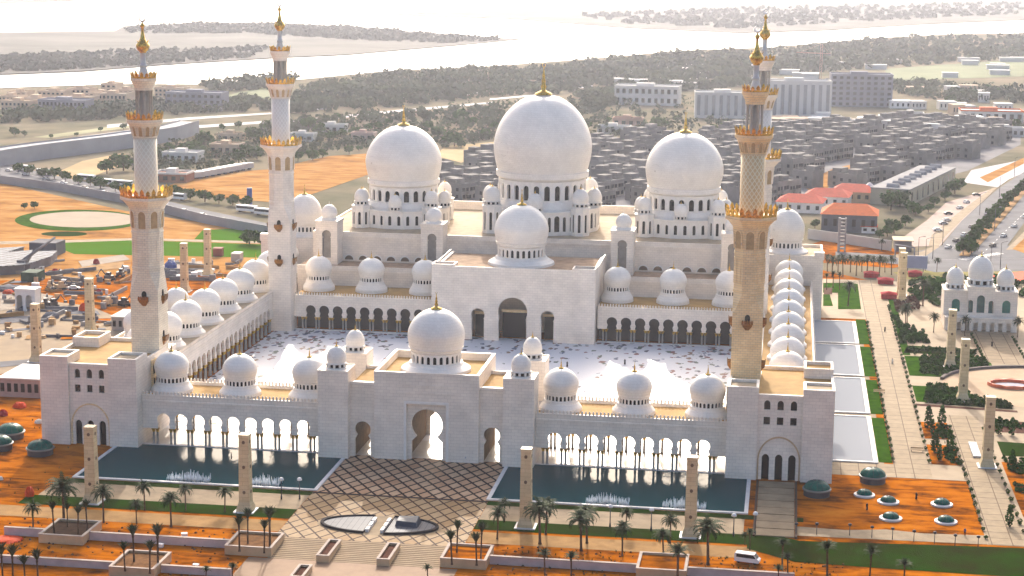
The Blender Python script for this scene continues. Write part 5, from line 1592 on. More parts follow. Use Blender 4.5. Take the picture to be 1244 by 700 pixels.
T = thing('billboard', 'grey blue billboard with plain face at the junction', 'billboard', (x, y, 0))
m = MB().box(x-4.5, x+4.5, y, y+.4, 1.6, 6.6); build('board', m, mat('pale_blue_panel', (.28, .32, .48), .5, .1, .3), T)
m = MB(); [m.box(x+d-.15, x+d+.15, y+.4, y+.7, 0, 6) for d in (-3, 3)]; build('post', m, DARKM, T)
T = thing('sign_gantry', 'grey sign gantry across the road by the far palms', 'gantry', (*G(1086, 314), 0))
xa, ya = G(1087, 318); xb, yb = G(1110, 322)
m = MB(); m.tube((xa, ya, 0), (xa, ya, 7), .3); m.tube((xb, yb, 0), (xb, yb, 7), .3); m.tube((xa, ya, 7), (xb, yb, 7), .35)
build('frame', m, CONC, T)
hedge_mass('shrub_belt', [(1105, 345), (1155, 338), (1244, 348), (1244, 362), (1200, 352), (1150, 350), (1140, 372), (1105, 362)], 2.2, .8, .16, LEAFD, seed=21)
hedge_mass('shrub_belt', [(1120, 340), (1200, 336), (1244, 342), (1244, 350), (1120, 352)], 2.5, .9, .12, LEAFD, seed=22)
ground('red_soil', GP([(1176, 336), (1244, 330), (1244, 344), (1205, 348), (1172, 342)]), .1, REDT)
ground('lawn', GP([(1085, 331), (1244, 322), (1244, 332), (1100, 340)]), .09, mat('dry_grass', (.30, .26, .08), .95, .4, .2))
hedge_mass('planted_bed', [(1085, 366), (1112, 362), (1118, 375), (1090, 380)], 1.2, .5, .5, mat('red_brown_leaf', (.12, .05, .03), .9, .4, .5), seed=23)

# ------------------------------------------------------------------ green skylight domes
def skylight(u, v, wpx, label, big, group):
    x, y = G(u, v); r = wpx/ppm(x, y)/2
    T = thing('skylight_dome', label, 'skylight', (x, y, .08), group)
    z0 = 1.5 if big else .25
    if big:
        d = MB().lathe([(r*.93, .06), (r*.93, z0)], 32, (x, y), smooth=False); build('drum', d, DARKM, T)
        build('rim', MB().lathe([(r*.96, z0-.02), (r*1.03, z0), (r*1.03, z0+.3), (r*.9, z0+.4)], 32, (x, y), smooth=False), mat('bronze_grey', (.20, .20, .18), .6), T)
    else:
        build('rim', MB().lathe([(r*1.02, .05), (r*1.02, .45), (r*.78, .55), (r*.76, .2)], 32, (x, y), smooth=False), KERB, T)
    rd = r*.93 if big else r*.74
    prof = [(rd*cos(t), z0+.3+rd*.62*sin(t)) for t in [pi/2*i/10 for i in range(10)]]+[(0.001, z0+.3+rd*.62)]
    build('glass_dome', MB().lathe(prof, 28, (x, y)), TEAL, T)
    rb = MB()
    for k in range(12):
        a = 2*pi*k/12
        for j in range(6):
            t0, t1 = pi/2*j/6.3, pi/2*(j+1)/6.3
            rb.tube((x+rd*1.01*cos(t0)*cos(a), y+rd*1.01*cos(t0)*sin(a), z0+.3+rd*.63*sin(t0)), (x+rd*1.01*cos(t1)*cos(a), y+rd*1.01*cos(t1)*sin(a), z0+.3+rd*.63*sin(t1)), .03, n=4)
    build('rib', rb, DARKM, T)
SG = 'green glass skylight domes'
skylight(1060, 586, 33, 'large green skylight dome at the back edge of the orange sand field', True, SG)
skylight(992, 602, 34, 'large green skylight dome beside the right corner tower', True, SG)
skylight(1050, 602.5, 25, 'small white rimmed skylight, farthest left on the orange field', False, SG)
skylight(1079, 611, 26, 'small white rimmed skylight in the middle of the orange field, farther one', False, SG)
skylight(1082, 631, 27, 'small white rimmed skylight in the middle of the orange field, nearer one', False, SG)
skylight(1144, 614, 26, 'small white rimmed skylight right on the orange field, farther one', False, SG)
skylight(1149, 635, 27, 'small white rimmed skylight right on the orange field, nearer one', False, SG)
skylight(49, 552, 33, 'large green skylight dome just left of the left corner tower', True, SG)
skylight(13, 532, 34, 'large green skylight dome at the left edge, farther one', True, SG)
skylight(0, 546, 32, 'large green skylight dome cut by the left edge', True, SG)

# ================================================================== LEFT: construction ground, helipad, lawns
SANDB = sandy('light_orange_sand', [(0.36, (0.20, 0.10, 0.04)), (0.45, (0.36, 0.17, 0.05)), (0.55, (0.45, 0.235, 0.075)), (0.66, (0.50, 0.30, 0.13))], 0.04)
ground('sand', GP([(-80, 224), (0, 222), (150, 256), (345, 286), (420, 300), (420, 330), (200, 332), (-90, 345)]), .04, SANDB)
ground('sand', GP([(980, 299), (1000, 292), (1092, 303), (1120, 318), (1085, 326), (980, 318)]), .04, SAND)
def ellipse_px(u, v, ru, rv, n=48): return GP([(u+ru*cos(2*pi*i/n), v+rv*sin(2*pi*i/n)) for i in range(n)])
ground('lawn', ellipse_px(95, 268, 77, 13), .08, LAWN)
ground('round_pad', ellipse_px(102, 267, 66, 9.6), .12, mat('cream_pad', (.31, .24, .165), .8, .12, .1))
ground('lawn', ellipse_px(78, 284.5, 28, 3.0), .08, DRYG)
BRG = mat('bright_lawn', (0.065, 0.145, 0.003), 0.95, col2=(0.06, 0.16, 0.012), vscale=0.08, spec=0)
ground('lawn', GP([(55, 295), (160, 292), (345, 298), (345, 314), (200, 311), (90, 309)]), .08, BRG)
ground('lawn', GP([(236, 291), (246, 280), (320, 276), (330, 296)]), .08, BRG)
ground('path', GP([(-60, 294), (40, 293), (170, 289.5), (345, 294.5), (345, 297), (170, 292), (40, 296.5), (-60, 298)]), .1, PAVEX)
# low dark spoil and kerb lines across the works
r = random.Random(99)
for k, (pts, nm, m_) in enumerate((
        ([(0, 386), (45, 384), (45, 390), (0, 394)], 'dark_trench', CONCD), ([(0, 440), (50, 436), (52, 441), (0, 447)], 'dark_trench', CONCD),
        ([(85, 376), (118, 378), (122, 383), (86, 382)], 'dark_trench', CONCD),
        ([(0, 402), (42, 398), (42, 400), (0, 405)], 'dark_trench', CONCD), ([(60, 350), (78, 346), (75, 349), (62, 353)], 'concrete_slab', CONC),
        ([(0, 356), (20, 352), (66, 360), (40, 374), (0, 378)], 'concrete_slab', mat('pale_slab', (.34, .28, .22), .85, .2, .2)),
        ([(68, 345), (110, 334), (116, 338), (80, 350)], 'brown_pit', BROWN), ([(95, 325), (150, 318), (152, 326), (105, 331)], 'brown_pit', BROWN),
        ([(95, 318), (150, 310), (158, 316), (100, 325)], 'concrete_slab', mat('pale_slab', (.34, .28, .22), .85, .2, .2)),
        ([(205, 320), (245, 318), (250, 334), (210, 338)], 'concrete_slab', mat('pale_slab', (.34, .28, .22), .85, .2, .2)))):
    ground(nm, GP(pts), .14+.01*k, m_)
def box_thing(name, label, cat, u, v, wpx, hm, dm, m_, rz=0.0, roof=None, win=None, group=None, overhang=0.0, part='wall'):
    "plain block standing on the ground at a photo pixel; wpx is its width in photo pixels"
    x, y = G(u, v); w = wpx/ppm(x, y)
    T = thing(name, label, cat, (x, y, 0), group, rz)
    mb = MB().box(-w/2, w/2, 0, dm, .02, hm)
    build(part, mb, m_, T, local=True)
    if roof: build('roof', MB().box(-w/2-overhang, w/2+overhang, -overhang, dm+overhang, hm, hm+.35), roof, T, local=True)
    if win:
        n, rows, ww, wh = win
        for rr_ in range(rows):
            for i in range(n):
                cx_ = -w/2+w*(i+.5)/n; z0 = hm*(rr_+.30)/rows
                g = MB().box(cx_-ww/2, cx_+ww/2, -.12, .05, z0, z0+wh); build('window', g, GLASS, T, local=True)
    return T
WR = mat('white_roof_sheet', (.72, .70, .66), .7, .15, .3)
box_thing('site_cabin', 'long white site building with dark windows left of the left corner tower', 'site building', 24, 483, 52, 5.2, 17, mat('pinkish_plaster', (.50, .36, .32), .8, .2, .4), 0, WR, (6, 1, 1.1, 2.4), overhang=.4)
box_thing('site_cabin', 'white flat roofed cabin with dark windows behind the foot of the left minaret', 'site building', 150, 402, 30, 4.4, 12, mat('grey_plaster', (.42, .38, .36), .8, .2, .4), 0, WR, (4, 1, 1.0, 2.0), overhang=.3)
T = thing('arched_kiosk', 'small white kiosk with arched openings on the construction ground', 'kiosk', (*G(31, 377), 0))
w = 26/ppm(*G(31, 377)); m = MB(); hs = [roundarch(-w*.28, 0.03, w*.30, 4.2, 8), roundarch(w*.18, .03, w*.30, 4.2, 8)]
m.panel(lambda s, z, d: (s, d, z), notched(-w/2, w/2, .03, 7.0, hs), (), .5); m.box(-w/2, -w/2+.4, .5, 5, .03, 7.0); m.box(w/2-.4, w/2, .5, 5, .03, 7.0); m.box(-w/2-.2, w/2+.2, -.2, 5.2, 7.0, 7.5)
m.box(-w/2, w/2, 4.6, 5, .03, 7)
build('wall', m, WHITEP, T, local=True)
# long grey shed roofs at the left edge
for k, (a, b, c_, d_, t) in enumerate((((-30, 326), (30, 322), (40, 304), (0, 308), 'nearest'), ((34, 321), (62, 312), (70, 305), (42, 306), 'right hand'), ((-30, 312), (8, 307), (30, 300), (-20, 303), 'farthest'))):
    pts = GP([a, b, c_, d_], 3.5)
    cx_ = sum(p[0] for p in pts)/4; cy_ = sum(p[1] for p in pts)/4
    T = thing('storage_shed', '%s of the low grey sheds with ribbed roofs at the left edge' % t, 'shed', (cx_, cy_, 0), 'low grey sheds')
    build('roof', MB().prism(pts, 3.3, 3.7), grid_paving('ribbed_roof', (.20, .22, .26), (.15, .17, .20), (.07, .075, .09), 4.0, .35, 20, .5), T)
    build('wall', MB().prism([(cx_+(p[0]-cx_)*.96, cy_+(p[1]-cy_)*.96) for p in pts], .02, 3.3), CONCD, T)
box_thing('dark_shed', 'dark navy shed behind the ribbed roof sheds', 'shed', 52, 311, 34, 5.0, 10, mat('navy_cladding', (.06, .07, .10), .6), 0, CONCD)
box_thing('dark_shed', 'dark green topped hut above the white kiosk', 'shed', 35, 343, 20, 3.6, 8, mat('black_green', (.02, .06, .04), .7), 0)
# mobile crane arm
x, y = G(27, 330)
T = thing('mobile_crane', 'dark mobile crane with its arm lowered beside the grey sheds', 'crane', (x, y, 0))
build('base', MB().box(-4, 4, -2, 2, .6, 3.2).box(-1.5, 1.5, -1.4, 1.4, 3.2, 4.6), CONCD, T, local=True)
build('arm', MB().tube((0, 0, 4), (7, 16, 11), .7, .5, 6), CONCD, T, local=True)
build('track', MB().box(-4.2, 4.2, -2.4, -1.8, 0.05, 1.2).box(-4.2, 4.2, 1.8, 2.4, 0.05, 1.2), BLACK, T, local=True)
# tarpaulins, stacks, skips: loose things of the works
def heap(u, v, wpx, h, m_, label, name='tarpaulin', cat='tarpaulin', seed=0):
    x, y = G(u, v); w = wpx/ppm(x, y); r = random.Random(seed+int(u*3)); mb = MB(); n = 12
    rings = []
    for q, zz in ((1, 0), (.9, .5), (.62, .9), (.25, 1.0)):
        rings.append([(w/2*q*cos(2*pi*i/n)*(1+r.uniform(-.15, .15)), w*.4*q*sin(2*pi*i/n)*(1+r.uniform(-.15, .15)), .05+h*zz*(1+r.uniform(-.15, .1))) for i in range(n)])
    mb.loft(rings, cap1=True)
    tag(build(name, mb, m_, loc=(x, y, 0)) if False else inst(name, mb.mesh(name, m_), None, (x, y, 0)), label, cat)
heap(48, 333, 18, 1.6, REDT, 'bright red orange tarpaulin right of the crane')
heap(67, 331, 9, 1.4, REDF, 'dark red heap right of the bright tarpaulin')
heap(101, 378, 10, 2.6, REDT, 'bright red tarpaulin beside the second left pylon')
heap(120, 358, 8, 2.0, REDF, 'dark red cover on the sand left of the minaret')
heap(10, 357, 15, 1.5, REDT, 'red tarpaulin left of the white kiosk')
heap(117, 321, 8, 2.0, REDF, 'red heap by the pale slabs above the works')
heap(24, 495, 18, 1.4, REDT, 'bright red tarpaulin below the white site building')
heap(4, 505, 12, 1.6, REDF, 'dark red tarpaulin cut by the left edge below the site building')
heap(8, 656, 38, 0.5, REDT, 'large red orange tarpaulin at the lower left edge')
heap(36, 603, 12, 2.2, REDT, 'small red cover behind the lower left palms')
heap(207, 326, 16, 3.0, BLUEP, 'blue tarpaulin heap right of the left minaret')
heap(208, 336, 20, 2.6, CONCD, 'dark equipment heap below the blue tarpaulin', 'equipment_heap', 'heap')
heap(12, 352, 40, 1.6, CONCD, 'long dark heap left of the kiosk', 'spoil_heap', 'heap')
heap(62, 386, 22, 2.0, CONCD, 'dark pile of material behind the first left pylon', 'spoil_heap', 'heap')
heap(210, 382, 26, 2.2, CONCD, 'dark pile beside the left row of domes', 'spoil_heap', 'heap')
heap(131, 536, 22, 1.0, mat('pale_sheet', (.7, .68, .62), .7, .2), 'pale sheet on the sand against the left corner tower', 'sheet', 'sheet') if False else None
heap(48, 514, 12, 1.0, mat('pale_sheet', (.7, .68, .62), .7, .2), 'pale sheet on the sand left of the corner tower', 'sheet', 'sheet')
heap(0, 583, 8, .8, mat('pale_sheet', (.7, .68, .62), .7, .2), 'pale sheet cut by the left edge below the skylights', 'sheet', 'sheet')
r = random.Random(31)
def crate(u, v, wpx, h, m_, label, group=None):
    x, y = G(u, v); w = wpx/ppm(x, y); mb = MB().box(-w/2, w/2, -w*.3, w*.3, .05, h)
    mb.box(-w/2-.05, w/2+.05, -w*.3-.05, w*.3+.05, h, h+.12)
    for i in range(4): mb.box(-w/2+w*(i+.2)/4, -w/2+w*(i+.35)/4, -w*.3-.06, -w*.3, .1, h)
    o = inst('material_stack', mb.mesh('material_stack', m_), None, (x, y, 0)); o.rotation_euler = (0, 0, r.uniform(-.5, .5)); tag(o, label, 'stack', group)
for k in range(64):
    u, v = r.uniform(0, 158), r.uniform(318, 412)
    crate(u, v, r.uniform(3, 9), r.uniform(.6, 2.2), r.choice([CONC, TANW, WHITEP, BROWN, CONCD, SANDP]), 'low stack of building material lying on the left construction ground', 'stacks of building material')
for k in range(14):
    u, v = r.uniform(205, 330), r.uniform(315, 342)
    crate(u, v, r.uniform(4, 9), r.uniform(.8, 2.4), r.choice([CONC, TANW, WHITEP, BROWN, WHITEP]), 'low stack of building material behind the left row of domes', 'stacks behind the domes')
for u, v, t in ((125, 665, 'upper'), (275, 664, 'right hand'), (238, 690, 'lower'), (224, 652, 'middle')):
    crate(u if t != 'upper' else 195, v, 7, .7, WHITEP, '%s white block lying on the front left sand' % t)
r = random.Random(64)
for k in range(46):
    u, v = (r.uniform(0, 158), r.uniform(318, 412)) if k < 34 else (r.uniform(205, 325), r.uniform(316, 345))
    x, y = G(u, v); w_ = r.uniform(4, 22); mb = MB().box(-w_/2, w_/2, -.25, .25, .05, r.uniform(.5, 1.5)); mb.box(-w_/2, -w_/2+.5, .25, r.uniform(2, 8), .05, .9)
    o = inst('foundation_wall', mb.mesh('foundation_wall', r.choice([CONC, CONCD, CONCD, BROWN, MATS['pale_slab']])), None, (x, y, 0)); o.rotation_euler = (0, 0, r.choice([0, .1, 1.57, .8, -.3]))
    tag(o, 'low unfinished foundation wall %s' % ('on the left construction ground' if k < 34 else 'behind the left row of domes'), 'wall', 'foundation walls %s' % ('of the left works' if k < 34 else 'behind the domes'))
for k in range(16):
    u, v = r.uniform(0, 156), r.uniform(322, 410); wu = r.uniform(8, 26); hv = r.uniform(1.5, 4)
    ground('excavation', GP([(u-wu/2, v+hv), (u+wu/2, v+hv*.6), (u+wu*.6, v-hv*.5), (u-wu*.4, v-hv*.4)]), .30+.004*k, r.choice([BROWN, CONCD, SAND, SOILR]))
for k in range(9):
    u, v = r.uniform(5, 155), r.uniform(330, 405); x, y = G(u, v)
    T = thing('digger', 'small dark digger with raised arm on the left construction ground', 'digger', (x, y, .1), 'diggers of the left works', r.uniform(0, 6))
    build('body', MB().box(-1.6, 1.6, -1.2, 1.2, .7, 1.9).box(-.4, 1.2, -.9, .5, 1.9, 3.0), r.choice([DARKM, TANW, CONCD]), T, local=True)
    build('track', MB().box(-2, 2, -1.5, -.9, 0, .7).box(-2, 2, .9, 1.5, 0, .7), BLACK, T, local=True)
    build('arm', MB().tube((1.4, 0, 1.8), (3.6, 0, 4.0), .25, .2, 5).tube((3.6, 0, 4.0), (5.4, 0, 1.6), .2, .15, 5).box(5.0, 5.9, -.5, .5, .8, 1.6), DARKM, T, local=True)
tank = MB().lathe([(1.4, 0), (1.4, 2.2), (.5, 2.8), (0.01, 2.85)], 14)
car(*G(90, 352), .3, 'car', WHITEP, 'white car on the sand between the left pylons')
box_thing('container', 'long grey container on the sand left of the left minaret', 'container', 132, 370, 18, 2.6, 3, CONCD, .1)
box_thing('container', 'brown red container by the green lawn strip', 'container', 264, 312, 11, 3.4, 4, mat('rust_red', (.22, .06, .04), .7), .1)
box_thing('site_hut', 'small white roofed hut behind the left domes', 'hut', 286, 318, 11, 3.0, 5, mat('grey_plaster', (.42, .38, .36)), 0, WR)

# ================================================================== ROADS, far left
ground('road', GP([(-60, 186), (0, 199), (150, 232), (250, 256), (345, 276), (430, 290), (430, 300), (345, 290), (250, 268), (150, 243), (0, 213), (-60, 202)]), .2, ASPH)
def wall_run(name, label, pts_px, h, t, m_, cat='wall', deck=None):
    p = GP(pts_px); T = thing(name, label, cat, (*p[0], 0)); mb = MB()
    n = len(p); nn = []
    for i in range(n):
        a = Vector(p[max(0, i-1)]); b = Vector(p[min(n-1, i+1)]); d = (b-a).normalized(); nn.append(Vector((-d.y, d.x)))
    mb.loft([[(p[i][0], p[i][1], .02) for i in range(n)], [(p[i][0], p[i][1], h) for i in range(n)], [(p[i][0]+nn[i].x*t, p[i][1]+nn[i].y*t, h) for i in range(n)], [(p[i][0]+nn[i].x*t, p[i][1]+nn[i].y*t, .02) for i in range(n)]], close=False)
    build('wall', mb, m_, T)
    if deck:
        d = MB().loft([[(p[i][0]+nn[i].x*t, p[i][1]+nn[i].y*t, h-.9) for i in range(n)], [(p[i][0]+nn[i].x*deck, p[i][1]+nn[i].y*deck, h-.9) for i in range(n)]], close=False)
        build('deck', d, mat('pale_road', (.46, .45, .46), .8, .15, .05), T)
        e = MB().loft([[(p[i][0]+nn[i].x*deck, p[i][1]+nn[i].y*deck, z) for i in range(n)] for z in (.02, h)], close=False)
        build('far_wall', e, m_, T)
    return T
wall_run('boundary_wall', 'long grey wall below the tree lined road at left', [(-60, 219), (0, 223), (70, 232), (150, 247), (250, 272), (345, 290)], 4.2, .5, mat('grey_wall_paint', (.33, .32, .33), .85, .2, .05))
wall_run('flyover', 'long curved grey flyover sweeping in from the left edge', [(-60, 219), (-20, 206), (20, 199), (60, 193), (100, 188), (140, 183), (180, 177), (215, 171), (242, 163)], 9.0, .6, mat('grey_flyover', (.36, .36, .38), .85, .15, .05), 'flyover', 13)
PR_ = mat('bright_road', (.50, .48, .46), .8, .15, .05)
ground('road', GP([(60, 172), (100, 166), (160, 158), (345, 146), (345, 148.5), (160, 162), (100, 171), (60, 177)]), .25, PR_)
ground('road', GP([(130, 152), (230, 143), (345, 136.5), (345, 138), (230, 146), (130, 156)]), .25, PR_)
ground('road', GP([(345, 148), (450, 137), (530, 130), (600, 124), (600, 126), (530, 132.5), (450, 140), (345, 152)]), .25, PR_)
ground('road', GP([(345, 134), (400, 131), (400, 133), (345, 136.5)]), .25, PR_)
for i, (u0, v0, u1, v1) in enumerate(((488, 121, 512, 118), (530, 119, 548, 116.5), (552, 118, 580, 114.5), (595, 122, 650, 117), (790, 100, 860, 96), (855, 93, 890, 91), (700, 108, 720, 106))):
    ground('bright_clearing', GP([(u0, v0), (u1, v1), (u1, v1-1.6), (u0, v0-1.6)]), .3, mat('white_gravel', (.75, .74, .72), .8))
ground('sand', GP([(205, 226), (235, 212), (330, 206), (372, 196), (400, 190), (460, 186), (470, 205), (420, 222), (380, 236), (330, 246), (250, 240)]), .15, SANDB)
ground('sand', GP([(530, 190), (540, 178), (610, 172), (620, 186), (560, 198)]), .15, mat('tan_field', (.46, .33, .16), .95, .25, .03))
ground('sand', GP([(60, 214), (100, 196), (150, 186), (160, 196), (120, 212), (90, 219)]), .15, mat('tan_field', (.46, .33, .16), .95, .25, .03))
ground('verge', GP([(40, 167), (170, 149), (170, 154), (60, 168)]), .15, mat('dry_verge', (.34, .33, .18), .95, .25, .03))
ground('meadow', GP([(1075, 84), (1244, 72), (1300, 72), (1300, 92), (1244, 93), (1130, 97), (1080, 101)]), .2, mat('pale_meadow', (.20, .225, .115), .95, .25, .01))
ground('meadow', GP([(268, 118), (340, 101), (345, 122), (290, 128)]), .2, mat('pale_meadow', (.20, .225, .115), .95, .25, .01))

# ================================================================== ROADS, right
ground('road', GP([(1015, 306), (1095, 311), (1142, 299), (1300, 299), (1300, 329), (1135, 331), (1095, 322), (1015, 313)]), .12, ASPH)
ground('road', GP([(1143, 300), (1168, 269), (1212, 230), (1226, 221), (1300, 172), (1300, 192), (1244, 225), (1226, 241), (1189, 276), (1164, 312)]), .14, ASPH)
ground('road', GP([(1178, 313), (1207, 281), (1244, 238), (1300, 192), (1300, 225), (1244, 271), (1220, 304)]), .14, ASPH)
ground('median', GP([(1165, 311), (1189, 276), (1226, 241), (1300, 192), (1300, 190), (1244, 236), (1207, 280), (1177, 312)]), .16, BROWN)
ground('pavement', GP([(1222, 304), (1300, 226), (1300, 250), (1240, 304)]), .16, PAVEX)
ground('sand', GP([(1230, 303), (1300, 240), (1300, 312), (1244, 308)]), .17, SANDB)
ground('car_park', GP([(1110, 300), (1098, 288), (1126, 268), (1150, 246), (1212, 228), (1168, 269), (1142, 299)]), .13, mat('pink_paving', (.48, .36, .30), .85, .2, .1))
ground('pavement', GP([(1140, 300), (1148, 288), (1172, 264), (1212, 228), (1205, 229), (1160, 262), (1132, 286), (1128, 299)]), .15, PAVEX)
ground('pavement', GP([(1085, 310), (1120, 306), (1135, 299), (1142, 300), (1125, 311), (1090, 314)]), .16, PAVEX)
ground('side_road', GP([(1170, 222), (1180, 207), (1244, 194), (1300, 178), (1300, 186), (1226, 218), (1212, 228)]), .12, mat('pale_road', (.46, .45, .46)))
ground('sand', GP([(1190, 216), (1244, 192), (1244, 199), (1200, 222)]), .15, SANDB)
for i, (u, v, rz, b, t) in enumerate(((1152, 261, .3, DARKM, 'dark car in the car park, middle'), (1166, 254, .9, WHITEP, 'white car in the car park, nearer of two side by side'), (1174, 247, .9, WHITEP, 'white car in the car park, farther of two side by side'),
        (1186, 238, .2, DARKM, 'dark car in the car park, farthest'), (1146, 273, .4, mat('grey_paint', (.3, .32, .34), .4), 'grey car in the car park, behind the nearest white one'), (1139, 281, .2, WHITEP, 'white car in the car park, nearest to the junction'),
        (1150, 269, .5, WHITEP, 'pale car beside the grey one in the car park'))):
    car(*G(u, v), rz, 'car', b, t, 'cars in the roadside car park', .16)
# road lamps
slm = MB(); slm.tube((0, 0, 0), (0, 0, 10.5), .16, .09, 6); slm.tube((0, 0, 10.5), (1.8, 0, 11.1), .07, .06, 5)
SLM = slm.mesh('post', DARKM); SLH = MB().box(1.5, 2.6, -.18, .18, 10.95, 11.15).mesh('lamp_head', CONC)
for i, (u, v) in enumerate(((1115, 320), (1124, 322), (1133, 315), (1145, 298), (1203, 329), (1215, 327), (1208, 281), (1190, 262), (1214, 240), (1232, 215))):
    x, y = G(u, v); T = thing('road_lamp', '%s road lamp from the left around the right hand junction' % ORD[i], 'street lamp', (x, y, .15), 'road lamps')
    inst('post', SLM, T, (x, y, .15)); inst('lamp_head', SLH, T, (x, y, .15))
def dashes(name, a, b, n, w, ln, z):
    A, B = Vector(G(*a)), Vector(G(*b)); d = (B-A).normalized(); nn = Vector((-d.y, d.x))*w/2; mb = MB()
    for i in range(n):
        p = A+(B-A)*((i+.5)/n); q0, q1 = p-d*ln/2, p+d*ln/2
        mb.add([(*(q0-nn), z), (*(q1-nn), z), (*(q1+nn), z), (*(q0+nn), z)], [(0, 1, 2, 3)])
    tag(build(name, mb, WHITEP), kind='structure')
dashes('lane_marking', (1155, 304), (1236, 231), 26, .25, 4, .17); dashes('lane_marking', (1192, 310), (1290, 215), 30, .25, 4, .17)
dashes('lane_marking', (1100, 317), (1290, 314), 40, .25, 3, .17); dashes('lane_marking', (-40, 196), (345, 283), 60, .3, 5, .24)
dashes('zebra_crossing', (1168, 316), (1216, 308), 14, 4, .8, .18)
r = random.Random(55)
for i in range(9):
    u = 1152+i*9.5; v = 303-(u-1152)*.88+r.uniform(-1, 1)
    car(*G(u, v), radians(62), 'car', r.choice([WHITEP, WHITEP, DARKM, MATS['grey_paint']]), '%s car from the junction driving along the left carriageway of the right road' % ORD[i], 'cars on the right road', .18)
for i in range(5):
    u = 1200+i*13; v = 300-(u-1200)*.9
    car(*G(u+6, v), radians(62), 'car', r.choice([WHITEP, DARKM]), '%s car from the junction on the right carriageway' % ORD[i], 'cars on the right road', .18)
for i in range(12):
    u = 8+i*24+r.uniform(-4, 4); v = 206+(u)*.232
    car(*G(u, v), radians(-20), 'car', r.choice([WHITEP, WHITEP, DARKM, MATS['grey_paint']]), '%s car from the left on the tree lined road at left' % ORD[i], 'cars on the left road', .24)
# ================================================================== RED ROOFED COMPOUND
def hip_house(label, u0, u1, vr, vb, dm, hw, hr, wallm, roofm, nwin, group, rz=-.12):
    x, y = G((u0+u1)/2, vb); w = (u1-u0)/ppm(x, y)
    T = thing('house', label, 'house', (x, y, 0), group, rz)
    build('wall', MB().box(-w/2+.6, w/2-.6, .6, dm-.6, .02, hw), wallm, T, local=True)
    a = [(-w/2, 0, hw), (w/2, 0, hw), (w/2, dm, hw), (-w/2, dm, hw)]; rg = w*.22
    m = MB().add(a+[(-w/2+rg, dm/2, hw+hr), (w/2-rg, dm/2, hw+hr)], [(0, 1, 5, 4), (1, 2, 5), (2, 3, 4, 5), (3, 0, 4), (3, 2, 1, 0)])
    build('roof', m, roofm, T, local=True)
    for i in range(nwin):
        cx_ = -w/2+w*(i+.6)/(nwin+.2)
        build('window', MB().box(cx_-.8, cx_+.8, .45, .65, hw*.35, hw*.75), GLASS, T, local=True)
    return T
HG = 'red roofed houses of the compound'
hip_house('red roofed house left in the compound, half behind the golden minaret', 941, 999, 243, 259, 20, 5.0, 3.2, MARBLEW, ROOFRED, 5, HG)
hip_house('red roofed house in the middle of the compound', 975, 1031, 236, 252, 20, 5.2, 3.2, MARBLEW, ROOFRED, 5, HG)
hip_house('red roofed house at the back right of the compound', 1009, 1058, 231, 246, 20, 5.2, 3.2, TANW, ROOFRED, 5, HG)
hip_house('orange roofed house with dark blue walls, nearest in the compound', 996, 1066, 254, 283, 22, 8.0, 4.0, mat('dark_blue_grey', (.06, .075, .11), .5, .3, .4), ROOFOR, 6, HG, -.05)
hip_house('small red roofed porch by the compound wall', 1045, 1066, 275, 284, 8, 3.0, 2.0, WHITEP, ROOFRED, 2, HG, -.05)
wall_run('compound_wall', 'pale wall round the red roofed compound', [(981, 290), (1030, 297), (1082, 305)], 4.4, .5, mat('pale_grey_wall', (.55, .53, .50), .8, .15, .1))
box_thing('shade_canopy', 'cream shade canopy over dark parking bays by the compound wall', 'canopy', 1097, 306, 20, 4.6, 10, CONCD, 0, mat('cream_canvas', (.66, .50, .34), .8, .1), overhang=.8)
T = thing('tent', 'white peaked tent behind the red roofs', 'tent', (*G(1056, 243), 0))
w = 22/ppm(*G(1056, 243)); build('canopy', MB().loft([[(-w/2, 0, 4), (w/2, 0, 4), (w/2, w, 4), (-w/2, w, 4)], [(-.3, w*.4, 8.5), (.3, w*.4, 8.5), (.3, w*.5, 8.5), (-.3, w*.5, 8.5)]], cap1=True), WHITEP, T, local=True)
build('post', MB().box(-w/2, w/2, .4, w-.4, .02, 4.0), CONC, T, local=True)
# terraced row with vaulted vents
pA, pB, pD = Vector(G(1104, 251)), Vector(G(1160, 222)), Vector(G(1082, 236))
d = (pB-pA); Ln = d.length; d /= Ln; nrm = Vector((-d.y, d.x)); dp = max(14, abs((pD-pA).dot(nrm)))
T = thing('terraced_row', 'long cream terraced row with a flat grey roof of arched vents beside the car park', 'terrace', (*pA, 0), None, atan2(d.y, d.x))
build('wall', MB().box(0, Ln, 0, dp, .02, 8.0), mat('olive_cream', (.46, .42, .31), .8, .2, .2), T, local=True)
build('roof', MB().box(-.3, Ln+.3, -.3, dp+.3, 8.0, 8.5), CONC, T, local=True)
for i in range(9):
    s = Ln*(i+.5)/9
    build('window', MB().box(s-1.2, s+1.2, -.12, .05, 1.0, 6.4), GLASS, T, local=True)
    v_ = MB(); rings = [[(s+2.2*cos(t), yy, 8.5+1.9*sin(t)) for t in [pi*j/6 for j in range(7)]] for yy in (dp*.35, dp*.65)]
    v_.loft(rings, close=False); v_.add(rings[0], [tuple(range(7))]); build('roof_vent', v_, CONC, T, local=True)

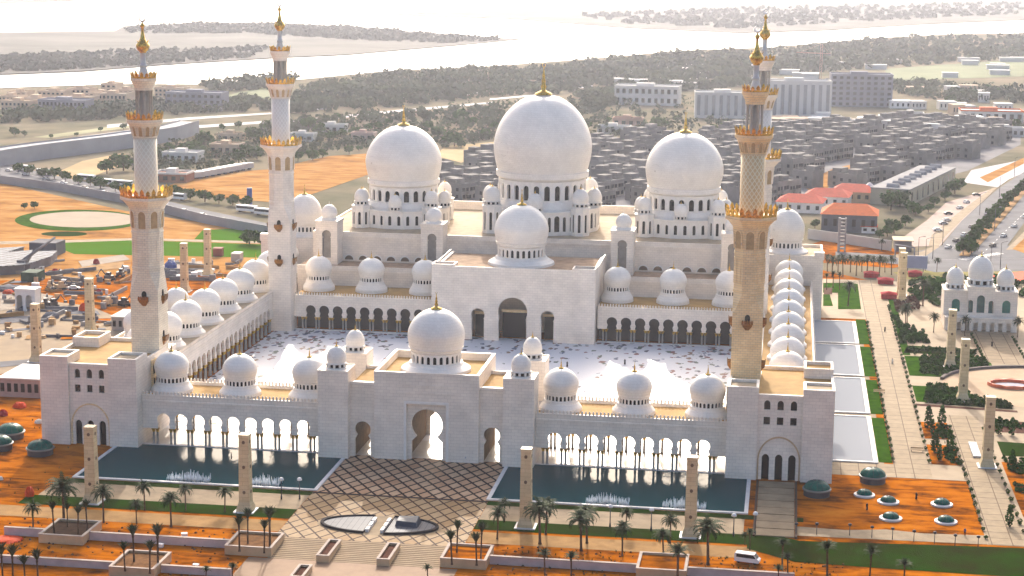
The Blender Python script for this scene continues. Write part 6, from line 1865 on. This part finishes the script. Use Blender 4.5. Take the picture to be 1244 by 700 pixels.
# ================================================================== GREY VILLA DISTRICT
def villa_mesh(seed):
    r = random.Random(seed); m = MB(); w, dp = 11.5, 12.0
    h = r.choice([7.0, 7.4, 8.2])
    m.box(-w/2, w/2, 0, dp, 0, h); m.ring_box(-w/2, w/2, 0, dp, h, h+.9, .3); m.box(-w/2+.3, w/2-.3, .3, dp-.3, h, h+.05, 2)
    m.box(-w/2+r.uniform(.5, 4), w/2-r.uniform(2, 5), dp*.4, dp*.85, h, h+2.8)
    m.box(-w*.2, w*.15, -1.6, 0, 0, h*.55)
    for z in (1.0, 4.4):
        for x in (-4.2, -1.6, 1.6, 4.0):
            ww = r.uniform(.7, 1.1)
            m.box(x-ww, x+ww, -.08 if not (-2.5 < x < 2 and z < 2) else -1.7, .02, z, z+1.7, 1)
    for z in (1.0, 4.4):
        for y in (3, 8): m.box(w/2-.02, w/2+.08, y-.8, y+.8, z, z+1.6, 1); m.box(-w/2-.08, -w/2+.02, y-.8, y+.8, z, z+1.6, 1)
    return m.mesh('villa', [mat('bare_grey_block', (.25, .235, .22), .9, .35, .08), mat('window_void', (.02, .02, .025), .8), mat('villa_roof_screed', (.37, .345, .315), .9, .4, .05)])
VM = [villa_mesh(60+i) for i in range(5)]
ground('estate_ground', GP([(515, 246), (540, 206), (620, 186), (730, 172), (900, 160), (1000, 158), (1110, 148), (1240, 158), (1240, 176), (1175, 208), (1060, 236), (960, 262), (700, 262)]), .1,
       mat('grey_site_ground', (.24, .23, .23), .95, .25, .03))
ground('sand', GP([(975, 225), (1010, 206), (1060, 194), (1062, 197), (1020, 209), (1008, 222), (1005, 232), (985, 234)]), .14, SANDB)
va, vb = Vector(G(1010, 219)), Vector(G(1128, 198)); vd = (vb-va).normalized(); vn = Vector((-vd.y, vd.x)); VA = atan2(vd.y, vd.x)
dist = GP([(520, 240), (545, 209), (620, 190), (730, 175), (900, 162), (1000, 160), (1110, 151), (1225, 160), (1228, 174), (1150, 202), (1078, 222), (1040, 228), (960, 246), (700, 262)])
def inpoly(x, y, pts):
    c = False
    for i in range(len(pts)):
        (x1, y1), (x2, y2) = pts[i], pts[i-1]
        if (y1 > y) != (y2 > y) and x < (x2-x1)*(y-y1)/(y2-y1)+x1: c = not c
    return c
r = random.Random(77); spots = []
gap = GP([(968, 236), (1005, 203), (1064, 190), (1070, 199), (1010, 236)])
for row in range(-14, 30):
    for col in range(-70, 62):
        p = va+vn*(row*23.0)+vd*(col*11.9+(row % 3)*3)
        if col % 10 == 9 or not inpoly(p.x, p.y, dist) or inpoly(p.x, p.y, gap): continue
        # parts of the estate the domes hide from every near viewpoint are left out
        dvec = Vector((p.x, p.y, 0))-Vector(CAM); uu = 622+FPX*dvec.dot(RT)/dvec.dot(FW)
        if 612 < uu < 712 or 806 < uu < 862 or r.random() < .03: continue
        spots.append((dvec.length, p.x, p.y, uu, VA+(pi if r.random() < .2 else 0), r.uniform(.88, 1.12), r.randrange(len(VM))))
spots.sort(); rest = MB()
for k, (dd, x, y, uu, rz, sc, kk) in enumerate(spots):
    if k < 296:
        side = 'left of the largest dome' if uu < 615 else ('between the largest dome and the right one' if uu < 840 else 'right of the golden minaret')
        o = bpy.data.objects.new('villa', VM[kk]); COL.objects.link(o)
        o.location = (x, y, .1); o.rotation_euler = (0, 0, rz); o.scale = (1, 1, sc)
        tag(o, 'bare grey villa in the unfinished estate, '+side, 'villa', 'grey villas '+side)
    else:
        me = VM[kk]; c_, s_ = cos(rz), sin(rz); o0 = len(rest.v)
        rest.v += [(x+v.co.x*c_-v.co.y*s_, y+v.co.x*s_+v.co.y*c_, .1+v.co.z*sc) for v in me.vertices]
        for f in me.polygons: rest.f.append(tuple(i+o0 for i in f.vertices)); rest.m.append(f.material_index); rest.sm.append(False)
if rest.v: tag(build('far_villas', rest, [MATS['bare_grey_block'], MATS['window_void']]), kind='stuff')

# ================================================================== FAR BUILDINGS
def block(label, u, vb, wpx, hpx, dm, wallm, cols, rows, name='apartment_block', cat='apartment block', group=None, rz=0.0, roofm=None, fins=False, wfr=.5):
    x, y = G(u, vb); p = ppm(x, y); w = wpx/p; h = hpx/p
    T = thing(name, label, cat, (x, y, 0), group, rz)
    build('wall', MB().box(-w/2, w/2, 0, dm, .02, h), wallm, T, local=True)
    m = MB().ring_box(-w/2-.2, w/2+.2, -.2, dm+.2, h, h+1.0, .5); m.box(-w*.18, w*.1, dm*.3, dm*.7, h, h+2.6)
    build('roof', m, roofm or wallm, T, local=True)
    if fins:
        for i in range(cols):
            a = -w/2+w*(i+.5)/cols
            build('window_strip', MB().box(a-w/cols*.22, a+w/cols*.22, -.3, .02, h*.12, h*.93), CONC, T, local=True)
    else:
        for j in range(rows):
            for i in range(cols):
                a = -w/2+w*(i+.5)/cols; ww = w/cols*wfr; z0 = h*(j+.28)/rows; hh = h/rows*.5
                build('window', MB().box(a-ww/2, a+ww/2, -.15, .02, z0, z0+hh), GLASS, T, local=True)
    return T
OFFW = mat('off_white_render', (.60, .58, .55), .8, .12, .05)
BEIG = mat('beige_render', (.55, .41, .29), .8, .15, .05)
GREYB = mat('blue_grey_render', (.24, .24, .29), .8, .15, .05)
block('white apartment block with tall window strips right of the golden minaret', 968, 146, 82, 46, 20, OFFW, 9, 1, fins=True, rz=.12)
block('big dark grey apartment block, tallest of the far right', 1046, 130, 74, 38, 22, GREYB, 9, 6, rz=.05)
block('long white block with shaded front left of the right dome', 785, 128, 78, 22, 22, OFFW, 10, 2, rz=-.05)
block('long white block with window strips just left of the golden minaret', 880, 144, 72, 30, 20, OFFW, 8, 1, fins=True, rz=.08)
block('grey low slab left of the dark apartment block', 1012, 125, 20, 26, 18, GREYB, 3, 3)
block('cream long low building behind the grey estate on the right', 1135, 168, 70, 12, 14, OFFW, 9, 1, rz=.02)
block('cream two storey house with dark windows at right, left one', 1107, 152, 30, 13, 14, OFFW, 4, 2)
block('white house with flat roof at right behind the estate', 1030, 158, 50, 9, 14, OFFW, 5, 1, rz=.1)
block('long white roofed hall left of the cream houses', 1004, 150, 46, 6, 20, OFFW, 5, 1, rz=.25, roofm=WR)
block('white villa with red tiled roof at the right edge', 1205, 148, 74, 12, 24, OFFW, 8, 1, roofm=ROOFOR)
block('low white shed row at the right edge above the estate', 1222, 166, 44, 9, 14, OFFW, 6, 1)
block('cream low hall right of the estate', 1150, 182, 50, 7, 12, OFFW, 6, 1) if False else None
block('low tan house left of the right dome', 762, 154, 36, 9, 12, mat('salmon_render', (.50, .32, .24), .8, .15, .1), 4, 1)
block('white low house below the long white block', 745, 163, 40, 8, 12, OFFW, 5, 1)
block('pale pavilion house behind the left dome', 440, 172, 28, 9, 10, mat('pink_render', (.52, .38, .32), .8, .15, .1), 3, 1)
block('white low wall house left of the left dome', 402, 162, 34, 9, 10, OFFW, 4, 1)
block('tan house among trees right of the far left minaret', 366, 172, 30, 8, 10, OFFW, 3, 1)
block('tan flat roofed house between the left minarets', 272, 190, 36, 13, 14, mat('tan_render', (.50, .38, .27), .8, .15, .1), 4, 1)
block('white flat roofed house between the left minarets', 218, 198, 44, 11, 14, OFFW, 5, 1)
block('peach roofed house between the left minarets, farthest', 278, 172, 30, 8, 12, mat('tan_render', (.50, .38, .27)), 4, 1)
block('red brown shed with white roof right of the left minaret', 206, 222, 42, 10, 14, mat('rust_render', (.30, .12, .07), .8, .2, .1), 4, 1, roofm=WR)
BG = 'beige apartment houses at the far left'
lst = [(18, 136, 36, 12), (75, 138, 60, 15), (92, 131, 40, 12), (134, 129, 40, 14), (40, 128, 36, 8), (10, 126, 26, 8), (62, 120, 34, 8), (95, 118, 28, 9), (132, 112, 19, 9), (150, 119, 24, 9), (205, 118, 36, 10), (20, 119, 24, 6), (120, 122, 24, 8), (46, 135, 22, 9)]
for i, (u, vb_, w_, h_) in enumerate(sorted(lst)):
    block('%s beige apartment house from the left in the far left rows' % ORD[i], u, vb_, w_, h_, 18, GREYB if u == 75 else BEIG, max(3, int(w_/5)), 2, group=BG)
block('long grey blue block right of the beige apartment rows', 235, 134, 70, 20, 20, GREYB, 9, 3)
x, y = G(733, 168)
# trailers parked on the sand
for i in range(9):
    u = 236+i*7.5; v = 218-i*1.4
    x, y = G(u, v); T = thing('trailer', '%s trailer from the left in the parked row on the left sand field' % ORD[i], 'trailer', (x, y, .16), 'parked trailers', .9)
    build('box', MB().box(-6, 6, -1.3, 1.3, .9, 3.8), mat('trailer_grey', (.50, .50, .50), .6, .15, .5), T, local=True)
    build('wheels', MB().box(-5, -2, -1.2, 1.2, .02, .85).box(3, 4.4, -1.2, 1.2, .02, .85), BLACK, T, local=True)
box_thing('blue_billboard', 'deep blue billboard beside the tree lined road', 'billboard', 303, 251, 6, 9, 1, BLUEP, 0, part='board')
for i, (u, v) in enumerate(((30, 212), (55, 217), (105, 224), (128, 229), (150, 231), (215, 247), (300, 262), (322, 266))):
    x, y = G(u, v-4); T = thing('parked_bus', '%s white bus from the left parked behind the roadside trees' % ORD[i], 'bus', (x, y, .22), 'white buses along the left road', -.35)
    build('body', MB().box(-5.5, 5.5, -1.3, 1.3, .5, 3.2), WHITEP, T, local=True)
    build('window', MB().box(-5.2, 5.2, -1.36, -1.28, 1.7, 2.7), GLASS, T, local=True)
    build('wheels', MB().box(-4, -3, -1.2, 1.2, .02, .5).box(3, 4, -1.2, 1.2, .02, .5), BLACK, T, local=True)
# tower crane in the haze
x, y = G(996, 112)
T = thing('tower_crane', 'thin tower crane standing in the haze behind the white apartment block', 'tower crane', (x, y, 0))
h = 58/ppm(x, y)
m = MB()
for a, b in ((-.9, -.9), (.9, -.9), (.9, .9), (-.9, .9)): m.tube((a, b, 0), (a, b, h), .28, n=4)
for k in range(int(h/2.4)): m.tube((-.9, -.9, k*2.4), (.9, -.9, k*2.4+2.4), .16, n=4)
build('mast', m, mat('salmon_steel', (.45, .25, .2), .6), T, local=True)
build('jib', MB().tube((8, 0, h*.80), (-22, 0, h*.82), .5, n=4).tube((0, 0, h), (-18, 0, h*.83), .15, n=4).tube((0, 0, h), (7, 0, h*.81), .15, n=4), mat('salmon_steel', (.45, .25, .2)), T, local=True)
build('counterweight', MB().box(6, 8.4, -.8, .8, h*.76, h*.80), CONCD, T, local=True)

# ================================================================== TREES
TREES = [tree_mesh(103+i, 7.0, 4.0, 230, .75, m=LEAFD if i % 2 else LEAF) for i in range(4)]
def trees_px(lst, where, group, w=1.0):
    for i, (u, vb_, hpx) in enumerate(sorted(lst)):
        x, y = G(u, vb_); tree(x, y, hpx/ppm(x, y), '%s tree from the left %s' % (ORD[i], where), group, .2, w*random.uniform(.9, 1.15))
trees_px([(22, 210, 15), (36, 213, 16), (52, 216, 15), (66, 218, 18), (80, 221, 16), (95, 224, 14), (110, 226, 14), (122, 229, 18), (140, 233, 16), (153, 236, 18)], 'in the roadside row left of the left minaret', 'roadside trees at left')
trees_px([(213, 241, 20), (231, 243, 18), (249, 246, 19), (266, 248, 15), (283, 250, 17), (300, 252, 17)], 'in the roadside row between the left minarets', 'roadside trees at left')
trees_px([(303, 297, 22), (318, 299, 22), (30, 254, 9), (42, 254, 11)], 'on the open sand at left', 'trees on the left sand')
trees_px([(18, 166, 14), (30, 166, 9), (62, 168, 6), (93, 166, 6), (122, 160, 7), (150, 158, 10)], 'beyond the curved flyover', 'trees beyond the flyover')
trees_px([(130, 212, 24), (150, 208, 26), (140, 198, 14), (195, 195, 20), (205, 186, 16), (238, 190, 24), (248, 180, 26), (260, 182, 14), (222, 185, 14), (290, 198, 22), (300, 190, 18), (312, 194, 20), (308, 172, 22), (318, 178, 16), (325, 160, 18), (332, 186, 16), (270, 158, 9), (290, 156, 11), (281, 206, 12)],
         'between the two left minarets', 'trees between the left minarets')
trees_px([(362, 196, 15), (380, 195, 16), (392, 192, 13), (424, 188, 14), (436, 184, 9), (375, 160, 22), (388, 164, 18), (402, 172, 16), (415, 168, 14), (430, 165, 14), (448, 160, 13), (460, 158, 12), (472, 152, 10), (395, 150, 12), (410, 146, 11)],
         'right of the far left minaret', 'trees left of the left dome')
trees_px([(520, 158, 14), (533, 166, 16), (542, 176, 14), (552, 178, 22), (560, 180, 12), (561, 150, 22), (575, 152, 12), (590, 168, 15), (600, 160, 14), (572, 195, 10), (585, 196, 12), (596, 192, 11), (605, 190, 10)],
         'between the left dome and the largest dome', 'trees between the domes')
trees_px([(722, 178, 16), (730, 172, 12), (712, 158, 14), (738, 150, 10), (800, 158, 20), (790, 168, 14), (808, 170, 12), (772, 172, 10), (822, 148, 10), (868, 164, 16), (882, 163, 20), (892, 162, 14), (760, 176, 9), (738, 158, 9)],
         'right of the largest dome', 'trees between the domes')
trees_px([(1082, 256, 30), (1093, 252, 26), (1105, 258, 18), (1112, 262, 20), (1086, 284, 22), (1078, 288, 18), (1100, 275, 16), (1128, 258, 13), (1160, 236, 24), (1148, 244, 16), (1135, 250, 14), (1068, 290, 12), (990, 278, 14)],
         'around the red roofed compound', 'trees of the compound')
trees_px([(1170, 310, 22), (1176, 303, 22), (1182, 296, 21), (1188, 289, 20), (1194, 282, 20), (1200, 275, 19), (1206, 268, 19), (1212, 262, 18), (1218, 256, 18), (1224, 249, 17), (1231, 243, 17), (1238, 236, 16), (1245, 230, 16), (1180, 309, 20)],
         'in the median row of the right road', 'median trees of the right road')
trees_px([(1015, 148, 10), (1040, 152, 8), (1155, 128, 16), (1146, 132, 12), (1165, 132, 13), (1200, 112, 12), (1190, 116, 10), (1182, 118, 12), (1212, 116, 12), (1120, 144, 9), (1180, 158, 12), (1205, 158, 14), (1235, 158, 16), (1218, 160, 10), (1098, 160, 7), (960, 152, 8), (975, 150, 9)],
         'among the far right houses', 'trees at the far right')
# woods: one mass
def woods(name, poly, n, h, q, leaf, m, seed):
    pts = GP(poly); r = random.Random(seed); mb = MB()
    us = [p[0] for p in poly]; vs_ = [p[1] for p in poly]; k = 0; t = 0
    while k < n and t < n*12:
        t += 1
        u, v = r.uniform(min(us), max(us)), r.uniform(min(vs_), max(vs_))
        x, y = G(u, v)
        if not inpoly(x, y, pts): continue
        k += 1; hh = h*r.uniform(.6, 1.25); R = hh*r.uniform(.5, .8)
        leaf_quads(mb, r, x, y, hh*.55, R, R, hh*.5, q, leaf*r.uniform(.8, 1.3), shell=.75)
    tag(build(name, mb, m), kind='stuff')
WOOD = mat('haze_pale_wood', (0.10, 0.125, 0.06), .95, col2=(0.05, 0.07, 0.04), vscale=.012, spec=.0)  # green paled, distance haze is put into the leaf colour
woods('woodland', [(345, 128), (380, 106), (470, 92), (560, 88), (640, 84), (700, 90), (720, 112), (650, 116), (560, 122), (460, 132), (345, 140)], 900, 7, 13, 1.7, WOOD, 1)
woods('woodland', [(640, 92), (740, 76), (830, 68), (945, 64), (1060, 52), (1160, 47), (1300, 45), (1300, 70), (1160, 76), (1060, 84), (940, 92), (830, 98), (720, 106)], 1300, 8, 12, 2.4, WOOD, 2)
woods('woodland', [(700, 118), (760, 104), (900, 98), (925, 104), (860, 110), (790, 112), (740, 130), (715, 140)], 300, 6, 12, 1.8, WOOD, 3)
woods('woodland', [(0, 140), (60, 136), (165, 128), (290, 122), (345, 122), (345, 134), (250, 138), (120, 146), (0, 150)], 420, 6, 13, 1.5, WOOD, 4)
woods('woodland', [(345, 150), (470, 142), (600, 130), (700, 128), (712, 150), (600, 158), (540, 152), (470, 150), (400, 160), (345, 168)], 260, 6, 14, 1.3, WOOD, 5)
woods('woodland', [(1080, 100), (1130, 104), (1240, 112), (1300, 112), (1300, 126), (1160, 124), (1085, 116)], 240, 7, 13, 1.6, WOOD, 6)
woods('scrub', [(345, 168), (430, 158), (540, 150), (620, 140), (712, 150), (715, 178), (620, 172), (540, 180), (500, 175), (440, 182), (345, 190)], 420, 4.5, 14, .9, WOOD, 9)
woods('scrub', [(160, 196), (210, 176), (300, 164), (345, 160), (345, 186), (300, 200), (215, 212), (165, 212)], 240, 4.5, 14, .8, WOOD, 10)
woods('scrub', [(690, 120), (925, 118), (925, 160), (700, 175)], 170, 5, 12, 1.1, WOOD, 7)
woods('scrub', [(245, 104), (300, 101), (360, 96), (345, 108), (260, 112)], 120, 7, 12, 1.9, WOOD, 8)
# scattered white roofs by the shore
r = random.Random(8)
for i in range(26):
    u = r.uniform(720, 1240); v = 104-(u-720)*.035+r.uniform(-16, 8)
    x, y = G(u, v); s = r.uniform(.7, 1.5)
    o = inst('shore_house', MB().box(-9*s, 9*s, -6, 6, .02, 4.5).box(-9.4*s, 9.4*s, -6.4, 6.4, 4.5, 5.1).box(-3*s, 3*s, -7.5, -6, .02, 3.6).mesh('shore_house', OFFW), None, (x, y, 0))
    tag(o, 'small pale house among the woods toward the shore', 'house', 'pale houses toward the shore')
r = random.Random(9)
for i in range(46):
    u = r.uniform(930, 1244); v = r.uniform(112, 158) if u > 1085 else r.uniform(148, 160)
    x, y = G(u, v); s = r.uniform(.5, 1.0); hh = r.uniform(4, 7.5)
    mb = MB().box(-9*s, 9*s, -6, 6, .02, hh).box(-9.3*s, 9.3*s, -6.3, 6.3, hh, hh+.5)
    for k in range(4): mb.box(-8*s+4.4*s*k, -6.4*s+4.4*s*k, -6.1, -5.95, hh*.3, hh*.75, 1)
    o = inst('low_house', mb.mesh('low_house', [r.choice([OFFW, OFFW, WHITEP, BEIG]), GLASS]), None, (x, y, 0)); o.rotation_euler = (0, 0, r.uniform(-.2, .3))
    tag(o, 'low pale house with small windows in the far right town', 'house', 'low houses of the far right town')
# ================================================================== WATER AND FAR SHORES
near = [(-1500, 128), (-200, 110), (0, 108), (100, 104.5), (160, 103), (260, 103.5), (330, 99), (370, 97), (470, 87), (560, 83), (640, 78), (740, 70), (830, 62), (940, 58), (1060, 47), (1160, 42), (1244, 41), (1500, 36), (2600, 14)]
WOODF = mat('haze_pale_mangrove', (0.11, 0.12, 0.085), .95, col2=(0.07, 0.08, 0.055), vscale=.01, spec=.0)  # far leaf colour lightened to carry part of the haze
ground('water', GP(near+[(2600, -36), (-1500, -20)]), .6, SEAW)
def shore(name, poly, h, m_):
    pts = GP(poly); tag(build(name, MB().prism(pts, .3, h), m_), kind='structure')
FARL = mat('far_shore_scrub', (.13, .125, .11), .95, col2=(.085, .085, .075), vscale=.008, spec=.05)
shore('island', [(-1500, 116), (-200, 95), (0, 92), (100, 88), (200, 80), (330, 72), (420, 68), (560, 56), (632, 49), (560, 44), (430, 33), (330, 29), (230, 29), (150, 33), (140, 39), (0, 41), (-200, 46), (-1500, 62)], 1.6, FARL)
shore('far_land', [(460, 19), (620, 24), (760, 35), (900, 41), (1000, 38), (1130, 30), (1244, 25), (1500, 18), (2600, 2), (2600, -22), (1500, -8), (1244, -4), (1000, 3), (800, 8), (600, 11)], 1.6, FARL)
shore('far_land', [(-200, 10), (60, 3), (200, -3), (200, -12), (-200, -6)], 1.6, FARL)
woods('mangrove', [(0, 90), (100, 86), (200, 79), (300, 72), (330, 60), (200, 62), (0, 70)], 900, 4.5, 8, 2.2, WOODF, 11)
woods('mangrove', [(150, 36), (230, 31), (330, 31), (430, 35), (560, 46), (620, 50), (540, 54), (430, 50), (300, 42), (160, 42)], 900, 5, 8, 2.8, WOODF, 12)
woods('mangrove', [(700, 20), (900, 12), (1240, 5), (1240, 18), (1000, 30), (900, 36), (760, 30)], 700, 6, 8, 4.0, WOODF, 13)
# ================================================================== HAZE
hz = MB().box(-31000, 31000, -3100, 61000, -1.2, 128.5)
hm = bpy.data.materials.new('haze_air'); hm.use_nodes = True
nt = hm.node_tree; nt.nodes.remove(nt.nodes['Principled BSDF'])
pv = nt.nodes.new('ShaderNodeVolumePrincipled')
pv.inputs['Color'].default_value = (0.70, 0.75, 0.90, 1)
pv.inputs['Density'].default_value = 0.000066
pv.inputs['Anisotropy'].default_value = 0.74
nt.links.new(pv.outputs[0], nt.nodes['Material Output'].inputs['Volume'])
tag(build('haze', hz, hm), kind='stuff')
